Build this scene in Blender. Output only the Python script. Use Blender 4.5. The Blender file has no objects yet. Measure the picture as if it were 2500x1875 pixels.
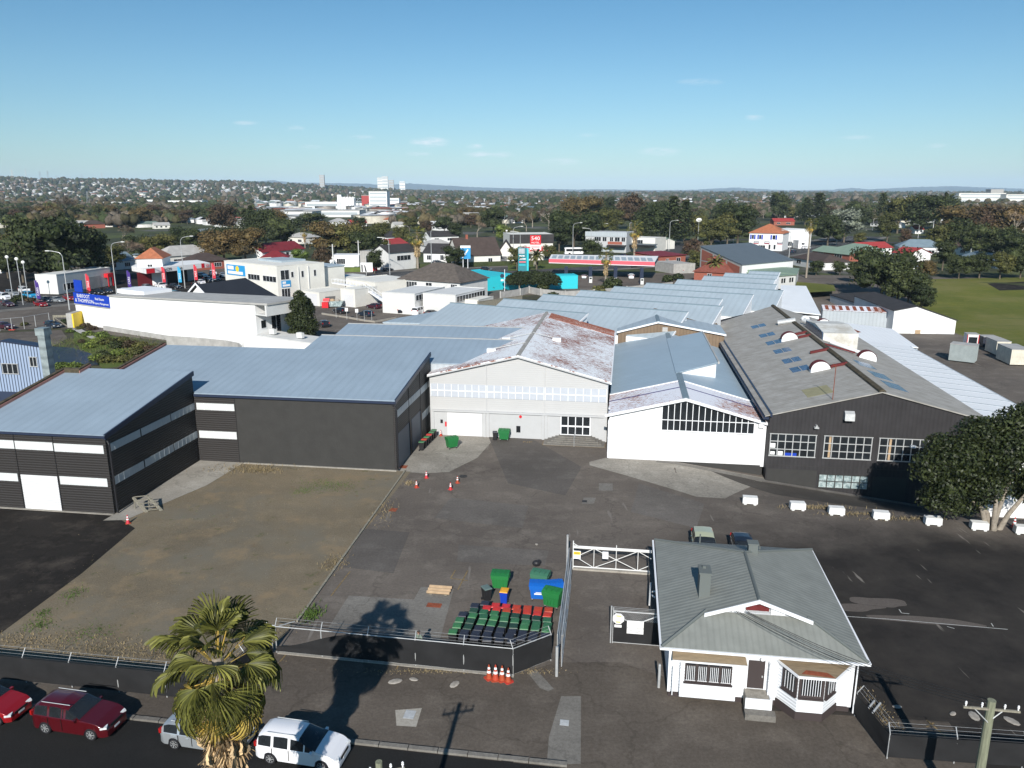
import bpy, bmesh, math, random
import numpy as np
from mathutils import Vector, Matrix
R_ = math.radians
sc = bpy.context.scene
COL = sc.collection
# ---------------- camera, world, sun, exposure ----------------
FPX, CAMH, HORY = 1900.0, 28.5, 468.0
PIT = math.atan((937.5 - HORY) / FPX)
cam_d = bpy.data.cameras.new('camera'); cam = bpy.data.objects.new('camera', cam_d); COL.objects.link(cam)
cam.location = (0, 0, CAMH); cam.rotation_euler = (math.pi / 2 - PIT, 0, 0)
cam_d.sensor_width = 36; cam_d.lens = 36 * FPX / 2500; cam_d.clip_start = 0.5; cam_d.clip_end = 60000
sc.camera = cam
SUN_EL, SUN_DIR = R_(29.9), R_(6.4)          # shadows run away from the camera, slightly to the right
w = bpy.data.worlds.new('World'); sc.world = w; w.use_nodes = True
nt = w.node_tree; nt.nodes.clear()
out = nt.nodes.new('ShaderNodeOutputWorld'); bg = nt.nodes.new('ShaderNodeBackground')
sky = nt.nodes.new('ShaderNodeTexSky'); sky.sky_type = 'NISHITA'; sky.sun_disc = False
sky.sun_elevation = SUN_EL; sky.sun_rotation = math.pi + SUN_DIR
sky.air_density = 1.0; sky.dust_density = 0.3; sky.ozone_density = 2.6; sky.altitude = 20
bg.inputs['Strength'].default_value = 0.085
# a few thin low clouds, as part of the sky itself (direction only)
tc = nt.nodes.new('ShaderNodeTexCoord'); mp = nt.nodes.new('ShaderNodeMapping'); mp.inputs['Scale'].default_value = (22, 22, 90)
nz = nt.nodes.new('ShaderNodeTexNoise'); nz.inputs['Scale'].default_value = 1.9; nz.inputs['Detail'].default_value = 5
nz.inputs['Roughness'].default_value = .6
rp = nt.nodes.new('ShaderNodeValToRGB'); rp.color_ramp.elements[0].position = .38; rp.color_ramp.elements[1].position = .62
sep = nt.nodes.new('ShaderNodeSeparateXYZ')
def wm(op, a, b, c=None):
    n = nt.nodes.new('ShaderNodeMath'); n.operation = op
    for k, v in enumerate((a, b, c)):
        if v is None: continue
        if hasattr(v, 'links'): nt.links.new(v, n.inputs[k])
        else: n.inputs[k].default_value = v
    return n.outputs[0]
waz = wm('DIVIDE', sep.outputs[0], sep.outputs[1]); wel = wm('DIVIDE', sep.outputs[2], sep.outputs[1]); cmask = None
for cx,cy,cw_,ch_,ca_ in((1050,347,52,13,1),(1195,377,66,9,.8),(1158,357,22,7,.75),(1612,370,56,11,.7),(1370,395,56,10,.5),(1020,376,34,6,.6),(715,313,30,7,.6),(600,300,34,6,.45),(1840,287,28,7,.55),(755,359,32,6,.45),(845,369,18,5,.45),(885,335,36,6,.45),(1710,200,60,9,.3),(2280,355,40,7,.4),(2090,335,50,6,.35),(1440,330,30,5,.3)):
    v_ = (cy - 937.5) / FPX; D_ = math.cos(PIT) - v_ * math.sin(PIT); a0 = (cx - 1250) / FPX / D_; e0 = -(math.sin(PIT) + v_ * math.cos(PIT)) / D_
    da=wm('MULTIPLY',wm('SUBTRACT',waz,a0),FPX/cw_); de=wm('MULTIPLY',wm('SUBTRACT',wel,e0),FPX/ch_); q_=wm('MULTIPLY_ADD',wm('ADD',wm('MULTIPLY',da,da),wm('MULTIPLY',de,de)),-ca_,ca_); cmask=q_ if cmask is None else wm('MAXIMUM',cmask,q_)
mul=nt.nodes.new('ShaderNodeMath'); mul.operation='MULTIPLY'; mul2=nt.nodes.new('ShaderNodeMath'); mul2.operation='MULTIPLY'; mul2.inputs[1].default_value=.8
mx = nt.nodes.new('ShaderNodeMixRGB'); mx.inputs[2].default_value = (9.4, 9.8, 10.4, 1)
L = nt.links.new
L(tc.outputs['Generated'], mp.inputs[0]); L(mp.outputs[0], nz.inputs['Vector']); L(nz.outputs['Fac'], rp.inputs[0])
L(tc.outputs['Generated'],sep.inputs[0]); mul.operation='MULTIPLY'; mul.use_clamp=True; L(wm('MAXIMUM',cmask,0.0),mul.inputs[0]); L(rp.outputs[0],mul.inputs[1]); L(mul.outputs[0],mul2.inputs[0])
tr_=nt.nodes.new('ShaderNodeValToRGB'); tr_.color_ramp.elements[0].color=(.71,.88,1,1); tr_.color_ramp.elements[1].position=.3; tr_.color_ramp.elements[1].color=(.40,.785,.92,1)
e=tr_.color_ramp.elements.new(.127); e.color=(.63,.885,.98,1); tm=nt.nodes.new('ShaderNodeMixRGB'); tm.blend_type='MULTIPLY'; tm.inputs[0].default_value=1
L(sep.outputs[2], tr_.inputs[0]); L(sky.outputs[0], tm.inputs[1]); L(tr_.outputs[0], tm.inputs[2])
L(mul2.outputs[0], mx.inputs[0]); L(tm.outputs[0], mx.inputs[1]); L(mx.outputs[0], bg.inputs[0]); L(bg.outputs[0], out.inputs[0])
sd = bpy.data.lights.new('sun', 'SUN'); sd.energy = 5.0; sd.angle = R_(.5); sd.color = (1, .955, .89)
so = bpy.data.objects.new('sun', sd); COL.objects.link(so)
ldir = Vector((math.sin(SUN_DIR) * math.cos(SUN_EL), math.cos(SUN_DIR) * math.cos(SUN_EL), -math.sin(SUN_EL)))
so.rotation_euler = ldir.to_track_quat('-Z', 'Y').to_euler(); so.location = (0, -50, 80)
sc.view_settings.view_transform = 'Standard'; sc.view_settings.look = 'None'; sc.view_settings.exposure = 0.22; sc.view_settings.gamma = 1
sc.render.resolution_x = 1024; sc.render.resolution_y = 768
sc.cycles.max_bounces = 5; sc.cycles.diffuse_bounces = 2; sc.cycles.glossy_bounces = 2; sc.cycles.transparent_max_bounces = 12; sc.cycles.volume_bounces = 0
# ---------------- photo pixel -> place on a level ----------------
def G(px, py, z=0.0):
    u = (px - 1250) / FPX; v = (py - 937.5) / FPX
    d = (u, math.cos(PIT) - v * math.sin(PIT), -(math.sin(PIT) + v * math.cos(PIT)))
    t = (z - CAMH) / d[2]
    return (d[0] * t, d[1] * t)
A8 = R_(8.2); CA, SA = math.cos(A8), math.sin(A8)
def w2s(x, y): return (x * CA - y * SA, x * SA + y * CA)
def s2w(U, W_): return (U * CA + W_ * SA, -U * SA + W_ * CA)
def S(px, py, z=0.0): return w2s(*G(px, py, z))
def sm(t): t = max(0, min(1, t)); return t * t * (3 - 2 * t)
def gzs(U, W_):       # yard falls away into the ramp and the low ground on the right
    d = max(0, min(1, (U - 6) / 29.0)); return -3.5 * d * sm((W_ - 69) / 11.0) * (1 - sm((W_ - 210) / 70.0))
def gz(x, y): return gzs(*w2s(x, y))
def far_h(x, y):
    a = x / max(y, 1.0)
    h = np.interp(a, [-.75, -.66, -.6, -.5, -.42, -.34, -.25, -.18, -.1, 0, .7], [118, 112, 92, 88, 78, 74, 52, 34, 16, 8, 8])
    return h * sm((y - 2300) / 2600.0)
def GT(px, py):       # pixel to sloping ground
    z = 0
    for _ in range(25):
        x, y = G(px, py, z); z = .5 * z + .5 * gz(x, y)
    return (x, y, gz(x, y))
def G3(px, py, z=0.0): x, y = G(px, py, z); return (x, y, z)
# ---------------- mesh builder ----------------
class MB:
    def __init__(s): s.v = []; s.f = []; s.m = []
    def face(s, pts, m=0):
        n = len(s.v); s.v += [tuple(p) for p in pts]; s.f.append(tuple(range(n, n + len(pts)))); s.m.append(m); return s
    def box(s, x0, x1, y0, y1, z0, z1, m=0):
        n = len(s.v)
        s.v += [(x0, y0, z0), (x1, y0, z0), (x1, y1, z0), (x0, y1, z0), (x0, y0, z1), (x1, y0, z1), (x1, y1, z1), (x0, y1, z1)]
        for q in ((0, 3, 2, 1), (4, 5, 6, 7), (0, 1, 5, 4), (1, 2, 6, 5), (2, 3, 7, 6), (3, 0, 4, 7)):
            s.f.append(tuple(n + i for i in q)); s.m.append(m)
        return s
    def rbox(s, c, hx, hy, hz, a=0.0, m=0, tilt=0.0):
        n = len(s.v); ca, sa = math.cos(a), math.sin(a)
        for dz in (-hz, hz):
            for dx, dy in ((-hx, -hy), (hx, -hy), (hx, hy), (-hx, hy)):
                x, y, z = dx, dy, dz
                if tilt: x, z = x * math.cos(tilt) - z * math.sin(tilt), x * math.sin(tilt) + z * math.cos(tilt)
                s.v.append((c[0] + x * ca - y * sa, c[1] + x * sa + y * ca, c[2] + z))
        for q in ((0, 3, 2, 1), (4, 5, 6, 7), (0, 1, 5, 4), (1, 2, 6, 5), (2, 3, 7, 6), (3, 0, 4, 7)):
            s.f.append(tuple(n + i for i in q)); s.m.append(m)
        return s
    def prism(s, pts, z0, z1, m=0, cap=True):       # pts: (x,y) counter-clockwise, extruded up
        n = len(s.v); k = len(pts)
        s.v += [(p[0], p[1], z0) for p in pts] + [(p[0], p[1], z1) for p in pts]
        for i in range(k): s.f.append((n + i, n + (i + 1) % k, n + k + (i + 1) % k, n + k + i)); s.m.append(m)
        if cap:
            s.f.append(tuple(n + k + i for i in range(k))); s.m.append(m)
            s.f.append(tuple(n + i for i in reversed(range(k)))); s.m.append(m)
        return s
    def prof(s, pts, y0, y1, m=0, axis='y'):       # pts: (x,z) profile extruded along y (or (y,z) along x)
        n = len(s.v); k = len(pts)
        if axis == 'y': s.v += [(p[0], y0, p[1]) for p in pts] + [(p[0], y1, p[1]) for p in pts]
        else: s.v += [(y0, p[0], p[1]) for p in pts] + [(y1, p[0], p[1]) for p in pts]
        for i in range(k): s.f.append((n + i, n + (i + 1) % k, n + k + (i + 1) % k, n + k + i)); s.m.append(m)
        s.f.append(tuple(n + k + i for i in range(k))); s.m.append(m)
        s.f.append(tuple(n + i for i in reversed(range(k)))); s.m.append(m)
        return s
    def slab(s, pts, t, m=0):                     # any planar polygon given a thickness downwards
        n = len(s.v); k = len(pts)
        s.v += [tuple(p) for p in pts] + [(p[0], p[1], p[2] - t) for p in pts]
        s.f.append(tuple(range(n, n + k))); s.m.append(m)
        s.f.append(tuple(n + k + i for i in reversed(range(k)))); s.m.append(m)
        for i in range(k): s.f.append((n + (i + 1) % k, n + i, n + k + i, n + k + (i + 1) % k)); s.m.append(m)
        return s
    def tube(s, p, q, r, n=6, r2=None, m=0, cap=True):
        p = Vector(p); q = Vector(q); d = (q - p)
        if d.length < 1e-6: return s
        d.normalize(); a = d.orthogonal().normalized(); b = d.cross(a); r2 = r if r2 is None else r2
        k = len(s.v)
        for i in range(n):
            t = 2 * math.pi * i / n; o = a * math.cos(t) + b * math.sin(t); s.v.append(tuple(p + o * r))
        for i in range(n):
            t = 2 * math.pi * i / n; o = a * math.cos(t) + b * math.sin(t); s.v.append(tuple(q + o * r2))
        for i in range(n): s.f.append((k + i, k + (i + 1) % n, k + n + (i + 1) % n, k + n + i)); s.m.append(m)
        if cap: s.f.append(tuple(k + i for i in reversed(range(n)))); s.f.append(tuple(k + n + i for i in range(n))); s.m += [m, m]
        return s
    def path(s, pts, r, n=6, m=0):
        for a, b in zip(pts[:-1], pts[1:]): s.tube(a, b, r, n, m=m)
        return s
    def lathe(s, prof, c=(0, 0, 0), n=12, m=0):      # prof (r,z)
        k = len(s.v)
        for r, z in prof:
            for i in range(n): t = 2 * math.pi * i / n; s.v.append((c[0] + r * math.cos(t), c[1] + r * math.sin(t), c[2] + z))
        for j in range(len(prof) - 1):
            for i in range(n): s.f.append((k + j * n + i, k + j * n + (i + 1) % n, k + (j + 1) * n + (i + 1) % n, k + (j + 1) * n + i)); s.m.append(m)
        s.f.append(tuple(k + i for i in reversed(range(n)))); s.m.append(m)
        j = len(prof) - 1; s.f.append(tuple(k + j * n + i for i in range(n))); s.m.append(m)
        return s
    def ball(s, c, rx, ry, rz, n=10, rings=6, m=0):
        return s.lathe_e(c, rx, ry, rz, n, rings, m)
    def lathe_e(s, c, rx, ry, rz, n, rings, m):
        k = len(s.v)
        for j in range(rings + 1):
            ph = math.pi * (j / rings) ; rr = max(math.sin(ph), .02); z = -math.cos(ph)
            for i in range(n): t = 2 * math.pi * i / n; s.v.append((c[0] + rx * rr * math.cos(t), c[1] + ry * rr * math.sin(t), c[2] + rz * z))
        for j in range(rings):
            for i in range(n): s.f.append((k + j * n + i, k + j * n + (i + 1) % n, k + (j + 1) * n + (i + 1) % n, k + (j + 1) * n + i)); s.m.append(m)
        return s
def mesh_from(name, mb, mats, off=(0, 0, 0), smooth=False, ang=35):
    me = bpy.data.meshes.new(name)
    me.from_pydata([(p[0] - off[0], p[1] - off[1], p[2] - off[2]) for p in mb.v], [], mb.f)
    if not isinstance(mats, (list, tuple)): mats = [mats]
    for m in mats: me.materials.append(m)
    if len(mats) > 1: me.polygons.foreach_set('material_index', mb.m)
    if smooth:
        bm = bmesh.new(); bm.from_mesh(me); bmesh.ops.remove_doubles(bm, verts=bm.verts, dist=.0008); bm.to_mesh(me); bm.free()
        me.polygons.foreach_set('use_smooth', [True] * len(me.polygons)); me.set_sharp_from_angle(angle=R_(ang))
    me.update(); return me
def mesh_np(name, V, F, mat, smooth=False, colors=None):   # V (n,3), F (m,k) arrays
    me = bpy.data.meshes.new(name); n, k = F.shape
    me.vertices.add(len(V)); me.vertices.foreach_set('co', V.astype(np.float32).ravel())
    me.loops.add(n * k); me.loops.foreach_set('vertex_index', F.astype(np.int32).ravel())
    me.polygons.add(n); me.polygons.foreach_set('loop_start', np.arange(0, n * k, k, dtype=np.int32))
    me.update(calc_edges=True)
    if colors is not None:
        ca = me.color_attributes.new('tint', 'FLOAT_COLOR', 'POINT'); ca.data.foreach_set('color', colors.astype(np.float32).ravel())
    if smooth: me.polygons.foreach_set('use_smooth', [True] * n)
    for m in (mat if isinstance(mat, (list, tuple)) else [mat]): me.materials.append(m)
    return me
def tag(o, label=None, cat=None, group=None, kind=None):
    if label: o['label'] = label
    if cat: o['category'] = cat
    if group: o['group'] = group
    if kind: o['kind'] = kind
    return o
def link(name, me, parent=None):
    o = bpy.data.objects.new(name, me); COL.objects.link(o)
    if parent is not None: o.parent = parent
    return o
class T:
    def __init__(s, name, label, cat, loc=(0, 0, 0), rz=0.0, group=None, off=(0, 0, 0)):
        s.e = link(name, None); s.e.location = loc; s.e.rotation_euler = (0, 0, rz); s.off = off; s.e.empty_display_size = .3
        tag(s.e, label, cat, group)
    def part(s, name, mb, mat, parent=None, label=None, smooth=False, ang=35):
        o = link(name, mesh_from(name, mb, mat, s.off, smooth, ang), parent or s.e)
        if label: o['label'] = label
        return o
def ST(name, label, cat, U0, W0, z0=0.0, group=None):   # a thing in the site grid; geometry given in absolute site coordinates
    x, y = s2w(U0, W0); return T(name, label, cat, (x, y, z0), -A8, group, (U0, W0, z0))
def one(name, mb, mat, label, cat, group=None, kind=None, loc=(0, 0, 0), rz=0, off=(0, 0, 0), smooth=False, ang=35):
    o = link(name, mesh_from(name, mb, mat, off, smooth, ang)); o.location = loc; o.rotation_euler = (0, 0, rz)
    return tag(o, label, cat, group, kind)
def ones(name, mb, mat, label, cat, U0, W0, z0=0.0, group=None, smooth=False):
    x, y = s2w(U0, W0); return one(name, mb, mat, label, cat, group, None, (x, y, z0), -A8, (U0, W0, z0), smooth)
CH = {}
def copy_tree(o, parent=None):
    c = o.copy(); COL.objects.link(c); c.parent = parent
    for ch in list(o.children): copy_tree(ch, c)
    return c
def place(proto, loc, rz, label, group=None, scale=None, first=[set()]):
    key = proto.name
    if key not in first[0]: o = proto; first[0].add(key)
    else: o = copy_tree(proto)
    o.location = loc; o.rotation_euler = (0, 0, rz)
    if scale: o.scale = scale if isinstance(scale, (tuple, list)) else (scale,) * 3
    o['label'] = label
    if group: o['group'] = group
    return o
def text_mb(txt, size, depth=.01, align='CENTER'):
    cu = bpy.data.curves.new('t', 'FONT'); cu.body = txt; cu.size = size; cu.extrude = depth; cu.align_x = align; cu.resolution_u = 2; cu.space_line = .95
    o = bpy.data.objects.new('t', cu); COL.objects.link(o)
    dg = bpy.context.evaluated_depsgraph_get(); me = bpy.data.meshes.new_from_object(o.evaluated_get(dg))
    mb = MB(); mb.v = [tuple(v.co) for v in me.vertices]; mb.f = [tuple(p.vertices) for p in me.polygons]; mb.m = [0] * len(mb.f)
    bpy.data.objects.remove(o); bpy.data.curves.remove(cu); bpy.data.meshes.remove(me); return mb
def xf(mb, M):
    mb.v = [tuple(M @ Vector(p)) for p in mb.v]; return mb
def stand(mb, c, ang=0.0, bold=1.0):      # text in xy-plane -> standing, facing -y rotated by ang, centred at c
    M = Matrix.Translation(c) @ Matrix.Rotation(ang, 4, 'Z') @ Matrix.Rotation(math.pi / 2, 4, 'X') @ Matrix.Scale(bold, 4, (1, 0, 0)); return xf(mb, M)
# ---------------- materials ----------------
def mat(name, col, rough=.7, metal=0.0, spec=.3, var=0.0, vscale=1.0, bump=0.0, bscale=20.0, col2=None, stretch=(1, 1, 1), rand=0.0, emis=None, alpha=None):
    m = bpy.data.materials.new(name); m.use_nodes = True; t = m.node_tree; b = t.nodes['Principled BSDF']
    b.inputs['Base Color'].default_value = (*col, 1); b.inputs['Roughness'].default_value = rough; b.inputs['Metallic'].default_value = metal
    b.inputs['Specular IOR Level'].default_value = spec
    if alpha is not None: b.inputs['Alpha'].default_value = alpha
    tcn = t.nodes.new('ShaderNodeTexCoord'); mpn = t.nodes.new('ShaderNodeMapping'); mpn.inputs['Scale'].default_value = stretch
    t.links.new(tcn.outputs['Object'], mpn.inputs[0]); last = None
    if var or col2:
        n=t.nodes.new('ShaderNodeTexNoise'); n.inputs['Scale'].default_value=vscale; n.inputs['Detail'].default_value=6; n.inputs['Roughness'].default_value=.65
        t.links.new(mpn.outputs[0], n.inputs['Vector'])
        rmp=t.nodes.new('ShaderNodeValToRGB'); c2=col2 or tuple(c*(1-var) for c in col); c1=col if col2 else tuple(min(1,c*(1+var*.6)) for c in col)
        rmp.color_ramp.elements[0].position = .35; rmp.color_ramp.elements[1].position = .68
        rmp.color_ramp.elements[0].color = (*c2, 1); rmp.color_ramp.elements[1].color = (*c1, 1)
        t.links.new(n.outputs['Fac'], rmp.inputs[0]); t.links.new(rmp.outputs[0], b.inputs['Base Color']); last = rmp.outputs[0]
    if rand:
        oi = t.nodes.new('ShaderNodeObjectInfo'); hs = t.nodes.new('ShaderNodeHueSaturation'); mr = t.nodes.new('ShaderNodeMapRange')
        mr.inputs['To Min'].default_value = 1 - rand; mr.inputs['To Max'].default_value = 1 + rand
        t.links.new(oi.outputs['Random'], mr.inputs[0]); t.links.new(mr.outputs[0], hs.inputs['Value'])
        mr2 = t.nodes.new('ShaderNodeMapRange'); mr2.inputs['To Min'].default_value = .5 + rand * .06; mr2.inputs['To Max'].default_value = .5 - rand * .06
        t.links.new(oi.outputs['Random'], mr2.inputs[0]); t.links.new(mr2.outputs[0], hs.inputs['Hue'])
        if last: t.links.new(last, hs.inputs['Color'])
        else: hs.inputs['Color'].default_value = (*col, 1)
        t.links.new(hs.outputs[0], b.inputs['Base Color'])
    if bump:
        n2 = t.nodes.new('ShaderNodeTexNoise'); n2.inputs['Scale'].default_value = bscale; n2.inputs['Detail'].default_value = 4
        t.links.new(mpn.outputs[0],n2.inputs['Vector']); bp=t.nodes.new('ShaderNodeBump'); bp.inputs['Strength'].default_value=bump; bp.inputs['Distance'].default_value=.05
        t.links.new(n2.outputs['Fac'], bp.inputs['Height']); t.links.new(bp.outputs[0], b.inputs['Normal'])
    if emis: b.inputs['Emission Color'].default_value = (*emis, 1); b.inputs['Emission Strength'].default_value = 1
    return m
def ribbed(name, col, axis='X', period=.9, depth=.25, dark=.12, rough=.5, var=.1, vscale=.25, metal=0.0, spec=.3, duty=.5, col2=None, ang=0.0, streak=None):
    """sheet cladding: faint dark seams every `period` metres plus slow weathering"""
    m = mat(name, col, rough, metal, spec, var, vscale, col2=col2); t = m.node_tree; b = t.nodes['Principled BSDF']
    src = b.inputs['Base Color'].links[0].from_socket if b.inputs['Base Color'].links else None
    if streak:
        g0=t.nodes.new('ShaderNodeTexCoord'); f0=noise(t,g0.outputs['Object'],.9,7,.7,.42,.75,streak); src=nodes_mix(t,f0,src,tuple(c*.90 for c in col))
    tcn = t.nodes.new('ShaderNodeTexCoord'); mpn = t.nodes.new('ShaderNodeMapping'); mpn.inputs['Rotation'].default_value = (0, 0, ang)
    wv = t.nodes.new('ShaderNodeTexWave')
    wv.wave_type='BANDS'; wv.bands_direction=axis; wv.inputs['Scale'].default_value=2*math.pi/period/20.0; wv.inputs['Distortion'].default_value=0
    t.links.new(tcn.outputs['Object'], mpn.inputs[0]); t.links.new(mpn.outputs[0], wv.inputs['Vector'])
    r=t.nodes.new('ShaderNodeValToRGB'); r.color_ramp.elements[0].position=0; r.color_ramp.elements[0].color=(1-dark,)*3+(1,); r.color_ramp.elements[1].position=duty; r.color_ramp.elements[1].color=(1,1,1,1)
    mm = t.nodes.new('ShaderNodeMixRGB'); mm.blend_type = 'MULTIPLY'; mm.inputs[0].default_value = 1
    t.links.new(wv.outputs['Fac'], r.inputs[0]); t.links.new(r.outputs[0], mm.inputs[2])
    if src: t.links.new(src, mm.inputs[1])
    else: mm.inputs[1].default_value = (*col, 1)
    t.links.new(mm.outputs[0], b.inputs['Base Color'])
    if depth:
        bp = t.nodes.new('ShaderNodeBump'); bp.inputs['Strength'].default_value = depth; bp.inputs['Distance'].default_value = .04
        t.links.new(wv.outputs['Fac'], bp.inputs['Height']); t.links.new(bp.outputs[0], b.inputs['Normal'])
    return m
def nodes_mix(t, fac, c1, c2, blend='MIX'):
    n = t.nodes.new('ShaderNodeMixRGB'); n.blend_type = blend
    for i, x in ((0, fac), (1, c1), (2, c2)):
        if hasattr(x, 'links'): t.links.new(x, n.inputs[i])
        elif i == 0: n.inputs[0].default_value = x
        else: n.inputs[i].default_value = (*x, 1)
    return n.outputs[0]
def noise(t, vec, scale, detail=6, rough=.6, lo=.4, hi=.6, stretch=None):
    if stretch:
        mp_ = t.nodes.new('ShaderNodeMapping'); mp_.inputs['Scale'].default_value = stretch; t.links.new(vec, mp_.inputs[0]); vec = mp_.outputs[0]
    n=t.nodes.new('ShaderNodeTexNoise'); n.inputs['Scale'].default_value=scale; n.inputs['Detail'].default_value=detail; n.inputs['Roughness'].default_value=rough
    t.links.new(vec,n.inputs['Vector']); r=t.nodes.new('ShaderNodeMapRange'); r.inputs['From Min'].default_value=lo; r.inputs['From Max'].default_value=hi
    t.links.new(n.outputs['Fac'], r.inputs[0]); return r.outputs[0]
def ground_mat(name, base, dark, light, stain=.6, grit=.5, gs=6.0, crack=False, extra=None, rough=.9):
    m = bpy.data.materials.new(name); m.use_nodes = True; t = m.node_tree; b = t.nodes['Principled BSDF']
    b.inputs['Roughness'].default_value = rough; b.inputs['Specular IOR Level'].default_value = .12
    g = t.nodes.new('ShaderNodeNewGeometry'); P = g.outputs['Position']
    c = nodes_mix(t, noise(t, P, .06, 8, .6, .4, .62), base, dark)
    f=noise(t,P,.35,8,.7,.5,.72); mth=t.nodes.new('ShaderNodeMath'); mth.operation='MULTIPLY'; mth.inputs[1].default_value=stain; t.links.new(f,mth.inputs[0])
    c = nodes_mix(t, mth.outputs[0], c, light)
    f=noise(t,P,.16,6,.7,.52,.75,(1,3.5,1)); mth=t.nodes.new('ShaderNodeMath'); mth.operation='MULTIPLY'; mth.inputs[1].default_value=stain; t.links.new(f,mth.inputs[0])
    c = nodes_mix(t, mth.outputs[0], c, dark)
    f=noise(t,P,gs,8,.8,.35,.65); c2=nodes_mix(t,f,tuple([1-grit*.5]*3),tuple([1+grit*.5]*3)); c=nodes_mix(t,1.0,c,c2,'MULTIPLY')
    if crack:
        v = t.nodes.new('ShaderNodeTexVoronoi'); v.feature = 'DISTANCE_TO_EDGE'; v.inputs['Scale'].default_value = .11
        wn = t.nodes.new('ShaderNodeTexNoise'); wn.inputs['Scale'].default_value = .6; wn.inputs['Detail'].default_value = 5
        t.links.new(P, wn.inputs['Vector']); ad = t.nodes.new('ShaderNodeVectorMath'); ad.operation = 'MULTIPLY_ADD'; ad.inputs[1].default_value = (3, 3, 3)
        t.links.new(wn.outputs['Color'], ad.inputs[0]); t.links.new(P, ad.inputs[2]); t.links.new(ad.outputs[0], v.inputs['Vector'])
        mr = t.nodes.new('ShaderNodeMapRange'); mr.inputs['From Min'].default_value = .003; mr.inputs['From Max'].default_value = .012
        mr.inputs['To Min'].default_value = .82; mr.inputs['To Max'].default_value = 1; t.links.new(v.outputs['Distance'], mr.inputs[0])
        c = nodes_mix(t, 1.0, c, mr.outputs[0], 'MULTIPLY')
    if extra: c = extra(t, P, c)
    t.links.new(c, b.inputs['Base Color'])
    bp = t.nodes.new('ShaderNodeBump'); bp.inputs['Strength'].default_value = .35; bp.inputs['Distance'].default_value = .03
    n = t.nodes.new('ShaderNodeTexNoise'); n.inputs['Scale'].default_value = 9; n.inputs['Detail'].default_value = 6; t.links.new(P, n.inputs['Vector'])
    t.links.new(n.outputs['Fac'], bp.inputs['Height']); t.links.new(bp.outputs[0], b.inputs['Normal'])
    return m
def tint_mat(name, rough=.85, var=.35, vs=.6):
    m=bpy.data.materials.new(name); m.use_nodes=True; t=m.node_tree; b=t.nodes['Principled BSDF']; b.inputs['Roughness'].default_value=rough; b.inputs['Specular IOR Level'].default_value=.1
    a = t.nodes.new('ShaderNodeVertexColor'); a.layer_name = 'tint'; g = t.nodes.new('ShaderNodeNewGeometry')
    f = noise(t, g.outputs['Position'], vs, 5, .7, .35, .65); c2 = nodes_mix(t, f, (1 - var,) * 3, (1 + var,) * 3)
    t.links.new(nodes_mix(t, 1.0, a.outputs['Color'], c2, 'MULTIPLY'), b.inputs['Base Color']); return m
def rust_mat(name, paint, rust, amount, axis_stretch=(.5, 3.5, 1)):
    m=bpy.data.materials.new(name); m.use_nodes=True; t=m.node_tree; b=t.nodes['Principled BSDF']; b.inputs['Roughness'].default_value=.7; b.inputs['Specular IOR Level'].default_value=.2
    tcn = t.nodes.new('ShaderNodeTexCoord'); P = tcn.outputs['Object']
    big = noise(t, P, .14, 3, .5, .35, .68); fine = noise(t, P, 4.2, 4, .62, .0, 1, axis_stretch)
    a=t.nodes.new('ShaderNodeMath'); a.operation='MULTIPLY_ADD'; a.inputs[1].default_value=.22; t.links.new(big,a.inputs[0]); t.links.new(fine,a.inputs[2])
    mr=t.nodes.new('ShaderNodeMapRange'); mr.inputs['From Min'].default_value=1-amount; mr.inputs['From Max'].default_value=1-amount+.035; t.links.new(a.outputs[0],mr.inputs[0])
    f2 = noise(t, P, 5, 5, .7, .35, .65); rc = nodes_mix(t, f2, rust, tuple(min(1, c * 1.9 + .05) for c in rust))
    t.links.new(nodes_mix(t, mr.outputs[0], paint, rc), b.inputs['Base Color']); return m
M = {}
def _yard(t, P, c):
    s = t.nodes.new('ShaderNodeSeparateXYZ'); t.links.new(P, s.inputs[0]); wn = noise(t, P, .09, 6, .65, .3, .7); fs = []
    for o_, a_, b_ in ((0, 9, 17), (1, 66, 58)):       # darker, older seal over the right hand yard
        m1=t.nodes.new('ShaderNodeMath'); m1.operation='MULTIPLY_ADD'; m1.inputs[1].default_value=7; t.links.new(wn,m1.inputs[0]); t.links.new(s.outputs[o_],m1.inputs[2])
        m2=t.nodes.new('ShaderNodeMapRange'); m2.inputs['From Min'].default_value=a_+3.5; m2.inputs['From Max'].default_value=b_+3.5; t.links.new(m1.outputs[0],m2.inputs[0]); fs.append(m2.outputs[0])
    m3 = t.nodes.new('ShaderNodeMath'); m3.operation = 'MULTIPLY'; t.links.new(fs[0], m3.inputs[0]); t.links.new(fs[1], m3.inputs[1])
    c = nodes_mix(t, m3.outputs[0], c, nodes_mix(t, noise(t, P, .2, 7, .7, .4, .7), (.026, .0235, .022), (.054, .048, .042)))
    f = noise(t, P, 1.3, 3, .5, .68, .72, (1, .12, 1)); return nodes_mix(t, f, c, (.19, .17, .15))
M['asphalt'] = ground_mat('asphalt', (.152, .131, .112), (.108, .093, .081), (.205, .180, .154), .85, .35, 5, True, _yard)
M['asphalt_dark'] = ground_mat('asphalt_dark', (.028, .0245, .0215), (.018, .016, .0145), (.070, .059, .049), .95, .35, 5, True)
M['road'] = ground_mat('road_asphalt', (.021, .021, .0205), (.016, .016, .016), (.030, .029, .028), .5, .4, 9)
M['path'] = ground_mat('footpath', (.122, .103, .085), (.080, .068, .057), (.18, .155, .13), .6, .45, 5, True)
M['apron'] = ground_mat('apron_concrete', (.315, .29, .25), (.21, .195, .168), (.40, .375, .33), .8, .5, 4, True)
M['conc'] = ground_mat('concrete', (.36, .335, .29), (.25, .23, .20), (.45, .42, .38), .6, .35, 5, True)
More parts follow.
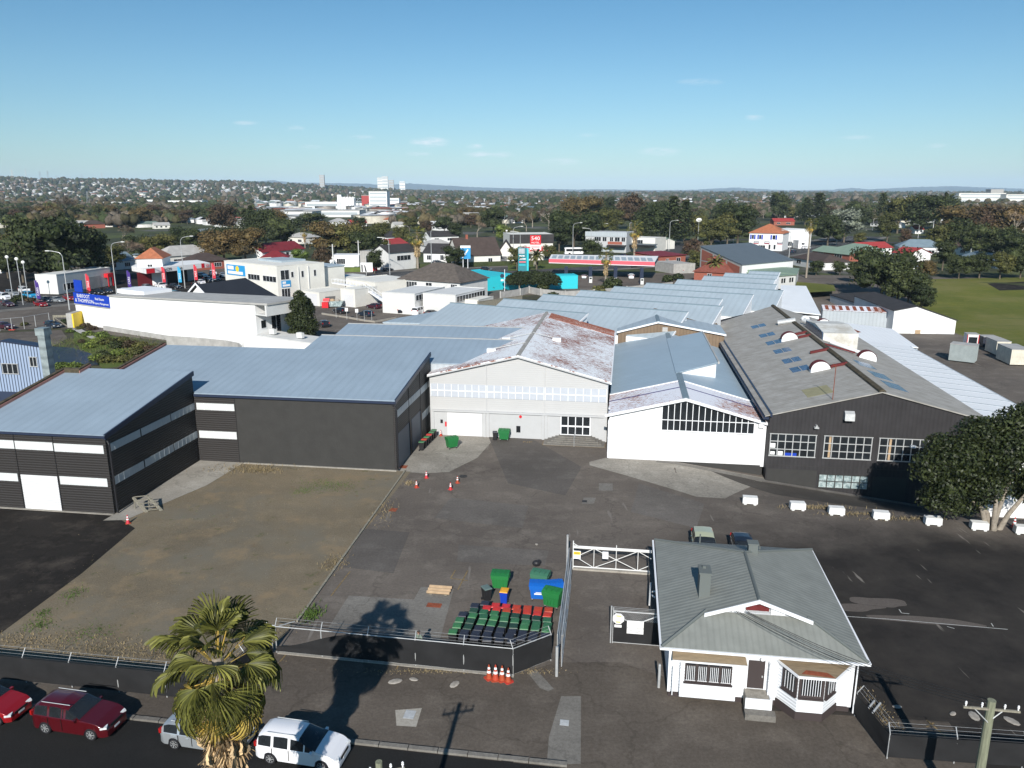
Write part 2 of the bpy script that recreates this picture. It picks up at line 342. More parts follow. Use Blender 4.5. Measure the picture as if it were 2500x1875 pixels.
M['conc_dk'] = ground_mat('concrete_weathered', (.20, .188, .168), (.135, .126, .114), (.265, .25, .225), .6, .45, 5, True)
def _gravel(t, P, c):
    f=noise(t,P,.11,6,.65,.48,.66); c=nodes_mix(t,f,c,(.165,.15,.118)); f=noise(t,P,.3,6,.7,.52,.70); c=nodes_mix(t,f,c,(.245,.185,.115))
    f = noise(t, P, .5, 7, .75, .60, .68); c = nodes_mix(t, f, c, (.085, .095, .035))
    f = noise(t, P, .9, 7, .75, .60, .70); c = nodes_mix(t, f, c, (.17, .12, .075))
    f = noise(t, P, 7, 3, .8, .68, .72); return nodes_mix(t, f, c, (.42, .40, .35))
M['gravel'] = ground_mat('gravel', (.205, .168, .115), (.150, .125, .088), (.26, .212, .148), .6, .6, 8, False, _gravel)
def _grass(t, P, c):
    f=noise(t,P,.05,5,.6,.45,.65); c=nodes_mix(t,f,c,(.17,.16,.055)); f=noise(t,P,.12,5,.7,.5,.7,(1,6,1)); return nodes_mix(t,f,c,(.10,.125,.03))
M['field'] = ground_mat('field_grass', (.135, .142, .030), (.10, .115, .022), (.175, .16, .045), .6, .3, 2, False, _grass)
M['grass'] = ground_mat('verge_grass', (.10, .13, .035), (.07, .10, .025), (.17, .15, .07), .6, .5, 3)
M['scrub_ground'] = ground_mat('scrub_ground', (.09, .085, .06), (.05, .05, .035), (.12, .13, .04), .7, .6, 3)
def _far(t, P, c):
    f=noise(t,P,.02,8,.7,.48,.60); c=nodes_mix(t,f,c,(.085,.10,.035)); f=noise(t,P,.012,6,.7,.55,.63); return nodes_mix(t,f,c,(.13,.125,.12))
M['far_ground'] = ground_mat('far_ground', (.055, .062, .032), (.04, .045, .025), (.09, .085, .05), .6, .5, .5, False, _far)
white = (.80, .80, .79)
M['white'] = mat('white_paint', white, .6, var=.05, vscale=.4)
M['cream'] = mat('cream_render', (.74, .72, .66), .7, var=.07, vscale=.4)
M['offwhite'] = mat('off_white_wall', (.66, .66, .64), .7, var=.08, vscale=.5)
M['grey_wall'] = ribbed('light_grey_weatherboard', (.49, .49, .488), 'Z', .25, .15, .02, .65, .04)
M['grey_plain'] = mat('light_grey_paint', (.47, .475, .48), .6, var=.04)
M['white_clad'] = ribbed('white_weatherboard', (.80, .80, .80), 'Z', .22, .4, .07, .6, .03)
M['char_clad'] = ribbed('charcoal_weatherboard', (.036, .033, .032), 'Z', .24, .6, .25, .6, .06)
M['char_plain'] = mat('charcoal_render', (.042, .041, .039), .75, var=.12, vscale=.7, bump=.2, bscale=5)
M['char_wall'] = ribbed('charcoal_sheet_cladding', (.036, .034, .036), 'X', .4, .4, .15, .7, .2, vscale=.6)
M['navy'] = mat('navy_flashing', (.025, .035, .065), .4)
M['blue_roof'] = ribbed('blue_grey_membrane_roof', (.30, .375, .445), 'X', 1.0, .05, .06, .55, .10, .15, streak=(1.5, .22, 1))
M['blue_roof2'] = ribbed('pale_blue_grey_roof', (.38, .45, .50), 'X', 1.1, .05, .07, .55, .10, .15, streak=(1.5, .25, 1))
M['blue_ribs'] = ribbed('blue_grey_ribbed_roof', (.34, .43, .50), 'Y', .75, .15, .10, .5, .07, .2, streak=(.25, 1.5, 1))
M['rust_roof'] = rust_mat('rusting_white_roof', (.78, .80, .82), (.17, .055, .030), .385, (.42, 2.4, 1))
M['rust_patch'] = rust_mat('orange_rust_roof', (.66, .50, .45), (.22, .06, .025), .52, (.8, 2.5, 1))
M['rust_light'] = rust_mat('lightly_rusted_white_roof', (.74, .75, .80), (.22, .09, .055), .34, (.5, 2.6, 1))
M['asbestos'] = ribbed('weathered_grey_fibre_cement_roof', (.30, .285, .255), 'Y', .6, .25, .10, .9, .3, .7, col2=(.42, .405, .38), streak=(.3, 2, 1))
M['moss'] = mat('mossy_ridge', (.085, .07, .045), .95, var=.5, vscale=2)
M['white_ribs'] = ribbed('white_ribbed_roof', (.82, .83, .84), 'Y', .8, .2, .10, .5, .03)
M['white_roof'] = ribbed('white_sheet_roof', (.84, .85, .86), 'X', 1.0, .1, .04, .5, .03)
M['brown_clad'] = ribbed('brown_vertical_cladding', (.21, .15, .10), 'X', .5, .2, .15, .8, .25)
M['silver'] = ribbed('silver_sheet_cladding', (.42, .46, .49), 'X', .8, .2, .10, .5, .08)
M['dark'] = mat('dark_interior', (.012, .012, .014), .4)
M['glass'] = mat('window_glass', (.02, .024, .028), .12, spec=.6, var=.4, vscale=.7)
M['glass_pale'] = mat('frosted_panel', (.62, .64, .64), .35, var=.06, vscale=2)
M['glass_shade'] = mat('translucent_panel', (.38, .42, .44), .4, var=.06, vscale=2)
M['teal_glass'] = mat('smashed_glass', (.05, .10, .11), .2, var=.1, vscale=2.2, col2=(.50, .58, .58))
M['galv'] = mat('galvanised_steel', (.55, .56, .56), .45, .35, var=.15, vscale=3)
M['steel_white'] = mat('white_steel', (.72, .72, .70), .5)
M['concrete_w'] = mat('concrete_wall', (.40, .39, .37), .9, var=.2, vscale=.8, bump=.2, bscale=4)
M['block'] = mat('painted_concrete_block', (.72, .72, .70), .8, var=.12, vscale=1.5)
M['mesh_black'] = mat('black_shade_cloth', (.018, .018, .019), .85, var=.25, vscale=.8)
M['plastic_black'] = mat('black_plastic', (.02, .02, .023), .45)
M['plastic_dk'] = mat('navy_plastic', (.03, .034, .05), .45)
M['bin_body'] = mat('black_bin_plastic', (.022, .022, .024), .5)
M['lid_green'] = mat('green_lid', (.045, .16, .07), .45, rand=.25)
M['lid_dkgreen'] = mat('dark_green_lid', (.025, .065, .042), .45, rand=.2)
M['lid_red'] = mat('red_lid', (.50, .045, .03), .45, rand=.15)
M['green_bin'] = mat('green_dumpster', (.02, .17, .045), .5, rand=.1)
M['green_bin2'] = mat('faded_green_bin', (.05, .16, .10), .55)
M['blue_bin'] = mat('blue_dumpster', (.01, .12, .48), .45)
M['yellow_lid'] = mat('yellow_lid', (.75, .36, .03), .5)
M['clear_lid'] = mat('grey_lid', (.12, .17, .16), .4)
M['cone'] = mat('cone_orange', (.46, .055, .035), .55, rand=.25)
M['reflect'] = mat('white_band', (.8, .8, .8), .4)
M['timber'] = mat('raw_timber', (.45, .32, .2), .8, var=.2, vscale=3)
M['old_timber'] = mat('weathered_timber', (.26, .24, .19), .9, var=.35, vscale=2, stretch=(4, 4, .6))
M['palegreen_wood'] = mat('treated_pole', (.22, .23, .16), .9, var=.3, vscale=2.5, stretch=(5, 5, .6))
M['brick'] = mat('red_brick', (.33, .11, .075), .9, var=.25, vscale=4)
M['tile_dk'] = ribbed('charcoal_tile_roof', (.035, .038, .048), 'Z', .16, .5, .4, .6, .1)
M['tile_grey'] = ribbed('brown_grey_shingle_roof', (.13, .11, .095), 'Z', .2, .4, .3, .9, .3, 1)
M['tile_orange'] = mat('terracotta_roof', (.42, .15, .075), .8, var=.2, vscale=1)
M['roof_red'] = mat('dark_red_roof', (.20, .025, .03), .6, var=.15, vscale=.5)
M['roof_brightred'] = mat('bright_red_roof', (.38, .05, .045), .6, var=.15, vscale=.5)
M['roof_charcoal'] = mat('charcoal_roof', (.045, .042, .043), .8, var=.2, vscale=.5)
M['roof_brown'] = mat('brown_roof', (.075, .055, .048), .85, var=.2, vscale=.5)
M['roof_green'] = mat('pale_green_roof', (.22, .30, .23), .7, var=.12, vscale=.5)
M['roof_blue'] = mat('blue_grey_roof', (.18, .24, .28), .7, var=.12, vscale=.5)
M['roof_pale'] = mat('pale_grey_roof', (.42, .41, .39), .7, var=.15, vscale=.5)
M['roof_steel'] = ribbed('slate_blue_sheet_roof', (.12, .145, .165), 'X', 1.2, .1, .06, .6, .08)
M['house_roof'] = ribbed('grey_green_corrugated_roof', (.235, .245, .225), 'X', .35, .3, .09, .75, .12, .8)
M['house_roof_y'] = ribbed('grey_green_corrugated_roof_side', (.235, .245, .225), 'Y', .35, .3, .06, .75, .12, .8)
M['house_roof_dk'] = mat('grey_green_cap', (.13, .145, .14), .7)
M['house_wall'] = ribbed('white_painted_weatherboard', (.78, .80, .83), 'Z', .2, .5, .08, .6, .03)
M['trim_brown'] = mat('dark_brown_joinery', (.055, .043, .042), .6)
M['trim_white'] = mat('white_trim', (.80, .81, .83), .5)
M['awning'] = mat('weathered_awning', (.26, .20, .13), .9, var=.25, vscale=2, stretch=(.6, 3, 1))
M['rust'] = mat('rust', (.25, .07, .035), .9, var=.3, vscale=3)
M['maroon'] = mat('maroon_paint', (.13, .02, .02), .7, var=.3, vscale=3)
M['red_paint'] = mat('red_paint', (.62, .02, .03), .5)
M['pink_red'] = mat('canopy_red', (.78, .12, .15), .5)
M['turq'] = mat('turquoise_paint', (.03, .52, .60), .6)
M['blue_sign'] = mat('blue_sign', (.01, .05, .42), .5)
M['sky_sign'] = mat('light_blue_sign', (.03, .30, .62), .5)
M['yellow'] = mat('yellow_paint', (.85, .60, .04), .5)
M['yellow_mark'] = mat('faded_yellow_marking', (.24, .17, .08), .8, var=.5, vscale=4)
M['white_mark'] = mat('white_marking', (.5, .5, .48), .8, var=.3, vscale=4)
M['black'] = mat('black_paint', (.015, .015, .016), .5)
M['text_dk'] = mat('dark_lettering', (.05, .05, .06), .6)
M['text_grey'] = mat('grey_lettering', (.25, .25, .25), .6)
M['bark'] = mat('bark', (.14, .115, .085), .95, var=.4, vscale=4, stretch=(2, 2, .4))
M['bark_pale'] = mat('pale_bark', (.30, .26, .21), .95, var=.3, vscale=4)
M['tarp'] = mat('black_tarpaulin', (.025, .027, .035), .35, var=.5, vscale=.8, bump=.5, bscale=1.5)
M['terra'] = mat('brick_paving', (.36, .14, .09), .9, var=.2, vscale=3)
M['water'] = mat('lagoon_water', (.03, .06, .10), .12, spec=.8)
M['clump'] = mat('dry_grass', (.22, .17, .09), .95, rand=.2)
def leafmat(name, c1, c2, rand=.25, vs=.35, rough=.65):
    m = mat(name, c1, rough, spec=.25, col2=c2, vscale=vs, rand=rand); t = m.node_tree; b = t.nodes['Principled BSDF']
    src = b.inputs['Base Color'].links[0].from_socket
    g=t.nodes.new('ShaderNodeNewGeometry'); f=nodes_mix(t,g.outputs['Random Per Island'],(.40,.42,.45),(1.9,1.8,1.45)); t.links.new(nodes_mix(t,1.0,src,f,'MULTIPLY'),b.inputs['Base Color'])
    return m
M['leaf'] = leafmat('dark_leaf', (.042, .054, .022), (.026, .036, .015))
M['leaf_near'] = leafmat('glossy_dark_leaf', (.034, .044, .017), (.018, .026, .011), .1, .5, .5)
M['leaf_olive'] = leafmat('olive_leaf', (.085, .085, .03), (.055, .062, .022))
M['leaf_bright'] = leafmat('bright_leaf', (.12, .16, .04), (.07, .10, .025))
M['leaf_brown'] = leafmat('autumn_leaf', (.105, .072, .032), (.065, .055, .026))
M['leaf_maroon'] = leafmat('maroon_leaf', (.075, .045, .034), (.05, .042, .026))
M['leaf_pine'] = leafmat('pine_needles', (.05, .062, .028), (.03, .042, .02))
M['twig'] = leafmat('bare_twigs', (.19, .15, .12), (.12, .095, .075))
M['leaf_silver'] = leafmat('silver_leaf', (.16, .18, .16), (.10, .12, .11))
M['palm_green'] = leafmat('palm_leaf', (.135, .14, .04), (.05, .06, .018), .1, .8, .5)
M['palm_dead'] = leafmat('dead_palm_leaf', (.42, .33, .22), (.26, .19, .12), .1, 1.2, .8)
M['palm_yellow'] = leafmat('yellowing_palm_leaf', (.34, .24, .06), (.20, .16, .05), .1, .8, .7)
# ---------------- vegetation ----------------
def leaf_cloud(rng, blobs, n, size, core=True, flat=0.0, shell=(.72, 1.06)):
    """many leaf-sized quads spread through lumpy blobs, with a few hidden core lumps"""
    wts = np.array([b[3] * b[4] + b[4] * b[5] + b[3] * b[5] for b in blobs]); wts = wts / wts.sum()
    idx = rng.choice(len(blobs), n, p=wts); B = np.array(blobs)[idx]
    d = rng.normal(size=(n, 3)); d /= np.linalg.norm(d, axis=1)[:, None]; d[:, 2] = np.where(d[:, 2] < -.45, -d[:, 2], d[:, 2])
    r = rng.uniform(shell[0], shell[1], n)[:, None]; c = B[:, :3] + d * B[:, 3:6] * r
    nrm = d + rng.normal(size=(n, 3)) * .7; nrm[:, 2] += flat; nrm /= np.linalg.norm(nrm, axis=1)[:, None]
    a = np.cross(nrm, rng.normal(size=(n, 3))); a /= np.linalg.norm(a, axis=1)[:, None] + 1e-9; b = np.cross(nrm, a)
    s = (size * rng.uniform(.6, 1.3, n))[:, None]; a = a * s; b = b * s * .6
    V = np.stack([c - a, c + b * .9, c + a, c - b * .9], 1).reshape(-1, 3); F = np.arange(n * 4).reshape(n, 4)
    if core:
        vs, fs = [V], [F]; k = len(V)
        nb, rg = 8, 5
        ph = np.linspace(0, math.pi, rg + 1); th = np.linspace(0, 2 * math.pi, nb, endpoint=False)
        base = np.array([[max(math.sin(p), .05) * math.cos(t), max(math.sin(p), .05) * math.sin(t), -math.cos(p)] for p in ph for t in th])
        fb = np.array([[j * nb + i, j * nb + (i + 1) % nb, (j + 1) * nb + (i + 1) % nb, (j + 1) * nb + i] for j in range(rg) for i in range(nb)])
        for bl in blobs:
            vs.append(np.array(bl[:3]) + base * np.array(bl[3:6]) * .60 * rng.uniform(.85, 1.1, (len(base), 1))); fs.append(fb + k); k += len(base)
        V = np.concatenate(vs); F = np.concatenate(fs)
    return V, F
def limb_mb(rng, h, r, spread, nl=4, lean=0.0, start=.35):
    mb = MB(); top = (lean * h, 0, h * .7)
    mb.tube((0, 0, -.3), (lean * h * .4, 0, h * start), r, 8, r * .75); mb.tube((lean * h * .4, 0, h * start), top, r * .75, 7, r * .35)
    for i in range(nl):
        t=2*math.pi*(i+rng.uniform(0,.5))/nl; q=(lean*h*.4+math.cos(t)*spread*.5,math.sin(t)*spread*.5,h*(start+.25)); e_=(q[0]+math.cos(t)*spread*.4,q[1]+math.sin(t)*spread*.4,h*(start+.5))
        mb.tube((lean * h * .4, 0, h * start * rng.uniform(.8, 1)), q, r * .5, 6, r * .3); mb.tube(q, e_, r * .3, 5, r * .12)
    return mb
def tree_proto(name, label, V, F, lm, trunk, bark='bark'):
    t = T(name, label, 'tree'); link('crown', mesh_np('crown', V, F, M[lm]), t.e); t.part('trunk', trunk, M[bark], smooth=True, ang=60); return t.e
def variant(proto, lm, name=None):
    c = copy_tree(proto)
    for ch in c.children:
        if ch.name.startswith('crown'): ch.data = ch.data.copy(); ch.data.materials[0] = M[lm]
    if name: c.name = name
    return c
def blobs_round(rng, h, w, n, base=.3, k=.34):
    bl = [(0, 0, h * (base + 1) / 2, w * .36, w * .36, h * (1 - base) * .40)]
    for i in range(n):
        t=rng.uniform(0,2*math.pi); z=rng.uniform(base+.14,.86); rad=w*.5*math.sqrt(max(.05,1-((z-(base+1)/2)/((1-base)/2))**2))*.68
        s = w * k * rng.uniform(.55, 1.0); bl.append((math.cos(t) * rad, math.sin(t) * rad, h * z, s, s, s * rng.uniform(.6, .85)))
    return bl
PROTO = {}
rng = np.random.default_rng(5)
for i in range(4):
    h, wd = 10, (9, 11, 7.5, 10)[i]; V, F = leaf_cloud(rng, blobs_round(rng, h, wd, 14 + 3 * i, .14, .28), 3200, .29, shell=(.55, 1.15))
    PROTO['round%d' % i] = tree_proto('tree', 'tree', V, F, 'leaf', limb_mb(rng, h * .8, .3, wd * .35))
for i, lm in enumerate(['leaf_olive', 'leaf_brown', 'leaf_maroon', 'leaf_bright', 'leaf_silver']):
    PROTO[lm] = variant(PROTO['round%d' % (i % 4)], lm)
    PROTO[lm + 'b'] = variant(PROTO['round%d' % ((i + 2) % 4)], lm)
def pine(h, w, n, lv, dense):
    V, F = [], []; k = 0; cs = []
    for l in range(lv):
        z = h * (.14 + .84 * l / lv); r = w * .5 * (1 - (l / lv) ** 1.2) + .3; nb = max(4, int(9 - 4 * l / lv))
        for b_ in range(nb):
            t = 2 * math.pi * (b_ + .37 * l) / nb + rng.uniform(-.1, .1); rr = r * rng.uniform(.8, 1.1)
            for q in range(dense):
                f=(q+rng.uniform(.3,1))/dense; cs.append((math.cos(t)*rr*f,math.sin(t)*rr*f,z+rr*f*.12+rng.uniform(-.1,.1),.35+.55*(1-f)))
    cs = np.array(cs); rep = n // len(cs) + 1; c = np.repeat(cs, rep, 0); nn = len(c)
    c3=c[:,:3]+rng.normal(size=(nn,3))*c[:,3:4]*np.array([.8,.8,.35]); nrm=rng.normal(size=(nn,3))+np.array([0,0,1.2]); nrm/=np.linalg.norm(nrm,axis=1)[:,None]
    a=np.cross(nrm,rng.normal(size=(nn,3))); a/=np.linalg.norm(a,axis=1)[:,None]; b=np.cross(nrm,a); s=rng.uniform(.25,.5,nn)[:,None]*(h/14)
    V = np.stack([c3 - a * s, c3 + b * s * .5, c3 + a * s, c3 - b * s * .5], 1).reshape(-1, 3); F = np.arange(nn * 4).reshape(nn, 4)
    return tree_proto('pine_tree', 'pine', V, F, 'leaf_pine', MB().tube((0, 0, -.3), (0, 0, h * .97), .35, 8, .06))
PROTO['pine'] = pine(16, 9, 2600, 15, 5); PROTO['pine2'] = pine(18, 13, 3000, 13, 7)
def bare(h, w):
    mb = MB(); tw = []
    def rec(p, d, ln, r, lv):
        q = p + d * ln; mb.tube(p, q, r, 5 if lv < 2 else 4, r * .6, cap=False)
        if lv >= 4:
            for _ in range(6): tw.append((q + Vector(rng.normal(size=3)) * ln * .35, d))
            return
        for _ in range(3 if lv < 3 else 3):
            nd = (d + Vector(rng.normal(size=3)) * .48); nd.z = abs(nd.z) * .7 + .25; rec(q, nd.normalized(), ln * .72, r * .55, lv + 1)
    rec(Vector((0, 0, 0)), Vector((0, 0, 1)), h * .26, .28, 0)
    V = []
    for c, d in tw:
        for _ in range(3):
            e_=(Vector(d)+Vector(rng.normal(size=3))*.6).normalized()*h*.06; s_=e_.orthogonal().normalized()*.045; V+=[c-s_,c+s_,c+e_+s_*.2,c+e_-s_*.2]
    V = np.array([tuple(v) for v in V]); F = np.arange(len(V)).reshape(-1, 4)
    t = T('bare_tree', 'bare tree', 'tree'); link('crown', mesh_np('crown', V, F, M['twig']), t.e); t.part('trunk', mb, M['bark_pale']); return t.e
PROTO['bare'] = bare(10, 8); PROTO['bare2'] = bare(9, 9)
def fan_leaf(rng, R, seg, droop, spread=2.5, w0=.5):
    """one fan palm blade: ribs radiating from the hastula, folded, tips drooping; points +x"""
    V, F = [], []
    for i in range(seg):
        a = -spread / 2 + spread * i / (seg - 1); ln = R * (1 - .22 * abs(a) / (spread / 2)) * rng.uniform(.88, 1.05); dw = spread / seg * .5; k = len(V)
        up = .06 * (1 if i % 2 else -1)
        st = [(.0, 0), (.35, 0), (.62, -.05), (.84, -.22 * droop), (1.0, -.62 * droop)]
        for j, (f, dz) in enumerate(st):
            x=ln*f*(1-.25*droop*max(0,f-.6)); wd=ln*f*dw*(1.0 if f<.4 else.72 if f<.7 else max(.05,1.5*(1.0-f))); ca,sa=math.cos(a),math.sin(a)
            zz = dz * ln + R * .10 * (a * a) * f
            V += [(x * ca + sa * wd, x * sa - ca * wd, zz - up * f), (x * ca - sa * wd, x * sa + ca * wd, zz + up * f)]
        for j in range(len(st) - 1): F.append((k + 2 * j, k + 2 * j + 1, k + 2 * j + 3, k + 2 * j + 2))
    return np.array(V), np.array(F)
def fan_palm(h, cr, seg, nleaf, ndead, skirt, seed=3, name='fan_palm'):
    r = np.random.default_rng(seed); G_, Y_, D_ = ([], []), ([], []), ([], []); st = MB()
    def add(store, V, F):
        k = sum(len(x) for x in store[0]); store[0].append(V); store[1].append(F + k)
    for i in range(nleaf):
        f=i/nleaf; t=i*2.399+r.uniform(-.3,.3); el=R_(84-138*f**.8+r.uniform(-16,16)); pl=cr*(.40+.22*r.uniform()); br=cr*r.uniform(.42,.58)
        V,F=fan_leaf(r,br,seg,.10+.85*f+r.uniform(0,.45)); Rm=Matrix.Rotation(t,3,'Z')@Matrix.Rotation(-el,3,'Y'); Rt=np.array(Matrix.Rotation(t,3,'Z')@Matrix.Rotation(-(el-R_(18)),3,'Y')@Matrix.Rotation(r.uniform(-.5,.5),3,'X'))
        o = np.array(Rm @ Vector((pl, 0, 0))) + np.array([0, 0, h - .2 - .9 * f]); add(Y_ if f > .74 + r.uniform(-.1, .1) else G_, V @ Rt.T + o, F)
        st.tube((0, 0, h - .3 - .9 * f), tuple(o), .03, 4, .018)
    for i in range(ndead):
        f = (i + .5) / ndead; t = i * 2.399; z = h - 1.1 - skirt * f; el = R_(-68 - 18 * r.uniform()); br = cr * r.uniform(.42, .58) * (1 - .15 * f)
        V,F=fan_leaf(r,br,max(6,seg//2),.25,1.2); Rt=np.array(Matrix.Rotation(t+r.uniform(-.3,.3),3,'Z')@Matrix.Rotation(-el,3,'Y')@Matrix.Rotation(r.uniform(-1,1),3,'X')); rad=(.35+.1*r.uniform())*cr*.5*(1-.55*f)
        add(D_, V @ Rt.T + np.array([math.cos(t) * rad, math.sin(t) * rad, z]), F)
    t = T(name, name, 'palm tree')
    for nm, stt, mt in (('crown', G_, 'palm_green'), ('lower_fronds', Y_, 'palm_yellow'), ('dead_fronds', D_, 'palm_dead')):
        if stt[0]: link(nm, mesh_np(nm, np.concatenate(stt[0]), np.concatenate(stt[1]), M[mt]), t.e)
    tr = MB(); N = 10
    for j in range(N): tr.tube((0, 0, -.3 + (h + .2) * j / N), (0, 0, -.3 + (h + .2) * (j + 1) / N), .30 - .008 * j, 10, .285 - .008 * j)
    t.part('trunk', tr, M['bark_pale']); t.part('stalks', st, M['palm_yellow']); return t.e
PROTO['palm_mid'] = fan_palm(9, 2.6, 8, 34, 46, 4.2, 4, 'fan_palm')
PROTO['palm_tall'] = fan_palm(16.5, 2.2, 8, 30, 20, 1.6, 6, 'fan_palm')
def phoenix(h, cr, n=34):
    V, F = [], []
    for i in range(n):
        t = i * 2.399; el = R_(75 - 95 * (i / n)); p = Vector((0, 0, h)); d = Vector((math.cos(t) * math.cos(el), math.sin(t) * math.cos(el), math.sin(el)))
        for j in range(9):
            q=p+d*cr/8; sd_=Vector((-math.sin(t),math.cos(t),0))*cr*.16*math.sin(math.pi*(j+1)/10.5); dn=Vector((0,0,-.08*cr*.8))
            k=len(V); V+=[p,q,q+sd_+dn+d*.2,p+sd_+dn+d*.2]; F.append((k,k+1,k+2,k+3)); k=len(V); V+=[p,q,q-sd_+dn+d*.2,p-sd_+dn+d*.2]; F.append((k,k+1,k+2,k+3))
            p = q; d = (d + Vector((0, 0, -.17))).normalized()
    t = T('date_palm', 'palm', 'palm tree'); link('crown', mesh_np('crown', np.array([tuple(v) for v in V]), np.array(F), M['leaf_olive']), t.e)
    t.part('trunk', MB().tube((0, 0, -.3), (0, 0, h), .4, 8, .35), M['bark']); return t.e
PROTO['phoenix'] = phoenix(6, 3.6)
V, F = leaf_cloud(rng, [(0, 0, .8, 1.3, 1.2, .9), (.8, .3, .6, .8, .9, .7), (-.7, -.3, .6, .9, .8, .7)], 420, .22)
t_=T('bush','bush','bush'); link('foliage',mesh_np('foliage',V,F,M['leaf_olive']),t_.e); t_.part('stem',MB().tube((0,0,-.1),(0,0,.7),.06,5),M['bark']); PROTO['bush']=t_.e
def bushv(lm):
    c = copy_tree(PROTO['bush'])
    for ch in c.children:
        if ch.name.startswith('foliage'): ch.data = ch.data.copy(); ch.data.materials[0] = M[lm]
    return c
PROTO['bush_dk'] = bushv('leaf'); PROTO['bush_br'] = bushv('leaf_bright'); PROTO['bush_ma'] = bushv('leaf_maroon')
# ---------------- cars ----------------
def paint(name, col, metal=0.0):
    if name in M: return M[name]
    m=mat(name,col,.28,metal,.6); b=m.node_tree.nodes['Principled BSDF']; b.inputs['Coat Weight'].default_value=.7; b.inputs['Coat Roughness'].default_value=.06; M[name]=m; return m
KIND = {  # L, W, H, top profile (x from tail 0..1, z), belt z, cabin x range for side glass, pillars, wheel positions
 'hatch':(4.2,1.74,1.48,[(0,.62),(.015,.98),(.06,1.30),(.16,1.45),(.36,1.48),(.52,1.40),(.70,1.00),(.90,.84),(.98,.66),(1,.5)],.93,(.09,.68),(.30,.47),(.19,.81)),
 'wagon':(4.65,1.76,1.47,[(0,.60),(.012,1.0),(.05,1.33),(.12,1.43),(.36,1.47),(.50,1.40),(.69,.98),(.90,.82),(.985,.64),(1,.5)],.92,(.06,.67),(.25,.42,.55),(.19,.81)),
 'mpv':(4.6,1.77,1.62,[(0,.66),(.012,1.05),(.045,1.50),(.10,1.60),(.36,1.65),(.53,1.56),(.74,1.12),(.90,.93),(.985,.70),(1,.5)],.99,(.05,.73),(.22,.42,.60),(.19,.80)),
 'suv':(4.62,1.86,1.70,[(0,.72),(.012,1.12),(.05,1.55),(.11,1.66),(.36,1.71),(.51,1.62),(.68,1.17),(.88,1.03),(.975,.82),(1,.6)],1.08,(.07,.66),(.25,.43,.47),(.195,.80)),
 'sedan':(4.6,1.75,1.44,[(0,.70),(.015,1.0),(.12,1.04),(.26,1.38),(.38,1.44),(.52,1.38),(.68,.98),(.90,.83),(.98,.66),(1,.5)],.93,(.17,.66),(.40,.44),(.20,.81)),
 'van':(4.9,1.75,1.98,[(0,.8),(.01,1.2),(.03,1.85),(.07,1.96),(.5,1.98),(.76,1.92),(.92,1.15),(.985,.95),(.998,.7),(1,.5)],1.22,(.05,.88),(.36,.64,.67),(.22,.80)),
 'ute':(5.1,1.82,1.75,[(0,.9),(.005,1.05),(.30,1.05),(.315,1.50),(.34,1.70),(.50,1.76),(.58,1.68),(.70,1.15),(.90,1.04),(.985,.85),(1,.6)],1.10,(.33,.69),(.47,.5),(.22,.81))}
WH = {}
def wheel_meshes():
    if WH: return WH
    ty = MB(); ty.lathe([(.20, -.11), (.30, -.11), (.325, -.07), (.325, .07), (.30, .11), (.20, .11)], n=22)
    rim = MB(); rim.lathe([(.05, .085), (.06, .105), (.05, .11)], n=8); rim.lathe([(.185, .06), (.205, .112), (.215, .112), (.205, .06)], n=22)
    for i in range(7):
        a = 2 * math.pi * i / 7; rim.tube((.04 * math.cos(a), .04 * math.sin(a), .095), (.2 * math.cos(a), .2 * math.sin(a), .095), .022, 4)
    hub = MB(); hub.lathe([(.2, -.10), (.2, .05)], n=16)
    for q in (ty, rim, hub): xf(q, Matrix.Rotation(math.pi / 2, 4, 'X'))
    WH['tyre']=mesh_from('tyre',ty,M['plastic_black'],smooth=True); WH['rim']=mesh_from('rim',rim,M['galv']); WH['hub']=mesh_from('hub',hub,M['black']); return WH
